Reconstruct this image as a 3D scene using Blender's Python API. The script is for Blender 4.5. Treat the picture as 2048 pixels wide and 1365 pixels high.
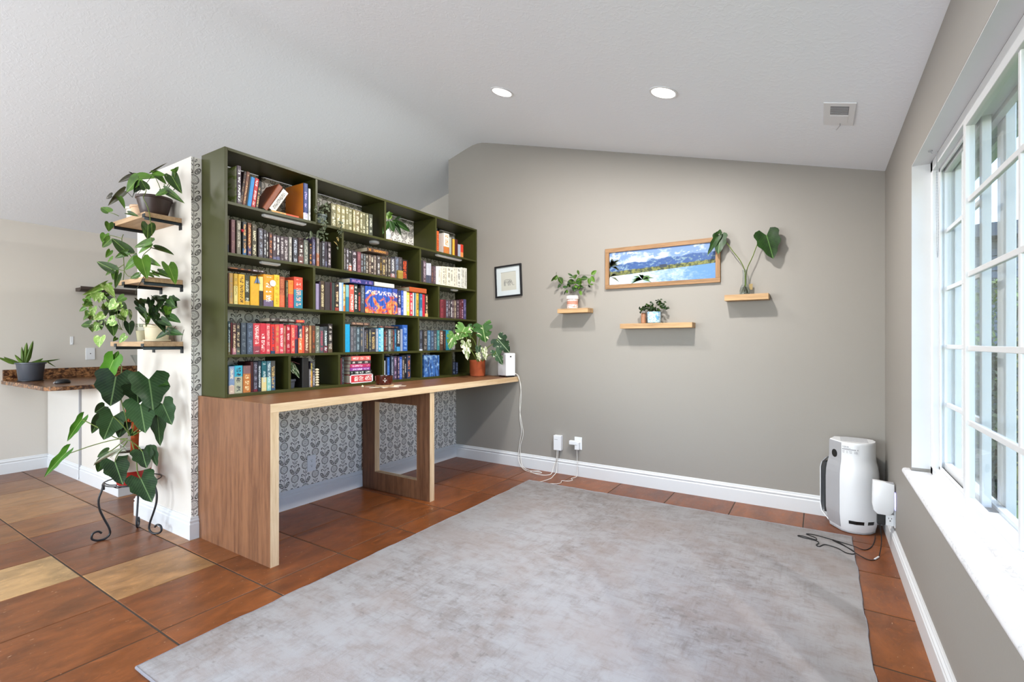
import bpy, bmesh, math, random
from mathutils import Vector, Matrix, Euler
R = math.radians
scene = bpy.context.scene
C = scene.collection
for o_ in list(bpy.data.objects):
    bpy.data.objects.remove(o_, do_unlink=True)

# ------------------------------------------------------------------ camera
cam_d = bpy.data.cameras.new('camera')
cam_d.sensor_width = 36.0
cam_d.lens = 968.0 / 2048.0 * 36.0
cam_d.shift_y = 3.5 / 2048.0
cam_d.clip_start = 0.02
cam = bpy.data.objects.new('camera', cam_d)
C.objects.link(cam)
cam.location = (0, 0, 1.236)
cam.rotation_euler = (R(90), 0, R(32.408))
scene.camera = cam

# ------------------------------------------------------------------ world, sun, exposure
vs = scene.view_settings
vs.view_transform = 'Standard'
vs.look = 'None'
vs.gamma = 1.0
vs.use_curve_mapping = False
vs.exposure = 0.4
world = bpy.data.worlds.new('sky')
scene.world = world
world.use_nodes = True
wn = world.node_tree
wn.nodes.clear()
w_out = wn.nodes.new('ShaderNodeOutputWorld')
w_bg = wn.nodes.new('ShaderNodeBackground')
w_sky = wn.nodes.new('ShaderNodeTexSky')
w_sky.sky_type = 'NISHITA'
w_sky.sun_disc = False
w_sky.sun_elevation = R(62)
w_sky.sun_rotation = R(90)
w_sky.air_density = 1.0
w_sky.dust_density = .5
w_sky.ozone_density = 1.5
w_bg.inputs['Strength'].default_value = 0.72
wn.links.new(w_sky.outputs[0], w_bg.inputs[0])
wn.links.new(w_bg.outputs[0], w_out.inputs[0])

def lamp(name, kind, loc, rot, energy, col=(1, 1, 1), **kw):
    d = bpy.data.lights.new(name, kind)
    d.energy = energy
    d.color = col
    for k, v in kw.items():
        setattr(d, k, v)
    o = bpy.data.objects.new(name, d)
    C.objects.link(o)
    o.location = loc
    o.rotation_euler = rot
    return o

# sun from the window side, high: only the sill catches it
sun_dir = Vector((1.0, 0.25, 3.1)).normalized()          # towards the sun
lamp('sun', 'SUN', (4, 1, 8), sun_dir.to_track_quat('Z', 'Y').to_euler(), 1.7, (1, .95, .87), angle=R(.6))
# added area lamps, standing in for daylight from unseen openings behind the camera
lamp('added_door_fill', 'AREA', (-1.45, -2.66, 1.25), (R(90), 0, 0), 92, (.86, .94, 1.0), shape='RECTANGLE', size=2.6, size_y=2.2)
lamp('added_kitchen_fill', 'AREA', (-4.9, -2.66, 1.5), (R(90), 0, 0), 135, (.88, .945, 1.0), shape='RECTANGLE', size=1.9, size_y=1.5)
scene.cycles.use_denoising = True
scene.cycles.max_bounces = 8
scene.cycles.diffuse_bounces = 5
scene.cycles.transparent_max_bounces = 12
scene.cycles.caustics_reflective = False
scene.cycles.caustics_refractive = False
scene.cycles.sample_clamp_indirect = 6.0

# ------------------------------------------------------------------ colour and node helpers
def lin(c):
    return c / 12.92 if c <= .04045 else ((c + .055) / 1.055) ** 2.4
def hexc(h):
    h = h.lstrip('#')
    return tuple(lin(int(h[i:i + 2], 16) / 255) for i in (0, 2, 4)) + (1.0,)

class S:
    """a shader value with arithmetic"""
    def __init__(self, nt, sock):
        self.nt, self.s = nt, sock
    def _m(self, op, *a):
        n = self.nt.nodes.new('ShaderNodeMath')
        n.operation = op
        for i, v in enumerate((self,) + a):
            if isinstance(v, S):
                self.nt.links.new(v.s, n.inputs[i])
            else:
                n.inputs[i].default_value = float(v)
        return S(self.nt, n.outputs[0])
    def __add__(s, o): return s._m('ADD', o)
    def __radd__(s, o): return s._m('ADD', o)
    def __sub__(s, o): return s._m('SUBTRACT', o)
    def __rsub__(s, o): return s._m('MULTIPLY', -1)._m('ADD', o)
    def __mul__(s, o): return s._m('MULTIPLY', o)
    def __rmul__(s, o): return s._m('MULTIPLY', o)
    def __truediv__(s, o): return s._m('DIVIDE', o)
    def abs(s): return s._m('ABSOLUTE')
    def sqrt(s): return s._m('SQRT')
    def round(s): return s._m('ROUND')
    def frac(s): return s._m('FRACT')
    def floor(s): return s._m('FLOOR')
    def sin(s): return s._m('SINE')
    def lt(s, o): return s._m('LESS_THAN', o)
    def gt(s, o): return s._m('GREATER_THAN', o)
    def max(s, o): return s._m('MAXIMUM', o)
    def min(s, o): return s._m('MINIMUM', o)
    def mod(s, o): return s._m('FLOORED_MODULO', o)
    def clamp(s):
        n = s._m('ADD', 0.0)
        n.s.node.use_clamp = True
        return n
    def smooth(s, a, b):
        n = s.nt.nodes.new('ShaderNodeMapRange')
        n.interpolation_type = 'SMOOTHSTEP'
        s.nt.links.new(s.s, n.inputs[0])
        n.inputs[1].default_value = a
        n.inputs[2].default_value = b
        return S(s.nt, n.outputs[0])

class M:
    """a material being wired"""
    def __init__(self, name, rough=.5, spec=.5, metal=0.0):
        self.m = bpy.data.materials.new(name)
        self.m.use_nodes = True
        self.nt = self.m.node_tree
        self.b = next(n for n in self.nt.nodes if n.type == 'BSDF_PRINCIPLED')
        self.b.inputs['Roughness'].default_value = rough
        self.b.inputs['Specular IOR Level'].default_value = spec
        self.b.inputs['Metallic'].default_value = metal
    def node(self, t): return self.nt.nodes.new(t)
    def link(self, a, b): self.nt.links.new(a, b)
    def coords(self, kind='Object'):
        t = self.node('ShaderNodeTexCoord')
        x = self.node('ShaderNodeSeparateXYZ')
        self.link(t.outputs[kind], x.inputs[0])
        return [S(self.nt, x.outputs[i]) for i in range(3)]
    def pos(self):
        t = self.node('ShaderNodeNewGeometry')
        x = self.node('ShaderNodeSeparateXYZ')
        self.link(t.outputs['Position'], x.inputs[0])
        return [S(self.nt, x.outputs[i]) for i in range(3)]
    def vec(self, a, b, c):
        n = self.node('ShaderNodeCombineXYZ')
        for i, v in enumerate((a, b, c)):
            if isinstance(v, S): self.link(v.s, n.inputs[i])
            else: n.inputs[i].default_value = float(v)
        return n.outputs[0]
    def noise(self, v, scale=1.0, detail=3.0, rough=.55, dist=0.0):
        n = self.node('ShaderNodeTexNoise')
        self.link(v, n.inputs['Vector'])
        n.inputs['Scale'].default_value = scale
        n.inputs['Detail'].default_value = detail
        n.inputs['Roughness'].default_value = rough
        n.inputs['Distortion'].default_value = dist
        return S(self.nt, n.outputs[0])
    def voronoi(self, v, scale=1.0, feature='F1'):
        n = self.node('ShaderNodeTexVoronoi')
        n.feature = feature
        self.link(v, n.inputs['Vector'])
        n.inputs['Scale'].default_value = scale
        return S(self.nt, n.outputs[0])
    def mix(self, f, a, b):
        n = self.node('ShaderNodeMix')
        n.data_type = 'RGBA'
        if isinstance(f, S): self.link(f.s, n.inputs[0])
        else: n.inputs[0].default_value = f
        for k, v in ((6, a), (7, b)):
            if isinstance(v, (tuple, list)): n.inputs[k].default_value = v
            elif isinstance(v, str): n.inputs[k].default_value = hexc(v)
            else: self.link(v, n.inputs[k])
        return n.outputs[2]
    def scale(self, col, f):
        n = self.node('ShaderNodeVectorMath')
        n.operation = 'SCALE'
        self.link(col, n.inputs[0])
        if isinstance(f, S): self.link(f.s, n.inputs['Scale'])
        else: n.inputs['Scale'].default_value = f
        return n.outputs[0]
    def info(self, out):
        n = self.node('ShaderNodeObjectInfo')
        return n.outputs[out]
    def rand(self): return S(self.nt, self.info('Random'))
    def attr(self, name, fac=False):
        n = self.node('ShaderNodeAttribute')
        n.attribute_type = 'OBJECT'
        n.attribute_name = name
        return S(self.nt, n.outputs['Fac']) if fac else n.outputs['Color']
    def color(self, c):
        if isinstance(c, str): self.b.inputs['Base Color'].default_value = hexc(c)
        else: self.link(c, self.b.inputs['Base Color'])
        return self
    def rough(self, s): self.link(s.s, self.b.inputs['Roughness'])
    def bump(self, hgt, strength=.3, dist=.002):
        n = self.node('ShaderNodeBump')
        n.inputs['Strength'].default_value = strength
        n.inputs['Distance'].default_value = dist
        self.link(hgt.s, n.inputs['Height'])
        self.link(n.outputs[0], self.b.inputs['Normal'])
        return self

def plain(name, col, rough=.5, spec=.5, metal=0.0, var=.06, vscale=14.0):
    """a paint or plastic: one colour with faint procedural mottling"""
    k = M(name, rough, spec, metal)
    x, y, z = k.coords()
    n = k.noise(k.vec(x, y, z), vscale, 3)
    c = hexc(col)
    d = tuple(v * (1 - var) for v in c[:3]) + (1,)
    l = tuple(min(1, v * (1 + var)) for v in c[:3]) + (1,)
    k.color(k.mix(n, d, l))
    return k.m

MAT = {}
def wall_mat(name, col, bump=.25):
    k = M(name, .55, .3)
    x, y, z = k.pos()
    v = k.vec(x, y, z)
    k.color(k.mix(k.noise(v, 2.2, 2), tuple(c * .97 for c in hexc(col)[:3]) + (1,), col))
    n = k.noise(v, 90, 3, .6)
    k.bump(n, bump, .0012)
    return k.m
MAT['wall'] = wall_mat('wall_paint', '928d86')
MAT['wall_warm'] = wall_mat('wall_paint_far', 'c9c3ba')
MAT['wall_end'] = wall_mat('wall_paint_end', 'd2cbc2')

k = M('ceiling_paint', .6, .25)
x, y, z = k.pos()
v = k.vec(x, y, z)
k.color('ecf0f5')
a = k.noise(v, 26, 4, .6, 1.2)
b = k.noise(v, 90, 2)
k.bump(a.smooth(.48, .62) * .8 + b * .25, .22, .002)
MAT['ceiling'] = k.m
MAT['trim'] = plain('white_trim', 'd3d4d5', .35, .5, var=.015)
MAT['window_white'] = plain('white_vinyl', 'd6d7d8', .32, .5, var=.012)

# --- wallpaper: block-printed flowers on stems, half-drop columns
k = M('wallpaper', .6, .25)
x, y, z = k.pos()
p_, q_ = .0873, .1716
c = (y - 2.115) / p_
ci = c.round()
fx = (c - ci) * p_
zz = (z - .639) / q_ - ci.mod(2.0) * .5
fz = (zz - zz.round()) * q_
ax = fx.abs()
nz = k.noise(k.vec(x, y, z), 260, 2)
d = (fx * fx + fz * fz).sqrt() + (nz - .5) * .003
ink = (d - .0285).abs().lt(.0024)
ink = ink.max((d - .0215).abs().lt(.0016) * nz.gt(.42))
ink = ink.max(d.lt(.016) * ((d * 1500.0 + fx * 700.0).sin() + (fz * 900.0).sin()).gt(.5))
def leaf_print(cx, cz, A, B, ang, w, fill):
    ca, sa = math.cos(ang), math.sin(ang)
    dx, dz = ax - cx, fz - cz
    u = dx * ca + dz * sa
    vv = dz * ca - dx * sa
    e = ((u / A) * (u / A) + (vv / B) * (vv / B)).sqrt() + (nz - .5) * .25
    r = (e - 1.0).abs().lt(w)
    if fill:
        r = r.max(e.lt(.62) * (vv.abs().gt(.0012)))
    return r
ink = ink.max(leaf_print(.0235, .056, .0215,   .0112, R(52), .2, True))
ink = ink.max(leaf_print(.0195, -.080, .015, .0082, R(42), .27, False))
ink = ink.max(leaf_print(.0125, -.050, .0095, .0038, R(60), .35, False))
ink = ink.max(ax.lt(.0015) * (fz.lt(-.031).max(fz.gt(.034))))
ink = ink * nz.gt(.27)
k.color(k.mix(ink * .95, 'e9e5df', '4a4540'))
MAT['wallpaper'] = k.m

# --- floor tiles: slate-cut travertine look, colour per tile
k = M('floor_tile', .32, .35)
x, y, z = k.pos()
rn = k.rand()
v = k.vec(x * 6.0 + rn * 37.0, y * 2.6 + rn * 11.0, z)
n1 = k.noise(v, 1.6, 5, .62, .6)
n2 = k.noise(k.vec(x * 9.0 + rn * 19.0, y * 4.0, z), 2.2, 5, .65, 1.6)
tint = k.node('ShaderNodeVectorMath'); tint.operation = 'MULTIPLY'; k.link(k.info('Color'), tint.inputs[0]); tint.inputs[1].default_value = (.76, .64, .49)
base = tint.outputs[0]
dark = k.scale(base, .52)
lite = k.scale(base, 1.5)
big = k.noise(k.vec(x * 2.4 + rn * 7.0, y * 1.6 + rn * 23.0, z), 1.8, 4, .6, .8)
c1 = k.mix(n1.smooth(.25, .75), dark, base)
c1 = k.mix(big.smooth(.55, .8) * .5, c1, k.scale(base, .62))
c2 = k.mix(n2.smooth(.52, .78) * .6, c1, lite)
mott = k.noise(k.vec(x * 1.5, y, z), 30, 5, .7)
c2 = k.mix(mott.smooth(.5, .72) * .38, c2, k.scale(base, .6))
speck = k.noise(k.vec(x * 2.4 + rn * 5.0, y, z), 34, 2)
c3 = k.mix(speck.smooth(.70, .76) * .6, c2, 'd2b192')
pits = k.noise(k.vec(x * 2.0 + 3.0, y * 1.0, z), 42, 3)
c4 = k.mix(pits.smooth(.68, .74) * .6, c3, '3f281b')
k.color(c4)
k.rough(n2 * .25 + .22)
k.bump(n1 * .6 + n2 * .5 + mott * .3, .25, .003)
MAT['tile'] = k.m
MAT['grout'] = plain('grout', '453d35', .8, .2, var=.12, vscale=40)

# --- rug
k = M('rug_weave', .95, .1)
x, y, z = k.pos()
a = k.noise(k.vec(x * 7.0, y * 60.0, z), 1.0, 4, .7, .3)
b = k.noise(k.vec(x * 60.0, y * 7.0, z), 1.0, 4, .7, .3)
big = k.noise(k.vec(x + 4.0, y, z), 1.3, 4, .6, .4)
big2 = k.noise(k.vec(x, y + 7.0, z), 2.4, 4, .65)
patch = k.noise(k.vec(x + 1.0, y * 1.3, z), 9.0, 5, .7, .3)
fine = k.noise(k.vec(x, y, z), 420, 1)
worn = (a.max(b) * .55 + patch * .75 + big * .55).smooth(.80, 1.22)
c1 = k.mix(worn, '9a9899', '7e7876')
warm = (big2 + patch * .3).smooth(.55, .82)
c2 = k.mix(warm * .45, c1, '8f827c')
spots = (k.noise(k.vec(x * 22.0, y * 30.0, z), 1.0, 3) + (big - .5) * .6).smooth(.62, .74)
k.color(k.mix(spots * .4, c2, '69625f'))
k.bump(fine + a * .5 + b * .5, .5, .0015)
MAT['rug'] = k.m
MAT['rug_edge'] = plain('rug_binding', '8b898e', .95, .1, var=.2, vscale=160)

def wood(name, lo, hi, axis, rough=.42, grain=1.0, contrast=(.3, .75), knots=False):
    """grain runs along axis 'x', 'y' or 'z'"""
    k = M(name, rough, .4)
    x, y, z = k.coords()
    s = {'x': (1.6, 22, 22), 'y': (22, 1.6, 22), 'z': (22, 22, 1.6)}[axis]
    v = k.vec(x * s[0] * grain, y * s[1] * grain, z * s[2] * grain)
    n1 = k.noise(v, 1.0, 4, .6, .5)
    n2 = k.noise(v, 5.5, 3, .6)
    f = (n1 * .75 + n2 * .35).smooth(*contrast)
    k.color(k.mix(f, lo, hi))
    k.bump(n2, .12, .001)
    return k.m
MAT['walnut_z'] = wood('walnut_veneer_upright', '5e3c29', '8a5f42', 'z', grain=1.5)
MAT['walnut_y'] = wood('walnut_veneer_top', '63402a', '865c3a', 'y', grain=1.4)
MAT['oak_y'] = wood('oak_edge_y', 'bf9f78', 'dcc3a0', 'y', .5)
MAT['oak_z'] = wood('oak_edge_z', 'b89873', 'd8bf9c', 'z', .5)
MAT['shelf_oak'] = wood('shelf_oak', '7d5c3a', 'b9966c', 'x', .55, 1.0, (.25, .7))
MAT['pine_x'] = wood('pine_board', '9a7a58', 'c0a07c', 'x', .5, 1.2)
MAT['frame_oak'] = wood('frame_oak', '70502f', '9a7550', 'x', .55, 2.2)
MAT['dark_wood'] = wood('dark_wood', '2a211d', '4a3d36', 'y', .5)

MAT['green'] = plain('olive_green_paint', '3a3b17', .42, .3, var=.05)
MAT['black_metal'] = plain('black_metal', '16161a', .38, .5, var=.1)
MAT['steel_black'] = plain('dark_steel', '2a3238', .3, .5, .6, var=.1)
MAT['plastic_white'] = plain('white_plastic', 'dfe0e2', .35, .5, var=.02)
MAT['plastic_grey'] = plain('grey_plastic', 'a3a3a6', .4, .5, var=.03)
MAT['plastic_black'] = plain('black_plastic', '0e0e10', .4, .5, var=.1)
MAT['outlet_dark'] = plain('slot_dark', '15110f', .6, .3)
MAT['cable_white'] = plain('cable_white', 'd9d6cf', .5, .4, var=.04)
MAT['cable_black'] = plain('cable_black', '151213', .5, .4)
MAT['pages'] = plain('book_pages', 'd6cdb9', .8, .2, var=.08, vscale=60)
MAT['soil'] = plain('potting_soil', '2c1f17', .95, .1, var=.4, vscale=80)
MAT['terracotta'] = plain('terracotta', 'a8512f', .6, .3, var=.12)
MAT['pot_brown'] = plain('brown_pot_plastic', '3b2b27', .4, .45, var=.06)
MAT['pot_grey'] = plain('grey_pot_plastic', '43464e', .45, .4, var=.06)
MAT['ceramic_white'] = plain('white_ceramic', 'd9d2c8', .3, .5, var=.05)
MAT['ceramic_cream'] = plain('cream_ceramic', 'd8c9aa', .5, .4, var=.08)
MAT['pot_red'] = plain('red_glaze', 'a3201c', .35, .5, var=.05)
MAT['stem'] = plain('green_stem', '5b6b2c', .55, .3, var=.2)
MAT['stem_dark'] = plain('dark_stem', '33351f', .55, .3, var=.2)
MAT['coir'] = plain('coir_moss', '8a3f20', .95, .1, var=.4, vscale=120)

# --- granite
k = M('brown_granite', .25, .5)
x, y, z = k.pos()
v = k.vec(x, y, z)
n1 = k.noise(v, 22, 4, .65, 1.0)
vo = k.voronoi(k.vec(x * 1.0, y * 1.0, z * 1.6), 34)
c1 = k.mix(n1.smooth(.35, .65), '3a1f12', 'a8764c')
k.color(k.mix(vo.smooth(.45, .75) * .7, c1, '2a1710'))
MAT['granite'] = k.m
# --- marble
k = M('white_marble', .3, .5)
x, y, z = k.pos()
n1 = k.noise(k.vec(x * 2.0, y, z), 5, 5, .6, 2.0)
k.color(k.mix((n1 - .5).abs().smooth(.0, .03) * .6 + .4, 'c4c4c6', 'e2e2e4'))
MAT['marble'] = k.m

def glass(name, tint=(1, 1, 1), fac=.06, rough=0.0):
    """thin pane: mostly clear, mirrors a little at grazing angles"""
    m = bpy.data.materials.new(name)
    m.use_nodes = True
    nt = m.node_tree
    nt.nodes.clear()
    out = nt.nodes.new('ShaderNodeOutputMaterial')
    mx = nt.nodes.new('ShaderNodeMixShader')
    tr = nt.nodes.new('ShaderNodeBsdfTransparent')
    gl = nt.nodes.new('ShaderNodeBsdfGlossy')
    fr = nt.nodes.new('ShaderNodeLayerWeight')
    fr.inputs[0].default_value = fac
    tr.inputs[0].default_value = tint + (1,)
    gl.inputs['Roughness'].default_value = rough
    sc_ = nt.nodes.new('ShaderNodeMath')
    sc_.operation = 'MULTIPLY'
    sc_.inputs[1].default_value = .35
    nt.links.new(fr.outputs['Fresnel'], sc_.inputs[0])
    nt.links.new(sc_.outputs[0], mx.inputs[0])
    nt.links.new(tr.outputs[0], mx.inputs[1])
    nt.links.new(gl.outputs[0], mx.inputs[2])
    nt.links.new(mx.outputs[0], out.inputs[0])
    return m
MAT['glass'] = glass('window_glass', (.97, .985, .98), .12)
MAT['glass_clear'] = glass('clear_glass', (.93, .95, .95), .25, .02)
MAT['water'] = glass('clear_water', (.88, .9, .86), .2, .02)

def emit(name, col, strength):
    m = bpy.data.materials.new(name)
    m.use_nodes = True
    b = next(n for n in m.node_tree.nodes if n.type == 'BSDF_PRINCIPLED')
    b.inputs['Base Color'].default_value = (1, 1, 1, 1)
    b.inputs['Emission Color'].default_value = col
    b.inputs['Emission Strength'].default_value = strength
    return m
MAT['lamp_glow'] = emit('lamp_diffuser', (1, .97, .93, 1), 6.0)
MAT['led_blue'] = emit('status_led', (.35, .35, 1, 1), 2.0)

# --- book covers: cloth colour from the object, printed title marks and foot band on the spine
def book_mat(name, art=None):
    k = M(name, .5, .35)
    x, y, z = k.coords()
    px_, py_, pz_ = k.pos()
    rn = k.rand()
    base = k.info('Color')
    spine = x.gt(.955)
    base = k.mix(k.noise(k.vec(px_, py_, pz_), 60, 3), k.scale(base, .8), k.scale(base, 1.12))
    if art == 'blaze':
        n = k.noise(k.vec(px_, py_, pz_), 17, 3, .55, .6)
        f = (n + (pz_ - 1.60) * -1.6).smooth(.50, .60)
        n2 = k.noise(k.vec(px_, py_, pz_ * 1.0), 30, 3)
        fire = k.mix(n2.smooth(.4, .62), 'c94838', 'f2a25c')
        arc = ((n2 - .5).abs().lt(.05)) * (pz_.gt(1.63)) * pz_.lt(1.665)
        col = k.mix(f * spine, base, fire)
        col = k.mix(arc * spine * .8, col, 'e8d8d0')
    elif art == 'forest':
        n = k.noise(k.vec(px_, py_ * 60.0, pz_ * 9.0), 1.0, 4)
        n2 = k.noise(k.vec(px_, py_, pz_), 26, 3)
        col = k.mix(n.smooth(.42, .62) * .9, base, '1d2c52')
        col = k.mix((n2 * 1.1 + (pz_ - 1.0) * .8).smooth(.58, .76) * .7, col, '9fc4e6')
    else:
        tz = k.attr('band_h', True)
        col = k.mix(z.lt(tz) * spine, base, k.attr('band'))
        glyph = k.noise(k.vec(y * 5.0 + rn * 50.0, z * 46.0, rn * 91.0), 1.0, 1.5, .5)
        lines = k.noise(k.vec(rn * 77.0, z * 7.0, rn * 13.0), 1.0, 0.0)
        m = glyph.gt(.50) * (y - .5).abs().lt(.27) * z.gt(.07) * z.lt(.93) * lines.gt(.40)
        col = k.mix(m * spine * k.attr('has_title', True), col, k.attr('title'))
        grain = k.noise(k.vec(px_, py_ * 2.0, pz_), 130, 2)
        col = k.mix(grain.smooth(.62, .75) * .22 * spine, col, k.attr('title'))
    k.color(col)
    return k.m
MAT['book'] = book_mat('book_cover')
MAT['book_blaze'] = book_mat('book_cover_blaze', 'blaze')
MAT['book_forest'] = book_mat('book_cover_forest', 'forest')

# --- leaves
def leaf_mat(name, lo, hi, rib, rough=.42, vein=.35, patch=None, patch_amt=.5, edge=None):
    k = M(name, max(rough, .38), .22)
    x, y, z = k.coords()
    rn = k.rand()
    n = k.noise(k.vec(x + rn * 31.0, y, z), 2.6, 3)
    col = k.mix((n * .7 + rn * .45).smooth(.3, .85), lo, hi)
    if patch:
        pn = k.noise(k.vec(x * 2.0 + rn * 17.0, y * 1.1 + rn * 9.0, z), 2.4, 2, .5, .6)
        col = k.mix(pn.smooth(.62 - patch_amt * .3, .68 - patch_amt * .3), col, patch)
    veins = (((y - x.abs() * .9) * 9.0).frac() - .5).abs().lt(.045)
    col = k.mix(veins * vein, col, rib)
    col = k.mix(x.abs().lt(.018) * .8, col, rib)
    k.color(col)
    k.bump(n + veins * .3, .15, .002)
    t = k.b.inputs.get('Transmission Weight')
    return k.m
LEAF = [
    leaf_mat('leaf_pothos', '22380f', '4f7422', '7f9a4a', vein=.05),
    leaf_mat('leaf_syngonium', '4d7328', '86a44e', 'c3cf92', vein=.2, patch='b3c184', patch_amt=.22),
    leaf_mat('leaf_dark', '12200c', '2a4a1a', '54763c', vein=.1),
    leaf_mat('leaf_bronze', '1c1812', '40402a', '5c5038', vein=.05),
    leaf_mat('leaf_philodendron', '14240f', '2f4a28', '6f8a58', .38, .22),
    leaf_mat('leaf_bright', '2b5715', '4f8226', '8fb060', vein=.08),
    leaf_mat('leaf_striped', 'a8ac98', 'd0d2c2', '6c7a58', vein=0),
    leaf_mat('leaf_monstera', '2b5020', '557f38', '9fb77a', .38, .15, 'd3d0ae', .06),
    leaf_mat('leaf_monstera_cream', '4f6034', '7a8a54', 'e8e2cc', .38, .1, 'ddd6bf', .42),
    leaf_mat('leaf_monstera_dark', '182c1a', '325030', '98a888', .38, .2, 'b9c2a4', .02),
    leaf_mat('leaf_grey_green', '4c5640', '858c74', 'a8ac94', .5, 0),
    leaf_mat('leaf_dry', '7a6a3c', 'a8945e', 'c8b88a', .6, 0),
    leaf_mat('leaf_aloe', '35501c', '5f7a30', '7f934a', .4, 0),
]
# ------------------------------------------------------------------ mesh helpers
class B:
    """collects geometry for ONE mesh object (coordinates in metres, world)"""
    def __init__(self):
        self.v, self.f, self.mi = [], [], []
    def quad(self, *p, m=0):
        n = len(self.v)
        self.v += [tuple(q) for q in p]
        self.f.append(tuple(range(n, n + len(p))))
        self.mi.append(m)
        return self
    def box(self, x0, x1, y0, y1, z0, z1, m=0):
        n = len(self.v)
        self.v += [(x0, y0, z0), (x1, y0, z0), (x1, y1, z0), (x0, y1, z0), (x0, y0, z1), (x1, y0, z1), (x1, y1, z1), (x0, y1, z1)]
        for q in ((3, 2, 1, 0), (4, 5, 6, 7), (0, 1, 5, 4), (1, 2, 6, 5), (2, 3, 7, 6), (3, 0, 4, 7)):
            self.f.append(tuple(n + i for i in q))
            self.mi.append(m)
        return self
    def rings(self, rings, cap0=True, cap1=True, m=0, closed=True):
        """loft through rings of equal length"""
        n0, k = len(self.v), len(rings[0])
        for r in rings:
            self.v += [tuple(p) for p in r]
        for i in range(len(rings) - 1):
            for j in range(k if closed else k - 1):
                a, b = n0 + i * k + j, n0 + i * k + (j + 1) % k
                self.f.append((a, b, b + k, a + k))
                self.mi.append(m)
        if cap0:
            self.f.append(tuple(n0 + j for j in reversed(range(k))))
            self.mi.append(m)
        if cap1:
            self.f.append(tuple(n0 + (len(rings) - 1) * k + j for j in range(k)))
            self.mi.append(m)
        return self
    def lathe(self, c, prof, seg=24, m=0, cap0=True, cap1=True):
        """profile [(radius, z)] turned about a vertical axis through c"""
        self.rings([[(c[0] + r * math.cos(2 * math.pi * j / seg), c[1] + r * math.sin(2 * math.pi * j / seg), c[2] + z) for j in range(seg)] for r, z in prof], cap0, cap1, m)
        return self
    def tube(self, pts, r, seg=6, m=0, taper=None, smooth=0):
        pts = [Vector(p) for p in pts]
        if smooth:
            pts = spline(pts, smooth)
        rs = []
        up = Vector((0, 0, 1))
        prev = None
        for i, p in enumerate(pts):
            t = (pts[min(i + 1, len(pts) - 1)] - pts[max(i - 1, 0)])
            if t.length < 1e-9:
                t = Vector((0, 0, 1))
            t.normalize()
            if prev is None:
                a = t.cross(up)
                if a.length < 1e-3:
                    a = t.cross(Vector((1, 0, 0)))
            else:
                a = prev - t * prev.dot(t)
            a.normalize()
            prev = a
            b = t.cross(a)
            q = r if taper is None else r * (1 + (taper - 1) * i / max(1, len(pts) - 1))
            rs.append([p + (a * math.cos(2 * math.pi * j / seg) + b * math.sin(2 * math.pi * j / seg)) * q for j in range(seg)])
        return self.rings(rs, m=m)
    def prism(self, poly, axis, a0, a1, m=0):
        """2-D polygon extruded along axis; poly in the two other axes (cyclic order x,y,z)"""
        def p3(p, a):
            return {'x': (a, p[0], p[1]), 'y': (p[0], a, p[1]), 'z': (p[0], p[1], a)}[axis]
        ar = sum(poly[i][0] * poly[(i + 1) % len(poly)][1] - poly[(i + 1) % len(poly)][0] * poly[i][1] for i in range(len(poly)))
        if (ar < 0) != (axis == 'y'):
            poly = list(reversed(poly))
        return self.rings([[p3(p, a0) for p in poly], [p3(p, a1) for p in poly]], m=m)
    def disc(self, c, nrm, r, seg=24, m=0, th=0.0):
        nrm = Vector(nrm).normalized()
        a = nrm.orthogonal().normalized()
        b = nrm.cross(a)
        ring = lambda h: [Vector(c) + nrm * h + (a * math.cos(2 * math.pi * j / seg) + b * math.sin(2 * math.pi * j / seg)) * r for j in range(seg)]
        if th:
            return self.rings([ring(0), ring(th)], m=m)
        return self.quad(*ring(0), m=m)
    def mesh(self, name):
        me = bpy.data.meshes.new(name)
        me.from_pydata(self.v, [], self.f)
        me.validate()
        return me

def spline(pts, n=6):
    out = []
    P = [pts[0]] + list(pts) + [pts[-1]]
    for i in range(1, len(P) - 2):
        p0, p1, p2, p3 = P[i - 1], P[i], P[i + 1], P[i + 2]
        for j in range(n):
            t = j / n
            out.append(.5 * ((2 * p1) + (p2 - p0) * t + (2 * p0 - 5 * p1 + 4 * p2 - p3) * t * t + (3 * p1 - p0 - 3 * p2 + p3) * t ** 3))
    out.append(P[-2])
    return out

def link(name, me, mats, parent=None, smooth=None, bevel=0.0):
    if not isinstance(mats, (list, tuple)):
        mats = [mats]
    if not me.materials:
        for m in mats:
            me.materials.append(m)
    o = bpy.data.objects.new(name, me)
    C.objects.link(o)
    if smooth is not None:
        me.shade_smooth()
        me.set_sharp_from_angle(angle=R(smooth))
    if bevel:
        b = o.modifiers.new('bevel', 'BEVEL')
        b.width = bevel
        b.segments = 2
        b.limit_method = 'ANGLE'
        b.harden_normals = False
    if parent is not None:
        o.parent = parent
        o.matrix_parent_inverse = Matrix.Translation(-parent.location)
    return o

def obj(name, b, mats, parent=None, smooth=None, bevel=0.0):
    me = b.mesh(name)
    o = link(name, me, mats, parent, smooth, bevel)
    if isinstance(mats, (list, tuple)) and len(mats) > 1:
        for p, i in zip(me.polygons, b.mi):
            p.material_index = i
    return o

def tag(o, label=None, cat=None, group=None, kind=None):
    if label: o['label'] = label
    if cat: o['category'] = cat
    if group: o['group'] = group
    if kind: o['kind'] = kind
    return o

def thing(name, loc, label, cat, group=None):
    o = bpy.data.objects.new(name, None)
    C.objects.link(o)
    o.location = loc
    o.empty_display_size = .05
    return tag(o, label, cat, group)

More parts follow.
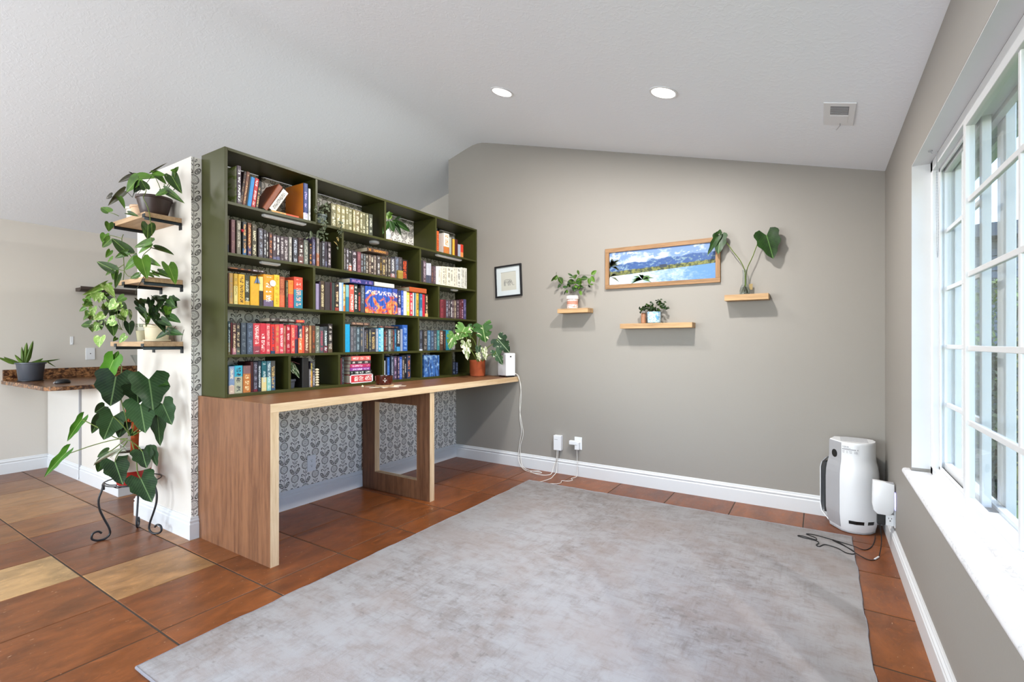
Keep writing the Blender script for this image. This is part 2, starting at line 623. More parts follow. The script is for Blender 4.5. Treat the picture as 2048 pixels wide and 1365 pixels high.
def text_mesh(body, size, name='lettering'):
    cu = bpy.data.curves.new(name, 'FONT')
    cu.body = body
    cu.size = size
    cu.align_x = 'CENTER'
    cu.align_y = 'CENTER'
    cu.extrude = .0003
    cu.resolution_u = 3
    t = bpy.data.objects.new(name, cu)
    me = bpy.data.meshes.new_from_object(t)
    me.materials.clear()
    bpy.data.objects.remove(t)
    return me

# ------------------------------------------------------------------ the room
XW, YW, XR, XF = -3.335, 4.118, 0.376, -6.471      # partition face, back wall, window wall, far left wall
YF = -2.7                                          # wall behind the camera
SL = .2796
def ceil_z(x):
    return 3.356 - SL * abs(x + 3.05)
gable = lambda x0, x1: [(x0, 0)] + [(x1, 0), (x1, ceil_z(x1) + .03)] + ([(-3.05, 3.38)] if x0 < -3.05 < x1 else []) + [(x0, ceil_z(x0) + .03)]

st = lambda o: tag(o, kind='structure')
b = B()
b.prism(gable(-3.441, .55), 'y', YW, 4.72)
st(obj('wall_back', b, MAT['wall']))
b = B().prism(gable(-6.6, -3.441), 'y', 4.70, 4.82)
st(obj('wall_far', b, MAT['wall_warm']))
b = B().box(XF - .12, XF, YF, 4.75, 0, 2.45)
st(obj('wall_left', b, MAT['wall_warm']))
# half-height partition carrying the bookcase; its room side is papered
b = B().box(-4.125, XW, 1.489, YW, 0, 2.41)
for i, f in enumerate(b.f):
    if all(abs(b.v[j][0] - XW) < 1e-6 for j in f):
        b.mi[i] = 1
st(obj('wall_partition', b, [MAT['wall_end'], MAT['wallpaper']]))
# window wall with its opening
WY0, WY1, WZ0, WZ1 = .30, 3.008, .605, 2.09
b = B()
b.box(XR, .56, WY1, YW + .02, 0, 2.43)
b.box(XR, .56, YF, WY0, 0, 2.43)
b.box(XR, .56, WY0, WY1, 0, WZ0)
b.box(XR, .56, WY0, WY1, WZ1, 2.43)
st(obj('wall_right', b, MAT['wall']))
# wall behind the camera, with openings for the added glass doors and kitchen window
b = B()
for x0, x1, z0, z1 in ((-6.6, -5.9, 0, 2.6), (-5.9, -3.9, 0, .7), (-5.9, -3.9, 2.3, 2.9), (-3.9, -2.8, 0, 3.1), (-2.8, -.1, 2.4, 3.2), (-.1, .56, 0, 2.6)):
    b.box(x0, x1, YF - .14, YF, z0, z1)
for x0, x1 in ((-5.9, -3.05), (-3.05, .5)):
    za, zb = 2.3, 2.3
b.prism([(-6.6, 2.3), (.56, 2.3), (.56, ceil_z(.56) + .03), (-3.05, 3.38), (-6.6, ceil_z(-6.6) + .03)], 'y', YF - .13, YF - .01)
st(obj('wall_front', b, MAT['wall']))
# ceiling: two slopes meeting in a softened ridge
b = B()
prof = [(.56, ceil_z(.56)), (-2.93, ceil_z(-2.93)), (-2.99, 3.336), (-3.05, 3.341), (-3.11, 3.336), (-3.17, ceil_z(-3.17)), (-6.6, ceil_z(-6.6))]
up = [(x_, z_ + .1) for x_, z_ in reversed(prof)]
b.prism(prof + up, 'y', YF - .1, 4.82)
st(obj('ceiling', b, MAT['ceiling'], smooth=30))

# baseboards: stepped profile (distance from wall, height)
BP = [(0, 0), (.016, 0), (.016, .094), (.012, .100), (.012, .108), (.016, .112), (.0155, .117), (.009, .124), (.009, .131), (.006, .137), (0, .137)]
def baseboard(name, path):
    """path of wall-face corners; the board lies on its right-hand side"""
    b = B()
    P = [Vector((p[0], p[1], 0)) for p in path]
    rs = []
    for i, p in enumerate(P):
        def nrm(a, c):
            t = (c - a).normalized()
            return Vector((t.y, -t.x, 0))
        if i == 0: n = nrm(P[0], P[1])
        elif i == len(P) - 1: n = nrm(P[-2], P[-1])
        else:
            n1, n2 = nrm(P[i - 1], P[i]), nrm(P[i], P[i + 1])
            n = (n1 + n2) / (1 + n1.dot(n2))
        rs.append([p + n * d + Vector((0, 0, h)) for d, h in BP])
    b.rings(rs)
    o = obj(name, b, MAT['trim'])
    bm = bmesh.new(); bm.from_mesh(o.data); bmesh.ops.recalc_face_normals(bm, faces=bm.faces); bm.to_mesh(o.data); bm.free()
    return st(o)
baseboard('baseboard_back', [(XW, YW), (XR, YW)])
baseboard('baseboard_right', [(XR, YW - .016), (XR, YF)])
baseboard('baseboard_partition', [(-4.125, 3.5), (-4.125, 1.489), (XW, 1.489), (XW, 1.556)])
baseboard('baseboard_nook', [(XW, 1.60), (XW, YW - .016)])
baseboard('baseboard_left', [(XF, YF), (XF, 1.596)])

# floor: grout bed with every tile laid on it
floor = st(obj('floor', B().box(-6.6, .5, YF, 4.75, -.06, -.0025), MAT['grout']))
um = B()
g = .004
e = .0022
um.rings([[(0, 0, -1), (1, 0, -1), (1, 1, -1), (0, 1, -1)], [(0, 0, -.25), (1, 0, -.25), (1, 1, -.25), (0, 1, -.25)], [(.006, .006, 0), (.994, .006, 0), (.994, .994, 0), (.006, .994, 0)]], cap0=False)
tile_me = um.mesh('tile')
TP, TQ, TX, TY = .4585, .457, -2.385, .942
TONE = {}
BROWN, ORNG, DARKB, TAN, CREAM, UMB = '8f5a38', '9c6239', '7d4a2e', 'a98059', 'c9a97f', '6f4730'
for key, tone in {(-3, -1): 'd3b78f', (-2, 0): 'c39c70', (-2, -1): '8f5b38', (-1, 0): '8f5934', (-1, -1): '945c36', (-4, 0): '80523b', (-3, 0): '8e5c3d',
                  (-4, -1): '8e5d40', (-5, -1): 'a3754f', (-5, 0): 'a0714b', (-6, 0): 'b58c64', (-7, 0): 'b58f69', (-8, 0): '9c7352', (-6, 1): 'a4764f',
                  (-7, 1): 'a87c57', (-8, 1): '95694a', (-9, 1): '8c5f43', (-9, 0): '8c6045', (-3, 1): 'b98f6c', (-2, 1): 'a87049', (-4, 1): 'a47a5a', (-5, 1): '8a5a3c'}.items():
    TONE[key] = tone
rt = random.Random(11)
def cut(rects, hole):
    out = []
    hx0, hx1, hy0, hy1 = hole
    for x0, x1, y0, y1 in rects:
        if hx0 >= x1 or hx1 <= x0 or hy0 >= y1 or hy1 <= y0:
            out.append((x0, x1, y0, y1)); continue
        if y0 < hy0: out.append((x0, x1, y0, hy0))
        if y1 > hy1: out.append((x0, x1, hy1, y1))
        if x0 < hx0: out.append((x0, hx0, max(y0, hy0), min(y1, hy1)))
        if x1 > hx1: out.append((hx1, x1, max(y0, hy0), min(y1, hy1)))
    return out
for i in range(-9, 6):
    for j in range(-8, 7):
        x0, y0 = TX + i * TP, TY + j * TQ
        left = x0 < -2.9
        gy, gx = .008, (.0016 if left else .007)
        rs = [(max(x0 + gx / 2, XF + .001), min(x0 + TP - gx / 2, XR - .012), max(y0 + gy / 2, YF + .002), min(y0 + TQ - gy / 2, YW - .002))]
        rs = cut(rs, (-4.124, XW - .001, 1.490, 5))
        rs = cut(rs, (-7, -4.126, 1.98, 5))
        for q in rs:
            if q[1] - q[0] < .012 or q[3] - q[2] < .012:
                continue
            o = link('tile', tile_me, MAT['tile'], floor)
            o.location = (q[0], q[2], 0)
            o.scale = (q[1] - q[0], q[3] - q[2], .006)
            tone = TONE.get((i, j))
            if tone is None:
                if i <= -3: tone = rt.choice(['a87850', 'b08459', '9c6c47', '96633f', 'b48b62'] if j >= 0 else [BROWN, '95603c', TAN])
                else: tone = rt.choice(['8d5733', '955c36', '9c6238', '87522f'])
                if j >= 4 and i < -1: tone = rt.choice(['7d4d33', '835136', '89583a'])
            o.color = hexc(tone)
# ------------------------------------------------------------------ window
GX = .50                                            # outer sash plane
win = st(thing('window_1', (.45, (WY0 + WY1) / 2, WZ0), None, None))
b = B()
# painted reveal: jamb, head
b.box(XR + .0006, .446, WY1 - .004, WY1 - .0002, WZ0 + .03, WZ1)
b.box(XR + .0006, .446, WY0, WY1, WZ1 - .004, WZ1 - .0002)
obj('reveal', b, MAT['trim'], win)
# vinyl main frame with stepped tracks
b = B()
F0, F1 = .446, .545
for x0, x1, w in ((F0, .470, .046), (.470, .478, .060), (.478, .522, .044), (.522, F1, .062)):
    b.box(x0, x1, WY1 - .004 - w, WY1 - .004, WZ0 + .012, WZ1 - .004)          # left jamb
    b.box(x0, x1, WY0, WY0 + w, WZ0 + .012, WZ1 - .004)
    b.box(x0, x1, WY0, WY1, WZ1 - .004 - w, WZ1 - .004)                         # head
    b.box(x0, x1, WY0, WY1, WZ0 + .012, WZ0 + .012 + w * .75)                   # foot
obj('main_frame', b, MAT['window_white'], win, bevel=.0015)
b = B().box(.4785, .5215, 2.30, WY1 - .07, WZ0 + .0455, WZ0 + .0475)
obj('track_gap', b, MAT['outlet_dark'], win)

def sash(name, xc, y0, y1, z0, z1, cols, rows, stile, parent):
    """one framed panel: stiles, rails, grid bars, panes"""
    t = .013
    s = obj(name, B().box(xc - t, xc + t, y0, y0 + stile, z0, z1).box(xc - t, xc + t, y1 - stile, y1, z0, z1)
            .box(xc - t, xc + t, y0 + stile, y1 - stile, z0, z0 + stile).box(xc - t, xc + t, y0 + stile, y1 - stile, z1 - stile, z1), MAT['window_white'], parent, bevel=.002)
    gy0, gy1, gz0, gz1 = y0 + stile, y1 - stile, z0 + stile, z1 - stile
    for c in range(1, cols):
        yc = gy0 + (gy1 - gy0) * c / cols
        q = obj('grid_bar', B().box(xc - .006, xc + .006, yc - .0095, yc + .0095, gz0, gz1), MAT['window_white'], s, bevel=.002)
        q.matrix_parent_inverse = Matrix.Translation(-Vector(parent.location))
    for r_ in range(1, rows):
        zc = gz0 + (gz1 - gz0) * r_ / rows
        q = obj('grid_bar', B().box(xc - .0065, xc + .0065, gy0, gy1, zc - .0095, zc + .0095), MAT['window_white'], s, bevel=.002)
    for q in s.children:
        q.matrix_parent_inverse = Matrix.Identity(4)
    q = obj('pane', B().box(xc - .002, xc + .002, gy0 - .004, gy1 + .004, gz0 - .004, gz1 + .004), MAT['glass'], s)
    q.matrix_parent_inverse = Matrix.Identity(4)
    return s
ZB, ZT = WZ0 + .048, WZ1 - .040
sash('sliding_sash', .500, 2.345, 2.985, ZB, ZT, 2, 5, .030, win)
sash('fixed_sash', .458, .73, 2.385, ZB - .006, ZT + .002, 3, 5, .034, win)
sash('sliding_sash', .500, .345, .76, ZB, ZT, 2, 5, .030, win)

b = B().box(.546, .572, 2.335, 2.43, WZ0 + .02, WZ1 - .01).box(.572, .578, 2.355, 2.42, WZ0 + .02, WZ1 - .01)
obj('outer_mullion', b, MAT['window_white'], win, bevel=.002)
# marble sill: bullnose pieces laid side by side
sill = st(thing('trim_1', (.36, 1.6, WZ0), None, None))
yy = [3.062, 2.80, 2.55, 2.31, 2.08, 1.86, 1.63, 1.40, 1.17, .94, .71, .48, .26]
for a, c_ in zip(yy[:-1], yy[1:]):
    x0 = XR - .030
    inside = a > WY1
    prof = [(.447, WZ0 - .012), (.447, WZ0 + .014), (x0 + .012, WZ0 + .014), (x0 + .004, WZ0 + .011), (x0, WZ0 + .003), (x0, WZ0 - .006), (x0 + .004, WZ0 - .012)]
    b = B()
    if inside:
        b.prism([(XR - .0008, WZ0 - .012), (XR - .0008, WZ0 + .014)] + prof[2:], 'y', WY1 - .0045, a)
        a = WY1 - .0045
    b.prism(prof, 'y', c_ + .0012, a)
    obj('sill_piece', b, MAT['marble'], sill, smooth=40)

# blind hook and its beaded cord
hk = thing('blind_cord', (.44, 2.78, 2.08), 'beaded blind cord hanging from a small hook at window head', 'cord')
obj('hook', B().disc((.415, 2.80, 2.0858), (0, 0, -1), .008, 10, th=.004).tube([(.415, 2.80, 2.083), (.420, 2.795, 2.070), (.436, 2.79, 2.066), (.437, 2.79, 2.076)], .0016), MAT['plastic_grey'], hk)
b = B()
pt = spline([Vector(p) for p in ((.434, 2.79, 2.068), (.434, 2.79, 1.95), (.434, 2.79, 1.80), (.437, 2.792, 1.62), (.441, 2.795, 1.66), (.440, 2.793, 1.80), (.437, 2.791, 1.95), (.435, 2.79, 2.066))], 24)
b.tube(pt, .0011, 5)
for p in pt[::2]:
    b.lathe(p, [(.0008, -.002), (.0022, 0), (.0008, .002)], 5)
obj('bead_chain', b, MAT['plastic_grey'], hk)

# unseen glass doors and kitchen window, added behind the camera to let in daylight
def unseen_rear_window(name, x0, x1, z0, z1, n):
    w = st(thing(name, ((x0 + x1) / 2, YF, z0), None, None))
    b = B()
    for i in range(n + 1):
        xx = x0 + (x1 - x0 - .06) * i / n
        b.box(xx, xx + .06, YF - .10, YF - .04, z0, z1)
    b.box(x0, x1, YF - .10, YF - .04, z0, z0 + .06)
    b.box(x0, x1, YF - .10, YF - .04, z1 - .06, z1)
    obj('frame', b, MAT['window_white'], w)
    obj('pane', B().box(x0 + .03, x1 - .03, YF - .075, YF - .071, z0 + .03, z1 - .03), MAT['glass'], w)
unseen_rear_window('unseen_window_2', -2.8, -.1, .0, 2.3, 2)
unseen_rear_window('unseen_window_3', -5.9, -3.9, .7, 2.3, 2)

# ------------------------------------------------------------------ outside
MAT['siding_green'] = plain('pale_green_siding', 'a9b5ad', .6, .3, var=.04)
MAT['siding_grey'] = plain('grey_siding', '6a7079', .6, .3, var=.05)
MAT['roof_grey'] = plain('grey_shingle', '5c6068', .9, .2, var=.2, vscale=30)
MAT['grass'] = plain('lawn', '5d7138', .95, .1, var=.3, vscale=3)
st(obj('ground', B().box(.6, 60, -40, 60, -.5, -.42), MAT['grass']))
eave = tag(thing('roof_eave', (.8, 2, 2.2), 'pale eave soffit with gutter seen through top of window', 'roof'))
eave['category'] = 'roof'
b = B()
for i in range(40):
    y_ = -2.6 + i * .2
    b.box(.562, .85, y_, y_ + .196, 2.42, 2.435)
obj('soffit', b, MAT['siding_green'], eave)
obj('fascia', B().box(.85, .875, -2.6, 5.4, 2.38, 2.51), MAT['window_white'], eave)
obj('gutter', B().prism([(.875, 2.49), (.875, 2.40), (.90, 2.395), (.955, 2.41), (.965, 2.49)], 'y', -2.6, 5.4), MAT['siding_green'], eave)
bay = thing('house_wing', (.8, 5.0, -.4), 'pale green clapboard corner of the house just outside window', 'building')
for i in range(24):
    z_ = -.3 + i * .115
    b = B()
    b.prism([(4.62, z_), (4.604, z_), (4.62, z_ + .113)], 'x', .565, .800)
    obj('clapboard', b, MAT['siding_green'], bay)
obj('corner_board', B().box(.800, .832, 4.58, 4.66, -.4, 2.42), MAT['siding_green'], bay)
obj('wing_wall', B().box(.57, .80, 4.622, 5.8, -.4, 2.42), MAT['siding_green'], bay)

nb = thing('neighbour_house', (6, 13, -.4), 'grey clapboard neighbouring house beyond the window glass', 'building')
for i in range(26):
    z_ = -.4 + i * .145
    b = B()
    b.prism([(13.0, z_), (12.965, z_), (13.0, z_ + .143)], 'x', 2.15, 9.0)
    obj('clapboard', b, MAT['siding_grey'], nb)
obj('corner_board', B().box(2.05, 2.5, 12.94, 13.1, -.4, 3.3), MAT['siding_green'], nb)
obj('house_body', B().box(2.2, 9, 13.001, 16, -.4, 3.35), MAT['siding_grey'], nb)
obj('roof', B().prism([(1.6, 3.25), (9.5, 3.25), (9.5, 3.45), (8.5, 3.55), (2.6, 3.5), (1.6, 3.36)], 'y', 12.5, 16.4), MAT['roof_grey'], nb)

def bush(name, c, r, h, n, label, seed, mats=('2f4a20', '6f8436')):
    t = thing(name, (c[0], c[1], -.42), label, 'tree', 'bushes outside the window')
    rr = random.Random(seed)
    tr = B()
    for i in range(5):
        a = rr.uniform(0, 6.28)
        tr.tube([(c[0], c[1], -.42), (c[0] + .2 * r * math.cos(a), c[1] + .2 * r * math.sin(a), h * .35), (c[0] + .7 * r * math.cos(a), c[1] + .7 * r * math.sin(a), h * .8)], .03, 6, taper=.3)
    obj('trunk', tr, MAT['stem_dark'], t)
    b = B()
    for i in range(n):
        a, q = rr.uniform(0, 6.28), math.sqrt(rr.random())
        zf = rr.random()
        rad = r * q * math.sin(.35 + 2.5 * zf)
        p = Vector((c[0] + rad * math.cos(a), c[1] + rad * math.sin(a), -.3 + (h + .3) * zf))
        u = Vector((rr.uniform(-1, 1), rr.uniform(-1, 1), rr.uniform(-1, 1))).normalized()
        w = u.orthogonal().normalized()
        s = rr.uniform(.03, .06)
        b.quad(p - u * s, p + w * s * .5, p + u * s, p - w * s * .5, m=i % 2)
    f = obj('foliage', b, [plain(name + '_leaf_a', mats[0], .6), plain(name + '_leaf_b', mats[1], .6)], t)
    f['kind'] = 'stuff'
bush('bush', (2.1, 9.2), .75, 2.1, 2600, 'dark leafy bush below the neighbouring house outside', 1)
bush('bush', (1.35, 6.2), .42, 1.15, 1500, 'low dark shrub close outside the sliding sash', 2, ('26371e', '4c5a34'))
bush('bush', (1.55, 5.2), .38, 1.7, 1600, 'yellowish green shrub outside the wide fixed window panel', 3, ('3a4a22', '9a8f3c'))
# ------------------------------------------------------------------ measured tables (metres)
BOOKS = [
 (0,4,0.0,"""
3.5083 3.5427 0.200 d9622e 7a3010 -|orange slim
3.6142 3.6951 0.201 e8e2d8 c08a2a c2703a@.35|white box-like gold-and-rust illustrated
3.6966 3.7266 0.171 a9aca0 - -|pale grey slim
3.7281 3.7478 0.168 4a2e1c - -|dark brown slim
3.7485 3.7822 0.166 e3ad3c - -|golden yellow slim
3.7837 3.8209 0.168 4a1c1e - -|maroon
3.8248 3.8680 0.126 a8aebd - -|short pale blue grey
3.8704 3.9151 0.133 d23c28 - e09050@.4|short red and orange"""),
 (0,2,0.0,"""
2.3254 2.3714 0.175 6f6b4c e9e3c0 -|olive and gold set, thick first
2.3725 2.4135 0.177 8a8156 f0e9c8 -|olive and gold set
2.4147 2.4540 0.177 857e58 efe8c6 -|olive and gold set
2.4552 2.4823 0.177 7c7650 efe8c6 -|olive and gold set
2.4836 2.5220 0.176 6a6746 e6dfbc -|olive and gold set
2.5233 2.5479 0.174 8d845a f2ebca -|olive and gold set
2.5492 2.5905 0.175 75694a e8e0bc -|olive and gold set
2.5918 2.6193 0.174 6c6846 efe8c6 -|olive and gold set
2.6207 2.6526 0.174 6a6648 e6dfbc -|olive and gold set
2.6539 2.6840 0.175 5c5c42 d8d2ae -|olive and gold set
2.6854 2.7214 0.175 45493c c9cbb8 -|dark grey end of olive set"""),
 (1,1,0.0,"""
1.5795 1.5866 0.210 5a5636 - 2a3540@.25|olive dark slim
1.5967 1.6209 0.210 6b4a4e 8a6a60 -|mauve brown
1.6328 1.6590 0.213 6f6a5c b9b3a0 -|mottled grey
1.6705 1.6950 0.213 33383c d9a566 35608a@.2|dark blue-grey with tan discs
1.7029 1.7261 0.212 6a4230 e0a060 463c5e@.3|brown with tan discs
1.7298 1.7606 0.209 4c4638 d8cfae -|black and cream patterned
1.7716 1.8034 0.192 4d474c 9098a8 -|charcoal with grey title
1.8052 1.8240 0.186 3e3a40 c8ccd0 -|charcoal with white title
1.8249 1.8376 0.178 2c2829 e0dcd4 -|black slim with white title
1.8412 1.8656 0.175 4c3230 c87a4a -|dark rust
1.8671 1.8925 0.167 4a3d44 e2dede 5a5a7a@.12|dark plum with white title
1.8934 1.9188 0.166 453a42 e8e4e0 5f5f80@.15|dark plum with tall white title
1.9197 1.9477 0.167 4a3e44 d8d0d0 -|plum grey
1.9493 1.9829 0.170 4c4044 c8c0c0 -|dusty plum
1.9839 2.0062 0.174 8a8680 d8d4cc -|grey and white
2.0171 2.0573 0.174 34343a c0c8d8 -|near-black blue-emblemed
2.0583 2.0983 0.183 3e2a26 e8e2da 6a4440@.3|dark brown white-lettered
2.1007 2.1377 0.175 646a62 a8a89c -|dull green grey
2.1398 2.1625 0.161 241e1c d88a40 -|short black with orange flames
2.1654 2.1920 0.205 4c3f58 8890b0 -|purple grey
2.2007 2.2240 0.214 74706e b0a8a0 9a6248@.45|grey fading to rust
2.2277 2.2410 0.180 2e2826 - -|black slim
2.2462 2.2731 0.192 332f34 9aa0aa -|black with grey title
2.2738 2.2942 0.193 3c3440 8088b0 -|dark violet slim
2.2957 2.3256 0.195 352b30 d0c4c8 -|dark plum end"""),
 (1,2,0.0,"""
2.4437 2.4610 0.180 3f393a b0aaa6 -|charcoal slim
2.4618 2.4856 0.175 4a4246 c0c0c8 -|plum grey slim
2.4883 2.5199 0.168 2f2a2c f0ece6 a0553f@.3|black rust-footed white-lettered
2.5207 2.5652 0.166 3a3036 e0d8e0 -|dark plum with white figure
2.5660 2.6012 0.165 6a3d44 9a6a70 -|dusty maroon
2.6037 2.6269 0.161 473c3a 9fb0c0 -|brown black slim
2.6286 2.6529 0.159 4b4948 8898a0 -|slate brown
2.6541 2.6774 0.159 463d36 d8d0c0 -|dark umber with pale title
2.6791 2.7066 0.159 5a4a40 b0a090 -|taupe brown
2.7074 2.7344 0.160 3a3030 ece0c4 -|black with cream cross
2.7370 2.7660 0.162 655850 b0a49a -|taupe
2.7678 2.7999 0.164 4a4242 d8d4d0 -|dark with silver sparkle
2.8016 2.8224 0.164 3c3022 b08a34 -|black and gold slim
2.8251 2.8654 0.166 43382f d0b880 -|dark with gold pattern
2.8672 2.8867 0.167 544a42 c8c0b0 -|brown slim
2.8885 2.9195 0.168 40362f b8b0a0 -|umber slim
2.9213 2.9709 0.172 3a3840 d0d0d0 8a5a58@.2|charcoal with pale lettering
2.9719 3.0147 0.186 4c4c58 7a8aa0 -|slate blue
3.0156 3.0542 0.189 3b3537 6a6468 -|dark grey
3.0552 3.1275 0.177 14100f d8562e -|black with orange and red motif"""),
 (1,3,0.0,"""
3.2943 3.3205 0.202 2a2627 - -|black slim
3.3223 3.3612 0.203 5a4750 b8a8b4 -|mauve brown
3.3648 3.4043 0.187 b9bac4 - 44485a@.4|white over navy
3.4057 3.4316 0.191 b4b5c2 - 4a4a5c@.4|white over slate
3.4335 3.4639 0.169 4f3c3e 8a5c50 -|wine brown
3.4653 3.4965 0.174 4a3e48 8a6a70 -|plum brown
3.4974 3.5285 0.175 d4d4d2 - -|plain white slim
3.5304 3.5571 0.179 e6e0cf 8a8070 -|cream slim
3.5581 3.5870 0.182 e9e2d0 9a9080 -|cream
3.5884 3.6250 0.185 e4decb 4a4038 -|cream with black dots
3.6265 3.6596 0.188 e6e0cd 8a8070 -|ivory slim
3.6611 3.7108 0.191 e7e1ce 5a5248 -|ivory with dark crest
3.7123 3.7516 0.195 e8e3d2 3a3430 -|cream with black title
3.7531 3.7846 0.198 e2dccb 8a8278 -|cream with faint title
3.7862 3.8170 0.201 ddd8c8 a8a294 -|greyish cream slim
3.8197 3.8722 0.205 e9e6dc 2a2724 -|white with small black figures
3.8738 3.8991 0.212 e4e2d8 7a766c -|white slim
3.9007 3.9273 0.213 dedcd2 6a665c -|off-white slim
3.9290 3.9757 0.214 dcdad0 8a867c -|off-white end"""),
 (2,1,0.0,"""
1.5794 1.5875 0.189 5a3a28 - -|dark brown slim
1.5889 1.6130 0.192 b08a4c 8a8070 c09a5a@.2|antique gold
1.6141 1.6386 0.191 c29c3c 8a7a3a d8c880@.6|gold and pale yellow
1.6414 1.6817 0.191 dfae34 3a2c14 e0a838@.2|yellow with dark lettering
1.6832 1.7173 0.189 35382c c8ccb8 c8a040@.14|green black with silver lettering
1.7182 1.7750 0.188 d9a62e - -|thick mustard with blue moth
1.7759 1.8045 0.191 e9d584 - 2b2826@.52|pale yellow over black
1.8071 1.8748 0.210 ee9a26 f4f0e8 6a5a78@.2|thick orange with white disc
1.8764 1.9149 0.215 ecc13a b89020 -|bright yellow
1.9162 1.9599 0.208 9c4e34 c87850 d0603c@.4|rust brown
1.9610 1.9787 0.186 3a3a26 9a9068 -|dark green slim with gold border
1.9804 2.0203 0.191 e8862e d86030 d2404a@.5|orange to red
2.0221 2.0884 0.218 cf4a34 e8b0a0 2f7f98@.6|red and teal swirled"""),
 (2,2,0.0,"""
2.1939 2.2210 0.188 9a8fb0 - -|lavender
2.2219 2.2350 0.205 3a2c44 - -|dark purple slim
2.2359 2.2710 0.213 4a3c2e ead8ac -|black and cream patterned
2.2751 2.3203 0.210 3a3133 - -|plain dark brown
2.3215 2.3300 0.211 6a3038 - -|wine slim
2.3312 2.3571 0.209 35403c - -|dark green
2.3589 2.3933 0.213 2e211c e8c89c 8a3028@.12|black and cream with red edges
2.3945 2.4218 0.217 b9c6d6 d4dce6 -|pale blue
2.4224 2.4339 0.219 7aa6cc - -|sky blue slim
2.4346 2.4591 0.207 c09640 efe0b0 c87830@.25|gold
2.4617 2.4924 0.207 7ab0b8 - 2c7a94@.55|teal
2.4937 2.5356 0.211 d65a4a f4e0d8 -|salmon red with white script
2.5376 2.5722 0.218 22342f eef0ea -|black and white
2.5735 2.6031 0.191 221a1a d2503c -|black with red flame
2.6065 2.6449 0.217 44444e 8898a8 -|dark slate"""),
 (2,2.5,0.0,"""
2.6478 2.6765 0.218 2f56b0 SET -|blue set with orange blaze
2.6779 2.7088 0.218 2f56b0 SET -|blue set with orange blaze
2.7110 2.7398 0.219 2f56b0 SET -|blue set with orange blaze
2.7413 2.7783 0.219 2f56b0 SET -|blue set with orange blaze
2.7802 2.8292 0.219 2f56b0 SET -|blue set with orange blaze
2.8318 2.8800 0.219 2f56b0 SET -|blue set with orange blaze
2.8831 2.9355 0.221 2f56b0 SET -|blue set with orange blaze
2.9411 2.9984 0.222 3a4a98 SET -|blue set with orange blaze"""),
 (2,2.7,0.0,"""
3.0022 3.0362 0.211 22305c f0e0d0 b090b0@.3|navy with cream lettering
3.0405 3.0694 0.215 2c4fa8 90a8e0 -|royal blue
3.0707 3.1094 0.212 e6dfd6 d8c8c8 -|cream
3.1106 3.1513 0.207 c9c94a f0f0c0 -|lime yellow
3.1525 3.1860 0.207 c62f42 f0d8d0 -|crimson with white script
3.1880 3.2023 0.208 dcdcd8 - -|white slim
3.2036 3.2186 0.209 3f7080 - -|teal slim
3.2206 3.2351 0.210 b8b098 - -|stone slim
3.2371 3.2664 0.210 d8aa34 2a2420 -|yellow and black
3.2717 3.3068 0.207 2f6488 80b0c8 6aa0b8@.25|sea blue
3.3095 3.3492 0.206 c2283a - -|plain crimson
3.3513 3.3882 0.207 3a2a22 e8c8a0 d8a868@.15|black and cream floral"""),
 (2,3,0.0,"""
3.5662 3.6069 0.176 8a3a44 2a1c20 -|red and black twisted
3.6084 3.6420 0.181 5a1c24 - -|wine
3.6451 3.6822 0.179 4a4450 a8a8b8 -|slate plum
3.6846 3.7065 0.180 46363c c8b8c0 -|plum slim
3.7089 3.7373 0.181 3a3038 e8e4e4 -|black with white streak
3.7397 3.7669 0.182 544048 b8a8a8 -|mauve slim
3.7693 3.8033 0.185 6a5a50 c8b8a0 -|taupe with pale title
3.8057 3.8418 0.190 40303a a89098 -|dark mauve
3.8442 3.8808 0.196 4c2430 8a5060 -|dark wine
3.8833 3.9195 0.201 5c242c c0a0b8 -|wine red
3.9220 3.9638 0.206 4a4470 8a80a8 -|violet"""),
 (3,1,0.0,"""
1.5795 1.5956 0.206 20343c a8b4b8 5a5030@.35|dark teal
1.5964 1.6060 0.198 5a1e22 - -|wine slim
1.6064 1.6301 0.194 4a2c30 e0cca4 a87080@.2|dark maroon with cream script
1.6319 1.6573 0.195 3c3634 c0ac88 505850@.2|charcoal with bronze title
1.6614 1.6938 0.198 444c56 6a747e -|slate
1.6966 1.7348 0.199 465060 6a7a90 -|slate blue
1.7358 1.7817 0.198 c23a44 f0d0cc 8a3a48@.25|thick moonlit red
1.7836 1.8247 0.200 c62f40 f2d6d0 -|crimson with white lettering
1.8257 1.8555 0.199 d0505a e8b4a8 -|red patterned
1.8563 1.8842 0.195 d6322e 24405c 24405c@.1|scarlet with navy label
1.8852 1.9149 0.196 d2524a b89a5a -|red with gold panel
1.9159 1.9450 0.199 d84a5a f0d8d8 -|rose red
1.9466 1.9665 0.190 a8604c c89080 -|salmon brown
1.9697 1.9996 0.196 b02234 e8c0c0 -|deep crimson
2.0007 2.0294 0.197 d8504a f0b898 -|coral red
2.0305 2.0546 0.194 c83a4c 4a3050 3a3448@.5|red and navy
2.0557 2.0864 0.193 2c3450 e8d0b0 d86a3a@.55|navy and orange
2.0875 2.1083 0.192 d8503a - -|orange red
2.1094 2.1415 0.195 7a4238 ecd8b8 -|russet with cream letters
2.1427 2.1598 0.195 a67c52 c09868 -|tan
2.1610 2.1897 0.197 5a3a2a b0542e -|dark brown and ember
2.1915 2.2249 0.195 6a7064 b8bcb0 -|grey green
2.2261 2.2594 0.189 4a5056 b84a5c -|grey with pink disc
2.2613 2.2940 0.192 30363a d8e4e4 6a2c3c@.25|black with pale title
2.2990 2.3368 0.214 2c2624 c8c0b8 5a4a38@.3|tall black with red marks"""),
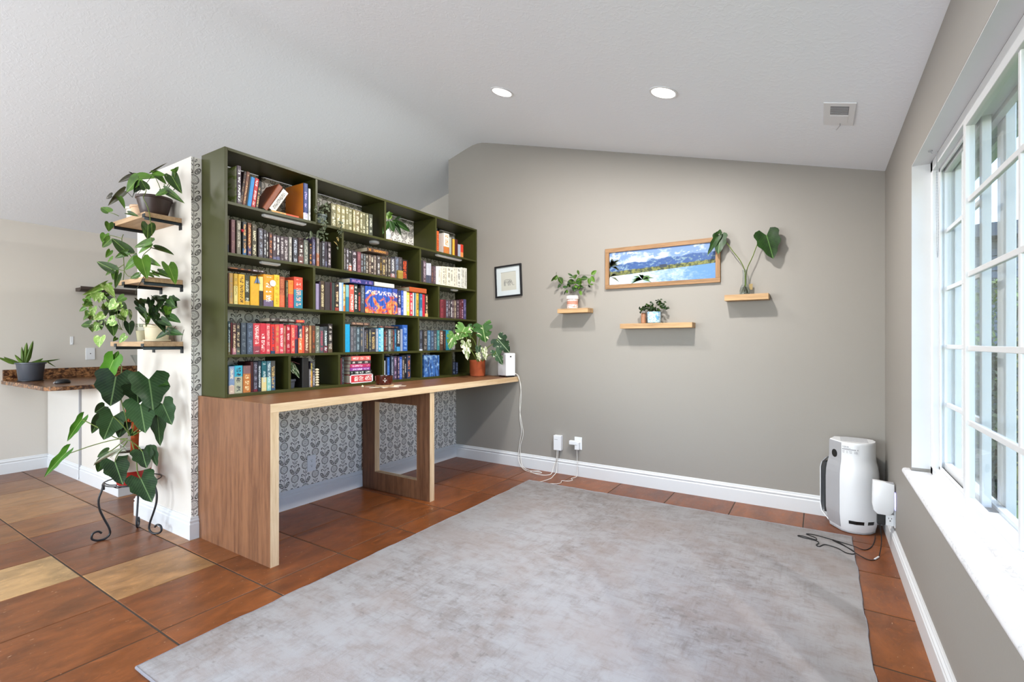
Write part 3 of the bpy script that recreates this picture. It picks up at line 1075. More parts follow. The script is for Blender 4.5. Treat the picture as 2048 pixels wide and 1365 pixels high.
 (3,2,0.0,"""
2.4506 2.5013 0.216 1fa0d2 - -|bright cyan
2.5028 2.5306 0.197 5e5a60 8a868c -|warm grey
2.5322 2.5612 0.196 50545a 7a7e86 -|grey
2.5628 2.5963 0.195 46555e a0b4bc -|slate teal
2.5975 2.6219 0.195 4a5058 b09a80 -|slate with tan figure
2.6231 2.6394 0.195 70747e - -|grey slim
2.6407 2.6596 0.178 38343a 8a8a98 -|charcoal slim
2.6609 2.6808 0.180 3e3c42 a8903c -|charcoal with gold drop
2.6821 2.7031 0.185 3a3e46 a8a878 -|charcoal with moon
2.7044 2.7545 0.190 35353b d8b878 -|dark with golden sun
2.7572 2.7846 0.189 8a94a6 b0b8c4 -|blue grey
2.7860 2.8097 0.194 2a9cc8 e0f0f4 -|cyan
2.8111 2.8424 0.195 9ad4e4 58b0d0 -|pale cyan
2.8442 2.8626 0.175 38201f c05048 -|black and red slim
2.8640 2.8904 0.183 3a3438 a09a98 -|charcoal
2.8918 2.9213 0.187 6a7478 c0c8c8 -|grey and silver
2.9232 2.9460 0.190 4a423c a09880 -|umber slim
2.9474 2.9661 0.190 40363a b04a38 -|dark with rust top
2.9676 2.9912 0.189 2c5878 5aa8c8 -|steel blue
2.9942 3.0324 0.192 22242c e0e0dc 3a88c0@.2|black and white with blue foot
3.0344 3.0602 0.192 9096aa - -|lilac grey
3.0632 3.1229 0.229 2858a8 90b0e0 -|tall royal blue"""),
 (3,3,0.0,"""
3.2725 3.3152 0.188 3a3c46 70788a c8ccd8@.08|charcoal with white foot
3.3240 3.3766 0.190 403c3a 9a9490 -|dark taupe
3.3818 3.4237 0.188 40688a 88a8c0 -|steel blue
3.4263 3.4675 0.187 3f5068 8098b0 -|blue grey
3.4702 3.5135 0.190 45464e 90989c -|charcoal
3.5162 3.5533 0.191 3a7c80 8ab0a8 -|teal slim
3.5560 3.6063 0.191 6a4a3a e8dcd0 -|brown and white
3.6091 3.6403 0.189 2a2426 8a5a40 -|black slim
3.6446 3.7199 0.196 2a88a0 60b8c8 -|bright teal"""),
 (4,1,0.0,"""
1.5832 1.6179 0.170 7d93b4 e8dcc0 c8b0a0@.3|sky and sand coloured
1.6198 1.6700 0.173 38a6c0 283440 a8a890@.6|turquoise and sand thick
1.6719 1.7196 0.171 7a5a5c e8d0a0 b06a34@.7|brown landscape
1.7210 1.7369 0.195 3a1014 - -|tall wine
1.7383 1.7673 0.193 3c3844 808090 6a2030@.08|charcoal wine-footed
1.7700 1.7919 0.196 1c2634 d0d8dc d06a58@.0|navy with white lettering
1.7933 1.8259 0.195 1f5c66 b8c8c8 d2c088@.46|teal and cream set
1.8273 1.8556 0.195 4a6a78 c8d4d4 7fb4ac@.46|slate and mint set
1.8570 1.8894 0.195 4a4a48 c8a868 33506e@.46|bronze and blue set"""),
 (4,2,0.0,"""
2.0899 2.1403 0.209 22201f - -|plain black thick
2.1428 2.1531 0.128 8a8484 e8e4e0 -|grey slim
2.1548 2.1710 0.183 3a3440 d8c040 c08850@.6|dark yellow-striped slim
2.1731 2.1903 0.121 4a4854 e8e4e4 -|slate slim"""),
 (4,3,0.0,"""
2.4090 2.4222 0.200 6a2830 30383c -|red and black patterned
2.4237 2.4469 0.206 2c3238 707880 -|tall charcoal"""),
 (4,4,0.0,"""
2.8525 2.8632 0.166 c0c8d4 - -|white slim
2.8650 2.8824 0.190 1c2030 - -|navy black slim
2.8848 2.9150 0.194 2f5ea8 5a88c8 -|blue
2.9273 2.9568 0.204 3a4458 9aa0b0 -|slate with silver marks
2.9618 2.9956 0.201 4a3a52 b8a0c0 -|dusky purple
2.9981 3.0209 0.198 3a3048 c8a8a8 -|plum with pink marks
3.0241 3.0542 0.195 2a50b0 8aa8e0 -|vivid blue
3.0568 3.0853 0.204 3a3430 a89888 -|dark umber
3.0879 3.1076 0.206 16161c d8d8d8 -|black
3.1102 3.1555 0.210 28344e c87848 -|navy with copper marks"""),
 (4,5,0.0,"""
3.3317 3.3805 0.204 3f6fb4 FOR -|blue winter forest set
3.3825 3.4316 0.202 3f6fb4 FOR -|blue winter forest set
3.4336 3.4877 0.201 3f6fb4 FOR -|blue winter forest set
3.4897 3.5464 0.199 3f6fb4 FOR -|blue winter forest set"""),
 (4,6,0.0,"""
3.7465 3.7867 0.128 22304e 8a98b0 -|dark navy patterned
3.7890 3.8283 0.120 1c2640 7080a0 -|midnight blue"""),
]
PLANTS = {
 'pothos': ([
(-3.658,1.326,2.289,-3.536,1.374,2.284,0.071,0),(-3.522,1.352,2.295,-3.43,1.389,2.279,0.048,0),(-3.519,1.373,2.289,-3.442,1.394,2.23,0.042,0),(-3.357,1.389,2.261,-3.254,1.396,2.144,0.077,0),(-3.293,1.38,2.276,-3.3,1.358,2.277,0.027,0),(-3.305,1.386,2.281,-3.291,1.399,2.31,0.023,0),(-3.316,1.338,2.145,-3.369,1.303,2.122,0.04,0),(-3.343,1.352,2.158,-3.174,1.375,2.068,0.048,0),(-3.473,1.297,2.178,-3.533,1.291,2.249,0.05,0),(-3.552,1.286,2.247,-3.626,1.246,2.171,0.078,0),(-3.552,1.297,2.224,-3.57,1.271,2.161,0.047,2),(-3.886,1.247,2.084,-3.971,1.231,2.131,0.057,0),(-3.582,1.247,2.032,-3.486,1.262,2.006,0.032,0),(-3.923,1.261,2.019,-3.926,1.26,1.964,0.048,0),(-3.389,1.277,1.942,-3.392,1.277,1.856,0.075,0),(-3.414,1.302,1.84,-3.549,1.256,1.826,0.067,0),(-3.401,1.295,1.825,-3.477,1.254,1.776,0.044,0),(-3.463,1.341,1.821,-3.339,1.394,1.783,0.06,0),(-3.689,1.281,1.806,-3.822,1.236,1.914,0.074,0),(-3.675,1.274,1.805,-3.757,1.232,1.77,0.042,0),(-3.896,1.233,1.936,-3.883,1.213,1.878,0.051,0),(-3.837,1.239,1.899,-3.947,1.226,1.854,0.051,0),(-3.866,1.248,1.83,-3.882,1.23,1.783,0.032,0),(-3.856,1.257,1.781,-3.932,1.249,1.759,0.03,0),(-3.794,1.243,1.699,-3.938,1.194,1.766,0.062,0),(-3.846,1.262,1.709,-3.964,1.247,1.677,0.036,0),(-3.79,1.248,1.691,-3.768,1.23,1.634,0.035,0),(-3.827,1.262,1.726,-3.806,1.273,1.679,0.023,1),(-3.701,1.236,1.661,-3.693,1.218,1.574,0.035,0),(-3.564,1.283,1.747,-3.659,1.247,1.689,0.058,0),(-3.607,1.298,1.783,-3.645,1.279,1.764,0.023,0),(-3.488,1.282,1.745,-3.415,1.281,1.626,0.086,0),(-3.516,1.323,1.748,-3.382,1.336,1.705,0.045,0),(-3.529,1.282,1.653,-3.593,1.255,1.631,0.034,0),],
 [[(-3.524,1.314,2.214),(-3.454,1.291,2.156),(-3.427,1.267,2.11),(-3.385,1.268,2.061),(-3.348,1.268,2.007),(-3.339,1.27,1.954),(-3.345,1.279,1.933),(-3.389,1.298,1.882)],[(-3.893,1.248,2.085),(-3.846,1.26,2.07),(-3.834,1.284,2.058)],[(-3.447,1.366,2.181),(-3.461,1.362,2.216),(-3.458,1.342,2.257)],[(-3.382,1.362,2.17),(-3.371,1.386,2.21),(-3.371,1.365,2.262)],[(-3.382,1.362,2.17),(-3.361,1.388,2.238),(-3.331,1.396,2.253),(-3.329,1.397,2.288)],[(-3.312,1.38,2.163),(-3.319,1.399,2.194)],[(-3.398,1.368,2.188),(-3.403,1.367,2.214)],[(-3.394,1.297,1.871),(-3.414,1.302,1.831),(-3.43,1.308,1.813),(-3.504,1.299,1.781),(-3.517,1.295,1.755)],[(-3.795,1.294,1.936),(-3.774,1.279,1.904),(-3.77,1.28,1.866),(-3.744,1.277,1.785),(-3.721,1.273,1.696),(-3.695,1.259,1.63)],[(-3.774,1.279,1.904),(-3.849,1.26,1.926),(-3.921,1.24,1.942)],[(-3.617,1.3,1.798),(-3.666,1.287,1.799),(-3.686,1.282,1.808),(-3.64,1.284,1.772),(-3.579,1.289,1.745)],[(-3.595,1.295,1.788),(-3.58,1.299,1.761),(-3.516,1.296,1.753)],[(-3.722,1.272,1.693),(-3.773,1.259,1.708),(-3.724,1.272,1.732)],[(-3.719,1.273,1.693),(-3.648,1.271,1.652),(-3.543,1.289,1.655),(-3.528,1.292,1.669)]]),
 'darkleaf': ([
(-3.708,1.317,2.301,-3.882,1.286,2.286,0.038,3),(-3.78,1.295,2.213,-3.89,1.239,2.122,0.045,3),(-3.829,1.244,2.178,-3.868,1.223,2.164,0.051,3),(-3.76,1.262,2.157,-3.677,1.263,2.081,0.032,0),(-3.672,1.287,2.308,-3.617,1.313,2.283,0.012,3),(-3.528,1.356,2.308,-3.398,1.378,2.348,0.012,3),],
 [[(-3.682,1.303,2.16),(-3.689,1.281,2.185),(-3.717,1.274,2.197)],[(-3.682,1.303,2.16),(-3.652,1.311,2.228),(-3.675,1.305,2.291)],[(-3.682,1.303,2.16),(-3.632,1.317,2.287)],[(-3.652,1.311,2.165),(-3.539,1.341,2.26),(-3.509,1.349,2.303)]]),
 'shelfvine': ([
(-3.337,1.364,1.704,-3.232,1.36,1.59,0.077,0),(-3.461,1.362,1.674,-3.343,1.393,1.633,0.044,0),(-3.517,1.347,1.675,-3.425,1.351,1.645,0.031,0),(-3.54,1.34,1.665,-3.496,1.351,1.643,0.022,0),],
 [[(-3.507,1.35,1.641),(-3.497,1.352,1.663),(-3.459,1.362,1.687),(-3.372,1.375,1.697),(-3.35,1.371,1.704)],[(-3.497,1.352,1.663),(-3.485,1.335,1.682),(-3.493,1.322,1.688)],[(-3.455,1.281,1.639),(-3.439,1.254,1.59),(-3.451,1.24,1.551),(-3.456,1.239,1.527)]]),
 'syngonium': ([
(-3.884,1.229,1.619,-4.066,1.161,1.536,0.049,1),(-3.848,1.218,1.597,-3.749,1.234,1.526,0.056,1),(-3.877,1.2,1.545,-3.852,1.186,1.49,0.041,1),(-4.033,1.23,1.571,-4.11,1.189,1.525,0.046,1),(-3.836,1.19,1.271,-3.821,1.174,1.208,0.078,1),(-4.009,1.186,1.356,-4.058,1.153,1.352,0.057,0),(-3.697,1.217,1.376,-3.742,1.184,1.351,0.069,1),(-3.717,1.212,1.344,-3.672,1.203,1.277,0.055,0),(-3.721,1.231,1.488,-3.757,1.201,1.443,0.073,1),(-3.816,1.196,1.415,-3.857,1.164,1.378,0.048,1),(-4.05,1.195,1.507,-4.049,1.171,1.479,0.042,0),(-4.15,1.206,1.47,-4.193,1.182,1.446,0.031,0),(-4.03,1.187,1.418,-4.099,1.172,1.388,0.057,0),(-3.864,1.193,1.346,-3.88,1.169,1.308,0.048,1),(-3.573,1.229,1.277,-3.597,1.202,1.234,0.046,1),(-3.687,1.22,1.267,-3.677,1.202,1.245,0.025,0),(-3.578,1.248,1.356,-3.535,1.239,1.284,0.054,2),(-3.948,1.276,1.468,-3.87,1.223,1.428,0.054,0),(-3.772,1.309,1.444,-3.654,1.286,1.382,0.037,1),(-3.996,1.2,1.421,-4.075,1.204,1.378,0.052,1),(-4.05,1.244,1.379,-3.785,1.182,1.329,0.049,0),(-3.941,1.203,1.55,-3.843,1.163,1.501,0.056,1),(-4.06,1.178,1.497,-4.063,1.224,1.479,0.044,1),(-3.893,1.262,1.364,-3.95,1.263,1.321,0.048,0),(-4.098,1.195,1.526,-4.054,1.209,1.487,0.042,0),(-3.726,1.275,1.526,-3.753,1.242,1.497,0.047,0),(-3.844,1.238,1.485,-3.967,1.232,1.464,0.04,1),(-3.945,1.185,1.46,-3.889,1.168,1.41,0.044,1),(-3.922,1.244,1.552,-3.943,1.23,1.511,0.039,0),(-3.943,1.212,1.364,-3.876,1.177,1.321,0.047,1),(-3.842,1.275,1.45,-3.773,1.222,1.42,0.054,0),(-3.733,1.251,1.413,-3.723,1.278,1.377,0.048,1),(-4.038,1.256,1.455,-3.751,1.195,1.414,0.05,0),(-4.06,1.203,1.349,-3.979,1.193,1.308,0.039,1),(-3.869,1.206,1.469,-3.935,1.252,1.441,0.037,1),(-3.851,1.292,1.484,-3.652,1.261,1.443,0.055,0),(-3.872,1.301,1.437,-3.653,1.262,1.38,0.045,0),(-3.831,1.213,1.367,-3.886,1.241,1.326,0.042,1),(-3.988,1.23,1.545,-3.787,1.205,1.514,0.039,1),(-3.767,1.275,1.467,-3.806,1.243,1.434,0.052,1),(-3.687,1.248,1.475,-3.795,1.24,1.449,0.037,1),(-4.058,1.2,1.439,-4.058,1.19,1.394,0.051,1),(-3.965,1.268,1.364,-3.743,1.213,1.323,0.042,1),(-3.815,1.233,1.44,-3.697,1.198,1.382,0.04,0),(-3.802,1.235,1.5,-3.769,1.235,1.451,0.054,1),(-3.688,1.266,1.441,-3.727,1.274,1.384,0.042,1),(-3.884,1.269,1.53,-3.738,1.193,1.495,0.053,0),],
 [[(-3.74,1.268,1.32),(-3.719,1.242,1.374),(-3.711,1.234,1.447),(-3.721,1.231,1.484)],[(-3.74,1.268,1.32),(-3.769,1.229,1.353),(-3.877,1.2,1.414)],[(-3.73,1.27,1.316),(-3.721,1.231,1.33),(-3.717,1.212,1.344)],[(-3.774,1.279,1.32),(-3.878,1.252,1.416),(-3.895,1.206,1.535)],[(-3.764,1.282,1.328),(-3.795,1.274,1.49),(-3.851,1.228,1.591)]]),
 'hoya_shelf': ([
(-3.26,1.322,1.297,-3.336,1.291,1.26,0.038,2),(-3.273,1.339,1.304,-3.154,1.36,1.286,0.052,2),(-3.294,1.354,1.389,-3.187,1.362,1.359,0.053,2),(-3.334,1.302,1.367,-3.238,1.307,1.3,0.059,2),(-3.313,1.318,1.371,-3.22,1.332,1.334,0.049,2),(-3.362,1.36,1.513,-3.373,1.33,1.515,0.039,2),(-3.365,1.393,1.508,-3.301,1.391,1.459,0.051,2),(-3.455,1.381,1.483,-3.493,1.377,1.455,0.048,0),(-3.438,1.394,1.475,-3.371,1.411,1.452,0.055,2),(-3.447,1.312,1.498,-3.406,1.293,1.441,0.042,2),(-3.3,1.354,1.496,-3.189,1.333,1.448,0.042,2),(-3.588,1.321,1.442,-3.42,1.277,1.381,0.044,0),(-3.445,1.317,1.444,-3.443,1.311,1.386,0.038,2),(-3.478,1.351,1.466,-3.415,1.331,1.41,0.05,2),(-3.602,1.308,1.504,-3.516,1.307,1.455,0.044,2),(-3.568,1.298,1.458,-3.508,1.317,1.415,0.044,2),(-3.618,1.327,1.496,-3.485,1.331,1.478,0.05,2),(-3.479,1.311,1.399,-3.385,1.326,1.394,0.045,0),(-3.642,1.323,1.499,-3.604,1.318,1.452,0.051,2),(-3.337,1.377,1.483,-3.35,1.378,1.427,0.045,0),(-3.399,1.352,1.511,-3.369,1.37,1.492,0.048,2),(-3.362,1.361,1.458,-3.264,1.358,1.46,0.048,2),(-3.454,1.303,1.469,-3.491,1.352,1.47,0.05,2),(-3.371,1.385,1.503,-3.292,1.406,1.498,0.047,2),(-3.286,1.341,1.447,-3.332,1.357,1.4,0.044,0),(-3.39,1.373,1.414,-3.272,1.345,1.375,0.044,2),(-3.338,1.36,1.442,-3.2,1.35,1.448,0.037,0),(-3.407,1.315,1.412,-3.391,1.312,1.37,0.036,2),(-3.448,1.369,1.446,-3.379,1.379,1.395,0.039,2),(-3.41,1.323,1.413,-3.33,1.302,1.372,0.044,2),(-3.463,1.375,1.511,-3.429,1.347,1.449,0.042,2),(-3.568,1.341,1.402,-3.506,1.313,1.335,0.033,0),(-3.366,1.37,1.424,-3.359,1.371,1.377,0.039,0),(-3.416,1.321,1.511,-3.339,1.321,1.47,0.042,2),(-3.497,1.342,1.503,-3.29,1.313,1.506,0.05,2),],
 [[(-3.478,1.337,1.39),(-3.388,1.329,1.433),(-3.35,1.339,1.468)],[(-3.478,1.337,1.39),(-3.337,1.322,1.375),(-3.239,1.338,1.317),(-3.218,1.353,1.335)],[(-3.453,1.26,1.386),(-3.395,1.266,1.357),(-3.307,1.289,1.335)],[(-3.308,1.382,1.248),(-3.282,1.368,1.277),(-3.233,1.36,1.297)],[(-3.278,1.41,1.248),(-3.273,1.411,1.277),(-3.274,1.422,1.316)]]),
 'philo': ([
(-3.759,1.242,1.019,-3.73,1.207,0.842,0.204,4),(-3.509,1.327,1.009,-3.413,1.317,0.834,0.205,4),(-3.497,1.278,0.858,-3.403,1.268,0.702,0.16,4),(-3.638,1.309,0.951,-3.585,1.3,0.859,0.151,4),(-3.781,1.237,0.769,-3.801,1.192,0.621,0.146,4),(-3.856,1.262,1.123,-3.946,1.222,0.935,0.1,5),(-3.87,1.273,1.128,-3.811,1.271,1.18,0.048,5),(-3.437,1.373,0.856,-3.359,1.39,0.735,0.114,4),(-3.451,1.349,0.796,-3.442,1.362,0.593,0.085,4),(-3.484,1.383,0.982,-3.434,1.404,0.977,0.06,2),(-4.02,1.268,0.813,-4.09,1.232,0.764,0.072,2),(-4.043,1.253,0.736,-4.125,1.225,0.622,0.072,2),(-3.797,1.295,0.721,-3.787,1.267,0.625,0.087,2),(-4.213,1.206,0.717,-4.396,1.166,0.545,0.06,5),(-4.381,1.169,0.478,-4.625,1.097,0.279,0.064,5),(-3.691,1.216,0.494,-3.552,1.205,0.387,0.136,4),(-3.88,1.216,0.48,-3.898,1.192,0.405,0.065,2),(-3.852,1.232,0.537,-3.975,1.206,0.492,0.054,2),(-3.48,1.282,0.572,-3.379,1.263,0.497,0.115,4),(-3.447,1.319,0.58,-3.383,1.323,0.49,0.051,4),(-3.422,1.253,0.422,-3.314,1.266,0.303,0.142,4),(-3.702,1.316,0.668,-3.697,1.286,0.646,0.051,2),],
 [[(-3.684,1.289,0.649),(-3.706,1.284,0.706),(-3.72,1.281,0.769),(-3.749,1.275,0.831),(-3.778,1.269,0.928),(-3.782,1.278,1.016)],[(-3.67,1.292,0.616),(-3.796,1.254,0.628),(-3.973,1.227,0.675),(-4.213,1.206,0.717)],[(-3.659,1.284,0.788),(-3.706,1.284,0.823),(-3.749,1.275,0.826)],[(-3.77,1.25,1.018),(-3.752,1.264,0.93)],[(-3.509,1.327,1.009),(-3.645,1.328,0.881),(-3.688,1.298,0.735)],[(-3.497,1.278,0.858),(-3.581,1.28,0.747),(-3.645,1.287,0.668)],[(-3.781,1.237,0.769),(-3.712,1.262,0.714),(-3.684,1.289,0.649)],[(-3.812,1.292,1.079),(-3.841,1.286,1.108),(-3.883,1.277,1.128)],[(-3.812,1.292,1.079),(-3.819,1.29,1.014)],[(-3.437,1.373,0.856),(-3.547,1.349,0.764),(-3.667,1.303,0.663)],[(-3.451,1.349,0.796),(-3.526,1.333,0.72),(-3.667,1.303,0.649)],[(-3.706,1.284,0.628),(-3.831,1.257,0.611),(-4.067,1.217,0.555),(-4.338,1.179,0.479),(-4.386,1.168,0.472)],[(-3.629,1.28,0.621),(-3.5,1.257,0.537),(-3.452,1.247,0.461),(-3.422,1.253,0.422)],[(-3.687,1.278,0.615),(-3.693,1.226,0.53),(-3.691,1.216,0.494)],[(-3.631,1.29,0.608),(-3.529,1.281,0.594),(-3.48,1.282,0.572)],[(-3.73,1.279,0.615),(-3.81,1.241,0.551),(-3.852,1.232,0.537)]]),
 'spider': ([
(-3.677,1.27,0.551,-3.795,1.214,0.52,0.013,6),(-3.692,1.257,0.563,-3.917,1.167,0.455,0.017,6),(-3.667,1.262,0.559,-3.737,1.226,0.535,0.011,6),(-3.665,1.252,0.583,-3.729,1.197,0.515,0.012,6),(-3.677,1.27,0.562,-3.714,1.241,0.607,0.01,6),],
 []),
 'monstera': ([
(-2.86,3.667,1.386,-2.883,3.592,1.27,0.179,7),(-2.881,3.715,1.385,-2.85,3.744,1.278,0.138,7),(-2.906,3.558,1.313,-2.925,3.513,1.177,0.124,7),(-2.836,3.648,1.236,-2.786,3.613,1.076,0.104,8),(-2.743,3.787,1.403,-2.708,3.792,1.238,0.191,7),(-2.707,3.847,1.433,-2.705,3.848,1.462,0.048,7),(-2.644,3.905,1.273,-2.543,3.97,1.139,0.171,9),(-2.643,3.865,1.156,-2.579,3.896,1.019,0.106,9),(-2.747,3.73,1.199,-2.743,3.706,1.118,0.06,9),(-2.696,3.749,1.178,-2.669,3.746,1.069,0.063,8),(-2.727,3.694,1.132,-2.698,3.693,1.062,0.047,8),],
 [[(-2.783,3.778,1.055),(-2.806,3.757,1.23),(-2.838,3.728,1.299),(-2.857,3.684,1.381)],[(-2.775,3.758,1.056),(-2.823,3.674,1.21),(-2.847,3.638,1.33),(-2.906,3.558,1.313)],[(-2.773,3.747,1.056),(-2.807,3.688,1.168),(-2.836,3.648,1.236)],[(-2.777,3.783,1.055),(-2.779,3.782,1.241),(-2.759,3.8,1.332),(-2.743,3.787,1.4)],[(-2.759,3.8,1.055),(-2.723,3.832,1.177),(-2.664,3.886,1.236),(-2.644,3.905,1.271)],[(-2.743,3.787,1.056),(-2.7,3.826,1.114),(-2.647,3.861,1.127),(-2.643,3.865,1.156)],[(-2.751,3.753,1.057),(-2.749,3.741,1.136),(-2.747,3.73,1.199)]]),
 'hoya_wall': ([
(-2.058,4.023,1.866,-2.129,4.034,1.81,0.022,0),(-2.076,4.059,1.869,-2.082,4.03,1.821,0.034,0),(-2.067,4.067,1.851,-2.03,4.086,1.79,0.057,0),(-2.039,4.069,1.788,-2.064,4.047,1.748,0.023,2),(-1.903,4.036,1.843,-1.941,4.009,1.872,0.018,2),(-1.846,4.05,1.855,-1.874,4.068,1.908,0.022,0),(-1.911,4.062,1.835,-1.949,4.046,1.838,0.01,2),(-1.73,4.056,1.847,-1.685,4.069,1.886,0.036,0),(-1.731,4.057,1.836,-1.7,4.054,1.779,0.036,0),(-1.751,4.059,1.761,-1.707,4.056,1.758,0.016,0),(-1.764,4.072,1.76,-1.756,4.09,1.736,0.015,2),(-1.882,4.033,1.855,-1.874,4.016,1.82,0.055,0),(-1.965,4.055,1.797,-1.891,4.069,1.79,0.063,0),(-1.863,4.062,1.828,-1.836,4.054,1.759,0.059,0),(-1.815,4.026,1.817,-1.75,4.022,1.815,0.047,0),(-1.738,4.022,1.814,-1.732,4.015,1.759,0.036,0),(-1.972,4.069,1.751,-2.021,4.058,1.758,0.026,2),(-1.903,4.044,1.751,-1.882,4.034,1.705,0.041,2),(-1.956,4.037,1.724,-2.009,4.055,1.678,0.022,2),(-1.843,4.054,1.712,-1.818,4.034,1.668,0.033,0),(-1.867,4.072,1.744,-1.855,4.09,1.731,0.037,2),(-1.948,4.069,1.779,-1.975,4.075,1.759,0.041,0),(-1.882,4.054,1.751,-1.901,4.058,1.725,0.032,0),(-1.88,4.042,1.741,-1.845,4.053,1.752,0.024,0),(-1.846,4.059,1.76,-1.807,4.045,1.737,0.025,2),(-1.89,4.047,1.79,-1.84,4.019,1.768,0.027,0),(-1.949,4.024,1.718,-1.965,4.031,1.691,0.028,0),(-1.844,4.06,1.801,-1.816,4.053,1.822,0.023,0),(-1.861,4.047,1.731,-1.882,4.049,1.759,0.024,2),(-1.872,4.028,1.736,-1.871,4.038,1.766,0.031,0),(-1.953,4.052,1.794,-1.917,4.066,1.801,0.033,0),(-1.865,4.027,1.781,-1.822,4.017,1.791,0.029,2),(-1.949,4.021,1.792,-1.926,4.034,1.769,0.027,2),(-1.89,4.037,1.774,-1.887,4.027,1.802,0.031,0),(-1.964,4.077,1.783,-1.967,4.056,1.753,0.025,0),(-1.825,4.028,1.739,-1.865,4.044,1.723,0.027,0),],
 [[(-1.922,4.05,1.694),(-1.906,4.05,1.785),(-1.988,4.05,1.809),(-2.071,4.05,1.853),(-2.078,4.05,1.899)],[(-1.906,4.05,1.693),(-1.858,4.05,1.837),(-1.794,4.05,1.849),(-1.727,4.05,1.842)],[(-1.89,4.05,1.699),(-1.818,4.05,1.754),(-1.755,4.05,1.757),(-1.735,4.05,1.799)]]),
 'jade': ([
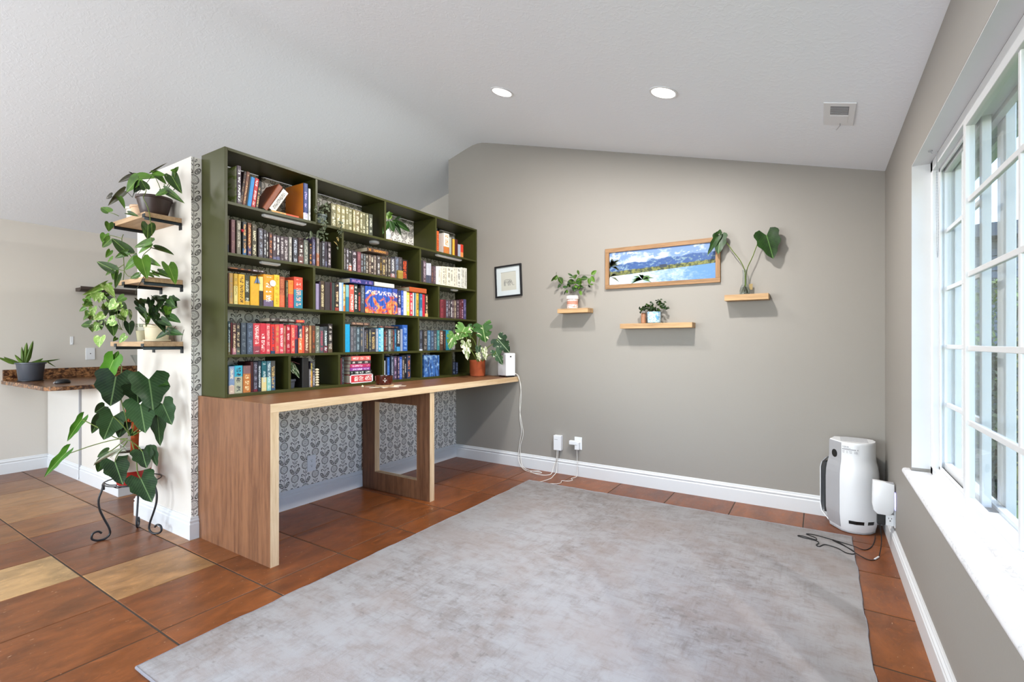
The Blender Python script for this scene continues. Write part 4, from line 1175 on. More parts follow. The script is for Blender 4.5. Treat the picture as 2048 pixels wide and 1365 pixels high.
(-1.243,4.034,1.528,-1.256,4.021,1.539,0.018,2),(-1.275,4.042,1.503,-1.273,4.022,1.483,0.018,2),(-1.283,4.09,1.53,-1.274,4.106,1.516,0.02,0),(-1.289,4.029,1.527,-1.276,4.025,1.541,0.015,2),(-1.248,4.004,1.538,-1.231,4.017,1.534,0.015,2),(-1.279,4.089,1.532,-1.257,4.081,1.54,0.021,0),(-1.257,4.043,1.522,-1.282,4.051,1.526,0.017,0),(-1.267,4.028,1.517,-1.263,4.036,1.5,0.019,0),(-1.26,4.061,1.519,-1.243,4.053,1.504,0.015,2),(-1.271,4.034,1.516,-1.293,4.046,1.527,0.015,2),(-1.273,4.052,1.525,-1.246,4.032,1.518,0.016,2),(-1.274,4.049,1.514,-1.277,4.061,1.533,0.018,2),(-1.252,4.041,1.523,-1.233,4.048,1.525,0.021,2),(-1.283,4.038,1.53,-1.27,4.021,1.511,0.021,2),(-1.238,4.062,1.555,-1.22,4.068,1.561,0.015,0),(-1.22,4.066,1.529,-1.216,4.071,1.511,0.017,2),(-1.199,4.033,1.544,-1.176,4.013,1.532,0.016,2),(-1.215,4.089,1.527,-1.191,4.081,1.529,0.016,2),(-1.195,4.007,1.539,-1.201,3.987,1.553,0.018,0),(-1.23,4.051,1.525,-1.239,4.028,1.512,0.018,2),(-1.239,4.09,1.544,-1.21,4.061,1.536,0.015,2),(-1.193,4.059,1.54,-1.2,4.075,1.56,0.018,2),(-1.224,4.038,1.521,-1.203,4.039,1.52,0.016,2),(-1.257,4.076,1.541,-1.276,4.073,1.534,0.019,2),(-1.241,4.079,1.537,-1.243,4.084,1.556,0.015,0),(-1.242,4.054,1.534,-1.234,4.031,1.551,0.02,2),(-1.21,4.011,1.513,-1.194,4.011,1.524,0.019,2),(-1.178,4.057,1.542,-1.176,4.03,1.558,0.017,2),(-1.208,4.06,1.512,-1.202,4.076,1.497,0.017,0),(-1.171,4.035,1.531,-1.185,4.033,1.545,0.018,0),(-1.209,4.052,1.55,-1.227,4.041,1.552,0.02,2),(-1.206,4.051,1.545,-1.186,4.032,1.557,0.014,2),(-1.236,4.058,1.518,-1.235,4.053,1.537,0.015,2),(-1.204,4.02,1.514,-1.217,3.995,1.52,0.018,2),(-1.196,4.034,1.569,-1.178,4.039,1.576,0.019,2),(-1.194,4.051,1.567,-1.174,4.053,1.569,0.014,2),(-1.235,4.049,1.553,-1.222,4.059,1.566,0.018,0),(-1.211,4.021,1.556,-1.2,4.031,1.543,0.014,0),(-1.182,4.019,1.514,-1.17,4.014,1.529,0.018,2),(-1.219,4.07,1.545,-1.198,4.053,1.531,0.019,0),(-1.154,4.013,1.522,-1.173,4.024,1.536,0.015,0),(-1.181,4.059,1.521,-1.159,4.054,1.526,0.017,2),(-1.185,4.031,1.529,-1.19,4.029,1.547,0.02,2),(-1.163,4.009,1.539,-1.157,3.98,1.519,0.014,2),(-1.132,4.046,1.508,-1.112,4.041,1.5,0.019,0),(-1.161,4.014,1.514,-1.143,3.993,1.526,0.018,0),(-1.16,4.007,1.546,-1.168,4.016,1.564,0.017,2),(-1.158,4.048,1.514,-1.14,4.023,1.496,0.017,2),(-1.21,4.066,1.51,-1.235,4.085,1.504,0.02,2),(-1.137,4.019,1.516,-1.16,4.032,1.525,0.02,2),(-1.162,4.028,1.525,-1.18,4.016,1.527,0.015,0),(-1.183,4.039,1.506,-1.194,4.033,1.521,0.018,0),(-1.135,4.049,1.507,-1.126,4.042,1.523,0.014,2),(-1.154,4.08,1.51,-1.154,4.068,1.491,0.02,0),(-1.168,4.054,1.504,-1.19,4.057,1.508,0.016,0),(-1.162,4.004,1.522,-1.179,3.991,1.521,0.02,2),(-1.17,4.06,1.551,-1.191,4.06,1.551,0.016,0),(-1.157,4.061,1.518,-1.157,4.052,1.536,0.017,2),(-1.195,4.05,1.539,-1.209,4.034,1.548,0.017,2),(-1.184,4.046,1.491,-1.193,4.051,1.509,0.019,2),(-1.165,4.045,1.512,-1.172,4.027,1.527,0.019,2),(-1.218,4.081,1.521,-1.193,4.06,1.509,0.017,2),(-1.169,4.055,1.516,-1.177,4.026,1.503,0.02,2),(-1.165,4.073,1.509,-1.185,4.09,1.523,0.017,0),(-1.165,4.027,1.536,-1.18,4.026,1.524,0.016,0),(-1.128,4.023,1.511,-1.112,4.035,1.505,0.02,0),(-1.113,4.079,1.587,-1.127,4.09,1.573,0.019,0),(-1.092,4.051,1.565,-1.109,4.047,1.557,0.016,2),(-1.105,4.001,1.567,-1.101,3.982,1.583,0.015,2),(-1.115,4.057,1.592,-1.1,4.071,1.601,0.017,2),(-1.134,4.03,1.58,-1.12,4.011,1.562,0.016,2),(-1.099,4.026,1.558,-1.098,4.004,1.574,0.017,2),(-1.12,4.045,1.577,-1.11,4.017,1.593,0.017,2),(-1.073,4.003,1.57,-1.048,3.985,1.564,0.015,2),(-1.105,4.033,1.579,-1.128,4.042,1.575,0.02,0),(-1.106,4.01,1.549,-1.106,3.995,1.566,0.02,0),(-1.104,4.035,1.577,-1.103,4.026,1.558,0.016,2),(-1.124,4.045,1.569,-1.109,4.052,1.557,0.018,0),(-1.119,4.02,1.578,-1.117,4,1.594,0.02,2),(-1.13,4.044,1.574,-1.115,4.047,1.586,0.015,2),(-1.112,4.028,1.56,-1.11,4.006,1.541,0.018,2),(-1.129,4.026,1.583,-1.143,4.002,1.584,0.015,2),(-1.144,4.06,1.579,-1.145,4.06,1.561,0.017,2),(-1.133,4.077,1.56,-1.151,4.09,1.548,0.02,2),(-1.09,4.013,1.528,-1.066,3.993,1.517,0.015,2),(-1.093,4.013,1.527,-1.087,4.025,1.512,0.018,0),(-1.085,4.05,1.549,-1.089,4.064,1.568,0.02,2),(-1.102,4.067,1.53,-1.109,4.043,1.543,0.018,0),(-1.114,4.083,1.545,-1.134,4.091,1.535,0.016,0),(-1.123,4.082,1.543,-1.114,4.089,1.527,0.016,2),(-1.102,4.035,1.538,-1.084,4.036,1.546,0.018,2),(-1.096,4.015,1.536,-1.104,3.999,1.55,0.016,0),(-1.095,4.075,1.543,-1.092,4.085,1.561,0.019,2),(-1.1,4.078,1.527,-1.082,4.083,1.536,0.015,2),(-1.064,4.076,1.524,-1.089,4.093,1.531,0.015,2),(-1.079,4.086,1.536,-1.088,4.094,1.554,0.02,0),(-1.058,4.017,1.521,-1.073,3.999,1.514,0.018,2),(-1.077,4.082,1.531,-1.094,4.07,1.535,0.018,2),(-1.063,4.066,1.522,-1.04,4.056,1.521,0.014,2),(-1.059,4.048,1.524,-1.038,4.023,1.535,0.016,2),(-1.057,4.067,1.514,-1.083,4.086,1.516,0.02,2),(-1.136,4.03,1.501,-1.158,4.036,1.505,0.017,2),(-1.128,4.037,1.51,-1.139,4.025,1.496,0.018,2),(-1.148,4.084,1.513,-1.141,4.086,1.53,0.017,2),(-1.151,4.061,1.493,-1.162,4.032,1.498,0.02,2),(-1.135,4.064,1.496,-1.149,4.073,1.512,0.015,2),(-1.137,4.071,1.503,-1.134,4.043,1.519,0.016,2),(-1.139,4.026,1.492,-1.119,4.01,1.503,0.019,2),(-1.142,4.025,1.501,-1.123,4.011,1.487,0.019,2),],
 [[(-1.166,4.05,1.479),(-1.203,4.05,1.528),(-1.263,4.05,1.523)],[(-1.152,4.05,1.479),(-1.144,4.05,1.563),(-1.115,4.05,1.58)],[(-1.144,4.05,1.479),(-1.108,4.05,1.525),(-1.061,4.05,1.523)]]),
 'cutting': ([
(-0.653,4.05,2.059,-0.661,4.02,1.927,0.105,4),(-0.671,4.03,2.057,-0.738,4.02,1.924,0.055,2),(-0.653,4.024,2.081,-0.646,4.022,2.114,0.041,2),(-0.329,4.03,2.03,-0.282,4.01,1.856,0.165,2),],
 [[(-0.475,4.05,1.664),(-0.477,4.05,1.776),(-0.507,4.05,1.859),(-0.561,4.05,1.94),(-0.604,4.05,2.008),(-0.651,4.05,2.057)],[(-0.471,4.05,1.664),(-0.463,4.05,1.788),(-0.423,4.05,1.886),(-0.383,4.05,1.992),(-0.331,4.03,2.029)]]),
 'trailing': ([
(-3.023,2.163,2.183,-3.029,2.164,2.206,0.013,10),(-3.042,2.186,2.176,-3.05,2.209,2.167,0.012,10),(-3.047,2.174,2.182,-3.037,2.171,2.163,0.012,10),(-3.044,2.175,2.205,-3.025,2.147,2.178,0.01,10),(-3.055,2.179,2.184,-3.056,2.179,2.2,0.014,10),(-3.047,2.173,2.204,-3.044,2.175,2.219,0.013,10),(-3.027,2.165,2.199,-3.012,2.161,2.212,0.015,10),(-3.046,2.186,2.191,-3.048,2.166,2.194,0.015,10),(-3.054,2.181,2.167,-3.036,2.158,2.178,0.012,10),(-3.048,2.225,2.208,-3.068,2.236,2.194,0.012,10),(-3.032,2.2,2.246,-3.039,2.2,2.264,0.012,10),(-3.036,2.26,2.256,-3.027,2.231,2.238,0.013,10),(-3.05,2.26,2.218,-3.064,2.287,2.24,0.01,10),(-3.039,2.254,2.222,-3.057,2.245,2.215,0.01,10),(-3.04,2.232,2.212,-3.029,2.243,2.217,0.01,10),(-3.019,2.256,2.199,-3.011,2.269,2.194,0.012,10),(-3.023,2.234,2.23,-3.01,2.249,2.236,0.015,10),(-3.017,2.264,2.22,-2.995,2.252,2.233,0.013,10),(-3.039,2.278,2.213,-3.043,2.271,2.229,0.012,10),(-3.037,2.276,2.227,-3.012,2.265,2.241,0.01,10),(-3.019,2.214,2.191,-2.996,2.189,2.198,0.012,10),(-3.047,2.249,2.22,-3.019,2.215,2.194,0.014,10),(-3.015,2.237,2.204,-3.02,2.264,2.211,0.013,10),(-3.051,2.274,2.216,-3.068,2.268,2.219,0.014,10),(-3.036,2.256,2.246,-3.017,2.25,2.261,0.012,10),(-3.054,2.235,2.199,-3.064,2.217,2.204,0.01,10),(-3.021,2.201,2.229,-3.038,2.231,2.24,0.012,10),(-3.033,2.22,2.237,-3.016,2.212,2.218,0.013,10),(-3.046,2.223,2.223,-3.031,2.188,2.212,0.01,10),(-3.04,2.272,2.225,-3.026,2.263,2.239,0.013,10),(-3.035,2.253,2.203,-3.05,2.242,2.201,0.013,10),(-3.041,2.224,2.191,-3.026,2.222,2.206,0.014,10),(-3.029,2.251,2.095,-3.037,2.26,2.076,0.009,10),(-3.019,2.236,2.102,-3.014,2.228,2.082,0.01,10),(-3.018,2.222,2.091,-3.004,2.191,2.082,0.015,10),(-3.024,2.237,2.112,-3.026,2.254,2.127,0.011,10),(-3.024,2.233,2.096,-3.026,2.23,2.114,0.01,10),(-3.047,2.264,2.136,-3.026,2.237,2.107,0.01,10),(-3.044,2.24,2.137,-3.031,2.232,2.148,0.015,10),(-3.047,2.237,2.195,-3.026,2.206,2.171,0.015,10),(-3.02,2.192,2.075,-3.037,2.224,2.093,0.012,10),(-3.04,2.23,2.138,-3.021,2.199,2.122,0.011,10),(-3.04,2.202,2.13,-3.051,2.215,2.157,0.01,10),(-3.043,2.261,2.08,-3.047,2.256,2.065,0.014,10),(-3.052,2.252,2.083,-3.039,2.242,2.063,0.013,10),(-3.032,2.227,2.12,-3.012,2.19,2.101,0.013,10),(-3.019,2.239,2.176,-3.007,2.239,2.159,0.01,10),(-3.024,2.245,2.082,-3.019,2.221,2.063,0.015,10),(-3.034,2.252,2.112,-3.027,2.267,2.113,0.011,10),(-3.024,2.225,2.075,-3.013,2.215,2.049,0.01,10),(-3.029,2.211,2.118,-3.038,2.205,2.128,0.013,10),(-3.045,2.219,2.182,-3.047,2.205,2.189,0.01,10),(-3.03,2.23,2.134,-3.029,2.216,2.121,0.01,10),(-3.016,2.208,2.164,-3.031,2.228,2.188,0.011,10),(-3.024,2.223,2.172,-3.022,2.203,2.165,0.014,10),(-3.035,2.199,2.17,-3.021,2.179,2.18,0.011,10),(-3.032,2.201,2.128,-3.052,2.191,2.138,0.013,10),(-3.017,2.184,2.118,-3.02,2.164,2.122,0.011,10),(-3.019,2.231,2.101,-2.992,2.239,2.102,0.01,10),(-3.04,2.235,2.119,-3.015,2.233,2.114,0.014,10),(-3.033,2.262,2.08,-3.047,2.249,2.085,0.013,10),(-3.052,2.263,2.078,-3.026,2.233,2.053,0.012,10),(-3.016,2.191,2.16,-2.99,2.171,2.168,0.013,10),(-3.049,2.232,2.07,-3.037,2.224,2.049,0.01,10),(-3.052,2.234,2.099,-3.061,2.231,2.113,0.009,10),(-3.046,2.221,2.026,-3.042,2.236,2.028,0.013,10),(-3.021,2.183,1.993,-3.033,2.214,1.991,0.009,10),(-3.033,2.221,2.043,-3.025,2.222,2.02,0.012,10),(-3.022,2.203,2.051,-3.037,2.207,2.038,0.014,10),(-3.032,2.242,2.05,-3.032,2.228,2.028,0.012,10),(-3.047,2.202,2.003,-3.06,2.194,1.997,0.012,10),(-3.022,2.205,2.036,-3.008,2.176,2.022,0.01,10),(-3.041,2.231,2.042,-3.043,2.221,2.051,0.011,10),(-3.024,2.216,1.995,-3.002,2.18,1.98,0.013,10),(-3.053,2.225,2.016,-3.032,2.199,1.998,0.009,10),(-3.026,2.211,2.05,-3.038,2.197,2.056,0.012,10),(-3.041,2.215,2.055,-3.024,2.213,2.07,0.01,10),(-3.034,2.251,2.072,-3.017,2.249,2.082,0.015,10),(-3.021,2.189,2.04,-3.028,2.176,2.026,0.014,10),(-3.045,2.213,2.022,-3.024,2.2,2.033,0.014,10),(-3.045,2.238,2.033,-3.062,2.225,2.038,0.01,10),(-3.032,2.255,2.024,-3.036,2.274,2.038,0.011,10),(-3.02,2.233,2.028,-3.005,2.242,2.02,0.014,10),(-3.048,2.206,2.037,-3.028,2.212,2.047,0.013,10),(-3.023,2.215,2.033,-2.995,2.174,2.022,0.009,10),(-3.032,2.218,2.055,-3.024,2.198,2.061,0.01,10),(-3.032,2.189,1.987,-3.015,2.16,1.987,0.015,10),(-3.029,2.187,2.003,-3.001,2.185,1.993,0.012,10),(-3.027,2.251,2.006,-3,2.241,1.984,0.01,10),(-3.053,2.233,2.02,-3.057,2.256,2.017,0.012,10),(-3.029,2.232,1.989,-3.027,2.23,2.012,0.01,10),(-3.03,2.376,2.093,-3.011,2.368,2.107,0.01,10),(-3.016,2.38,2.102,-3.01,2.361,2.109,0.016,10),(-3.026,2.342,2.064,-3.042,2.375,2.081,0.01,10),(-3.036,2.376,2.107,-3.011,2.375,2.097,0.015,10),(-3.054,2.392,2.077,-3.055,2.373,2.058,0.014,10),(-3.043,2.389,2.147,-3.055,2.37,2.145,0.015,10),(-3.045,2.407,2.134,-3.048,2.402,2.154,0.01,10),(-3.048,2.388,2.035,-3.067,2.414,2.025,0.015,10),(-3.049,2.405,2.067,-3.023,2.391,2.079,0.013,10),(-3.023,2.354,2.047,-3.036,2.382,2.041,0.01,10),(-3.052,2.396,2.138,-3.072,2.431,2.163,0.014,10),(-3.046,2.402,2.072,-3.018,2.366,2.051,0.014,10),(-3.035,2.391,2.081,-3.039,2.379,2.066,0.011,10),(-3.048,2.407,2.088,-3.036,2.378,2.067,0.016,10),(-3.027,2.372,2.042,-3.028,2.354,2.044,0.01,10),(-3.037,2.381,2.138,-3.04,2.401,2.132,0.013,10),(-3.015,2.302,1.982,-2.989,2.32,1.952,0.011,11),(-3.015,2.337,1.949,-2.998,2.327,1.925,0.015,10),(-3.015,2.326,2.016,-3.018,2.354,1.991,0.027,11),(-3.035,2.125,2.027,-3.014,2.12,1.978,0.017,10),(-3.035,2.138,2.015,-3.016,2.106,1.964,0.017,10),(-3.035,2.181,2.038,-3.012,2.16,1.985,0.02,10),(-3.035,2.19,2.011,-3.034,2.203,1.975,0.017,10),(-3.015,2.219,1.99,-3.014,2.222,1.962,0.015,10),(-3.035,2.106,1.978,-3.01,2.07,1.957,0.011,10),],
 [[(-3.065,2.256,2.25),(-3.035,2.212,2.172),(-3.015,2.212,2.099),(-3.005,2.201,2.042),(-3.005,2.216,1.988)],[(-3.065,2.282,2.257),(-3.035,2.187,2.204),(-3.025,2.151,2.2)],[(-3.065,2.301,2.248),(-3.025,2.34,2.134),(-3.015,2.364,2.085),(-3.015,2.368,2.043),(-3.015,2.332,2.004)],[(-3.015,2.384,2.075),(-3.015,2.355,2.045),(-3.015,2.337,2.012),(-3.015,2.326,1.98),(-3.015,2.34,1.953)],[(-3.015,2.209,2.061),(-3.035,2.171,2.007),(-3.035,2.125,1.981)]]),
 'orchid': ([
(-3.08,2.897,2.265,-3.05,2.813,2.145,0.045,2),(-3.09,2.923,2.276,-3.07,2.955,2.183,0.054,2),(-3.1,2.961,2.289,-3.06,3.15,2.224,0.055,2),(-3.11,2.987,2.296,-3.06,3.031,2.167,0.038,2),(-3.12,2.929,2.298,-3.11,2.942,2.366,0.046,0),(-3.12,2.952,2.344,-3.12,2.991,2.362,0.029,0),(-3.11,2.925,2.287,-3.11,2.912,2.334,0.025,1),(-3.12,2.957,2.299,-3.12,2.974,2.341,0.025,1),(-3.14,3.028,2.309,-3.14,3.116,2.371,0.021,2),],
 [[(-3.14,2.959,2.201),(-3.11,2.931,2.251),(-3.09,2.918,2.274)]]),
 'aloe': ([
(-6.152,1.354,1.053,-6.154,1.366,1.241,0.05,12),(-6.143,1.356,1.053,-6.128,1.404,1.258,0.047,12),(-6.149,1.343,1.053,-6.165,1.335,1.201,0.033,12),(-6.121,1.332,1.051,-6.132,1.282,1.129,0.033,12),(-6.145,1.314,1.051,-6.149,1.214,1.11,0.04,12),(-6.177,1.292,1.048,-6.185,1.187,1.107,0.037,12),(-6.155,1.393,1.052,-6.173,1.483,1.089,0.047,12),(-6.174,1.437,1.063,-6.168,1.604,1.079,0.024,12),(-6.156,1.418,1.058,-6.173,1.513,1.064,0.041,12),(-6.161,1.505,1.065,-6.17,1.572,1.003,0.015,12),],
 []),
}
# ------------------------------------------------------------------ rug
RX0, RX1, RY0, RY1 = -2.185, .176, .782, 3.735
rug = thing('area_rug', (-1, 2.2, 0), 'large distressed pale grey area rug on the tile floor', 'rug')
b = B()
n = 60
rr = random.Random(5)
wob = [rr.uniform(-.004, .004) for _ in range(400)]
edge = []
def side(p, q, k0):
    for i in range(n):
        t = i / n
        w = wob[(k0 + i) // 3]
        nx, ny = -(q[1] - p[1]), q[0] - p[0]
        l = math.hypot(nx, ny)
        edge.append((p[0] + (q[0] - p[0]) * t + nx / l * w, p[1] + (q[1] - p[1]) * t + ny / l * w))
side((RX0, RY0), (RX1, RY0), 0); side((RX1, RY0), (RX1, RY1), 60); side((RX1, RY1), (RX0, RY1), 130); side((RX0, RY1), (RX0, RY0), 200)
inner = lambda s, z: [((x_ + 1.0) * s - 1.0, (y_ - 2.25) * s + 2.25, z) for x_, y_ in edge]
b.rings([inner(1, .0015), inner(1, .006), inner(.9975, .0095)], cap0=False, cap1=True)
obj('pile', b, MAT['rug'], rug, smooth=50)
b = B().rings([inner(.9975, .009), inner(.999, .0115), inner(1.0012, .0075), inner(1.0012, .001)], cap0=False, cap1=False)
obj('edge_binding', b, MAT['rug_edge'], rug, smooth=60)

# ------------------------------------------------------------------ desk
ZD, XD, YD = .899, -2.537, 1.529
desk = thing('desk', (-2.9, 2.8, 0), 'long built-in walnut desk with pale oak edge below the bookcase', 'desk')
E_ = .002
top = obj('desktop', B().box(XW + .001, XD - E_, YD, YW - .001, ZD - .049, ZD), MAT['walnut_y'], desk)
obj('edge_band', B().box(XD - E_, XD, YD, YW - .001, ZD - .049, ZD), MAT['oak_y'], top)
leg = obj('end_panel', B().box(XW + .001, XD - E_, YD, YD + .049, 0, ZD - .0492), MAT['walnut_z'], desk)
obj('edge_band', B().box(XD - E_, XD, YD, YD + .049, 0, ZD - .0495), MAT['oak_z'], leg)
obj('veneer', B().box(XW + .001, XD - E_, YD - .0012, YD - .0001, 0.001, ZD - .002), MAT['walnut_z'], leg)
y2, y3 = 2.826, 2.876
cx0, cx1, cz0, cz1 = -3.165, -2.685, .148, .74
b = B().box(XW + .02, cx0, y2, y3, 0, ZD - .05).box(cx1, XD - .012, y2, y3, 0, ZD - .05).box(cx0, cx1, y2, y3, 0, cz0).box(cx0, cx1, y2, y3, cz1, ZD - .05)
mid = obj('support_panel', b, MAT['walnut_z'], desk)
obj('edge_band', B().box(XD - .012, XD - .010, y2, y3, 0, ZD - .05), MAT['oak_z'], mid)
b = B().box(cx0, cx0 + .0015, y2, y3, cz0, cz1).box(cx1 - .0015, cx1, y2, y3, cz0, cz1).box(cx0, cx1, y2, y3, cz0, cz0 + .0015).box(cx0, cx1, y2, y3, cz1 - .0015, cz1)
obj('cutout_lining', b, MAT['oak_z'], mid)

# ------------------------------------------------------------------ bookcase
XS = -3.052
BY0, BY1 = 1.548, YW - .001
SHZ = [2.104, 1.790, 1.476, 1.163]
TH = .018
case = thing('bookcase', (-3.19, 2.83, ZD), 'olive green painted open bookcase full of books above the desk', 'bookcase')
XB_ = XW + .0015
def panel(name, *bx):
    return obj(name, B().box(*bx), MAT['green'], case, bevel=.0012)
panel('side_panel', XB_, XS, BY0, BY0 + TH, ZD + .0005, 2.432)
panel('side_panel', XB_, XS, BY1 - TH, BY1, ZD + .0005, 2.432)
panel('top_panel', XB_, XS, BY0 + TH, BY1 - TH, 2.432 - TH, 2.432)
panel('bottom_panel', XB_, XS, BY0 + TH, BY1 - TH, ZD + .0005, ZD + .020)
for z_ in SHZ:
    panel('shelf_board', XB_, XS, BY0 + TH, BY1 - TH, z_ - TH, z_)
ROWZ = SHZ + [ZD + .020]
ROWT = [2.432 - TH] + [z_ - TH for z_ in SHZ]
DIV = [[2.186, 2.840, 3.473], [2.413, 3.260], [2.167, 3.513], [2.426, 3.237], [1.977, 2.382, 2.818, 3.277, 3.706]]
for r_, ds in enumerate(DIV):
    for y_ in ds:
        panel('divider', XB_, XS - .0008, y_ - TH / 2, y_ + TH / 2, ROWZ[r_] + .0001, ROWT[r_] - .0001)
# black steel straps hanging the case from the wall
for y_ in (1.93, 2.36, 3.04, 3.82):
    b = B().box(XB_ + .0005, XB_ + .004, y_ - .011, y_ + .011, 2.285, 2.4135)
    b.tube([(XB_ + .004, y_, 2.409), (XB_ + .03, y_ + .02, 2.407), (XB_ + .05, y_ + .055, 2.404)], .004, 6)
    for z_ in (2.30, 2.33, 2.36, 2.39):
        b.disc((XB_ + .004, y_, z_), (1, 0, 0), .003, 8, th=.001)
    obj('wall_bracket', b, MAT['black_metal'], case)

# ------------------------------------------------------------------ books
um = B()
out_ = [(0, 0), (.985, 0), (1, .13), (1, .87), (.985, 1), (0, 1)]
inn_ = [(0, .94), (.968, .94), (.968, .06), (0, .06)]
poly = out_ + inn_
k_ = len(poly)
um.v = [(p[0], p[1], 0) for p in poly] + [(p[0], p[1], 1) for p in poly]
um.f = [(j, (j + 1) % k_, (j + 1) % k_ + k_, j + k_) for j in range(k_)]
for z0_, rev in ((0, True), (k_, False)):
    for q in ((0, 1, 8, 9), (1, 2, 3, 4, 7, 8), (4, 5, 6, 7)):
        qq = [z0_ + i for i in q]
        um.f.append(tuple(reversed(qq)) if rev else tuple(qq))
um.mi = [0] * len(um.f)
cover_me = um.mesh('book_cover')
cover_me.materials.append(MAT['book'])
blaze_me = cover_me.copy(); blaze_me.materials.clear(); blaze_me.materials.append(MAT['book_blaze'])
forest_me = cover_me.copy(); forest_me.materials.clear(); forest_me.materials.append(MAT['book_forest'])
pages_me = B().box(.01, .968, .06, .94, .018, .982).mesh('page_block')
pages_me.materials.append(MAT['pages'])
ORD = ['first', 'second', 'third', 'fourth', 'fifth', 'sixth', 'seventh', 'eighth', 'ninth', 'tenth', 'eleventh', 'twelfth', 'thirteenth', 'fourteenth', 'fifteenth', 'sixteenth', 'seventeenth', 'eighteenth', 'nineteenth', 'twentieth', 'twenty-first', 'twenty-second', 'twenty-third', 'twenty-fourth', 'twenty-fifth', 'twenty-sixth', 'twenty-seventh', 'twenty-eighth', 'twenty-ninth', 'thirtieth', 'thirty-first', 'thirty-second', 'thirty-third', 'thirty-fourth', 'thirty-fifth', 'thirty-sixth']
ROWN = ['top', 'second', 'third', 'fourth', 'bottom']
def book(mat, size, base, title='-', band='-', me=cover_me, label='', group='books standing in the bookcase', pages=True):
    """size = depth, thickness, height; mat = 4x4 placing the unit book (x: fore-edge to spine, y: thickness, z: height)"""
    o = bpy.data.objects.new('book', me)
    C.objects.link(o)
    o.matrix_world = mat @ Matrix.Diagonal((size[0], size[1], size[2], 1))
    o.color = hexc(base)
    o['has_title'] = 0.0 if title in ('-', 'SET', 'FOR') else 1.0
    o['title'] = list(hexc(title if len(title) == 6 else base)[:3])
    bc, bh = band.split('@') if '@' in band else (base, '0')
    o['band'] = list(hexc(bc)[:3])
    o['band_h'] = float(bh)
    tag(o, label, 'book', group)
    if pages:
        p = bpy.data.objects.new('page_block', pages_me)
        C.objects.link(p)
        p.parent = o
    return o
XSP = -3.074
rb = random.Random(3)
order = {}
NAMED = {}
for row, cub, dx, txt in BOOKS:
    cubby = int(cub)
    for ln in txt.strip().splitlines():
        a, desc = ln.split('|')
        y0, y1, hgt, base, title, band = a.split()
        y0, y1, hgt = float(y0), float(y1), float(hgt)
        key = (row, cubby)
        order[key] = order.get(key, 0) + 1
        start = {(0, 4): 0}.get(key, 0)
        me = blaze_me if title == 'SET' else forest_me if title == 'FOR' else cover_me
        jit = rb.uniform(-.006, .004) if title not in ('SET', 'FOR') else 0
        dep = rb.uniform(.125, .155)
        th = y1 - y0 - .0006
        m = Matrix.Translation((XSP + dx + jit - dep, y0 + .0003, ROWZ[row] + .0004))
        word = 'from left' if True else ''
        lab = '%s book, %s from left in %s shelf\'s %s cubby' % (desc, ORD[order[key] - 1 + (9 if key == (0, 1) else 0)], ROWN[row], ORD[cubby - 1])
        bk_ = book(m, (dep, th, hgt), base, title, band, me, lab)
        NAMED[desc] = bk_

def rotx(a): return Matrix.Rotation(a, 4, 'X')
def leaning(y0, z0, th, hgt, ang, dep, base, label, title='-', band='-', dx=0):
    """book leaning its head towards +Y by ang, lower left corner at (y0, z0)"""
    m = Matrix.Translation((XSP + dx - dep, y0, z0 + th * math.sin(ang) + .0005)) @ rotx(-ang)
    return book(m, (dep, th, hgt), base, title, band, cover_me, label)
def lying(y0, y1, z0, z1, dep, base, label, title='-', band='-', dx=0, flip=False):
    """book lying flat with its spine to the room"""
    m = Matrix.Translation((XSP + dx - dep, y1, z0)) @ rotx(R(90))
    return book(m, (dep, z1 - z0, y1 - y0), base, title, band, cover_me, label, 'books lying flat in the bookcase')

# top shelf, first cubby: leaning cookbooks and the orange cookbook
zt = SHZ[0] + .0006
T1 = "in top shelf's first cubby"
o = book(Matrix.Translation((XSP - .20, 1.6345, zt)), (.20, .026, .243), '4d3f4a', 'd8d8d8', '-', cover_me, 'purple-spined cookbook with pale green pictured cover ' + T1)
cov = B().quad((XSP - .196, 1.6339, zt + .003), (XSP - .006, 1.6339, zt + .003), (XSP - .006, 1.6339, zt + .24), (XSP - .196, 1.6339, zt + .24))
k = M('green_cover_print', .5)
x, y, z = k.pos()
n1 = k.noise(k.vec(x * 1.0, y, z * 2.2), 16, 3, .6, .8)
n2 = k.noise(k.vec(x, y, z * 6.0), 30, 3)
c1 = k.mix(n1.smooth(.42, .6), 'dfe3c2', 'a6bd5e')
k.color(k.mix(n2.smooth(.6, .72) * .6, c1, 'f4f2e6'))
q = obj('cover_print', cov, k.m)
q.parent = o
q.matrix_parent_inverse = o.matrix_world.inverted()
A7 = R(7.5)
for y0, th, hg, base, ti, lab in ((1.6625, .0165, .218, '2c1d18', '8a6a50', 'dark brown leaning book beside the purple-spined cookbook'),
                                  (1.6800, .0195, .222, '6a4030', 'c8a070', 'reddish brown leaning book with worn tan title'),
                                  (1.7005, .0090, .200, '2a221e', '-', 'thin black book leaning beside the bright blue one'),
                                  (1.7105, .0250, .196, '2b8acb', '-', 'bright blue plain leaning book'),
                                  (1.7365, .0255, .196, 'b8262c', 'f0dcd8', 'red leaning book with white title next to blue one'),
                                  (1.7630, .0185, .150, '2a2119', 'd8b070', 'short black and gold book leaning beside red one')):
    leaning(y0 - .012, zt, th, hg, A7, .14, base, lab + ' ' + T1 if len((lab + T1).split()) < 12 else lab, ti)
leaning(1.800, zt, .034, .215, R(31), .15, '8a4a2c', 'orange-brown book slanting steeply ' + T1, '-')
leaning(1.8445, zt, .043, .185, R(33), .15, 'e6e2d8', 'white-spined book slanting against the brown one ' + T1, '3a3a3a', '2c4a86@.0')
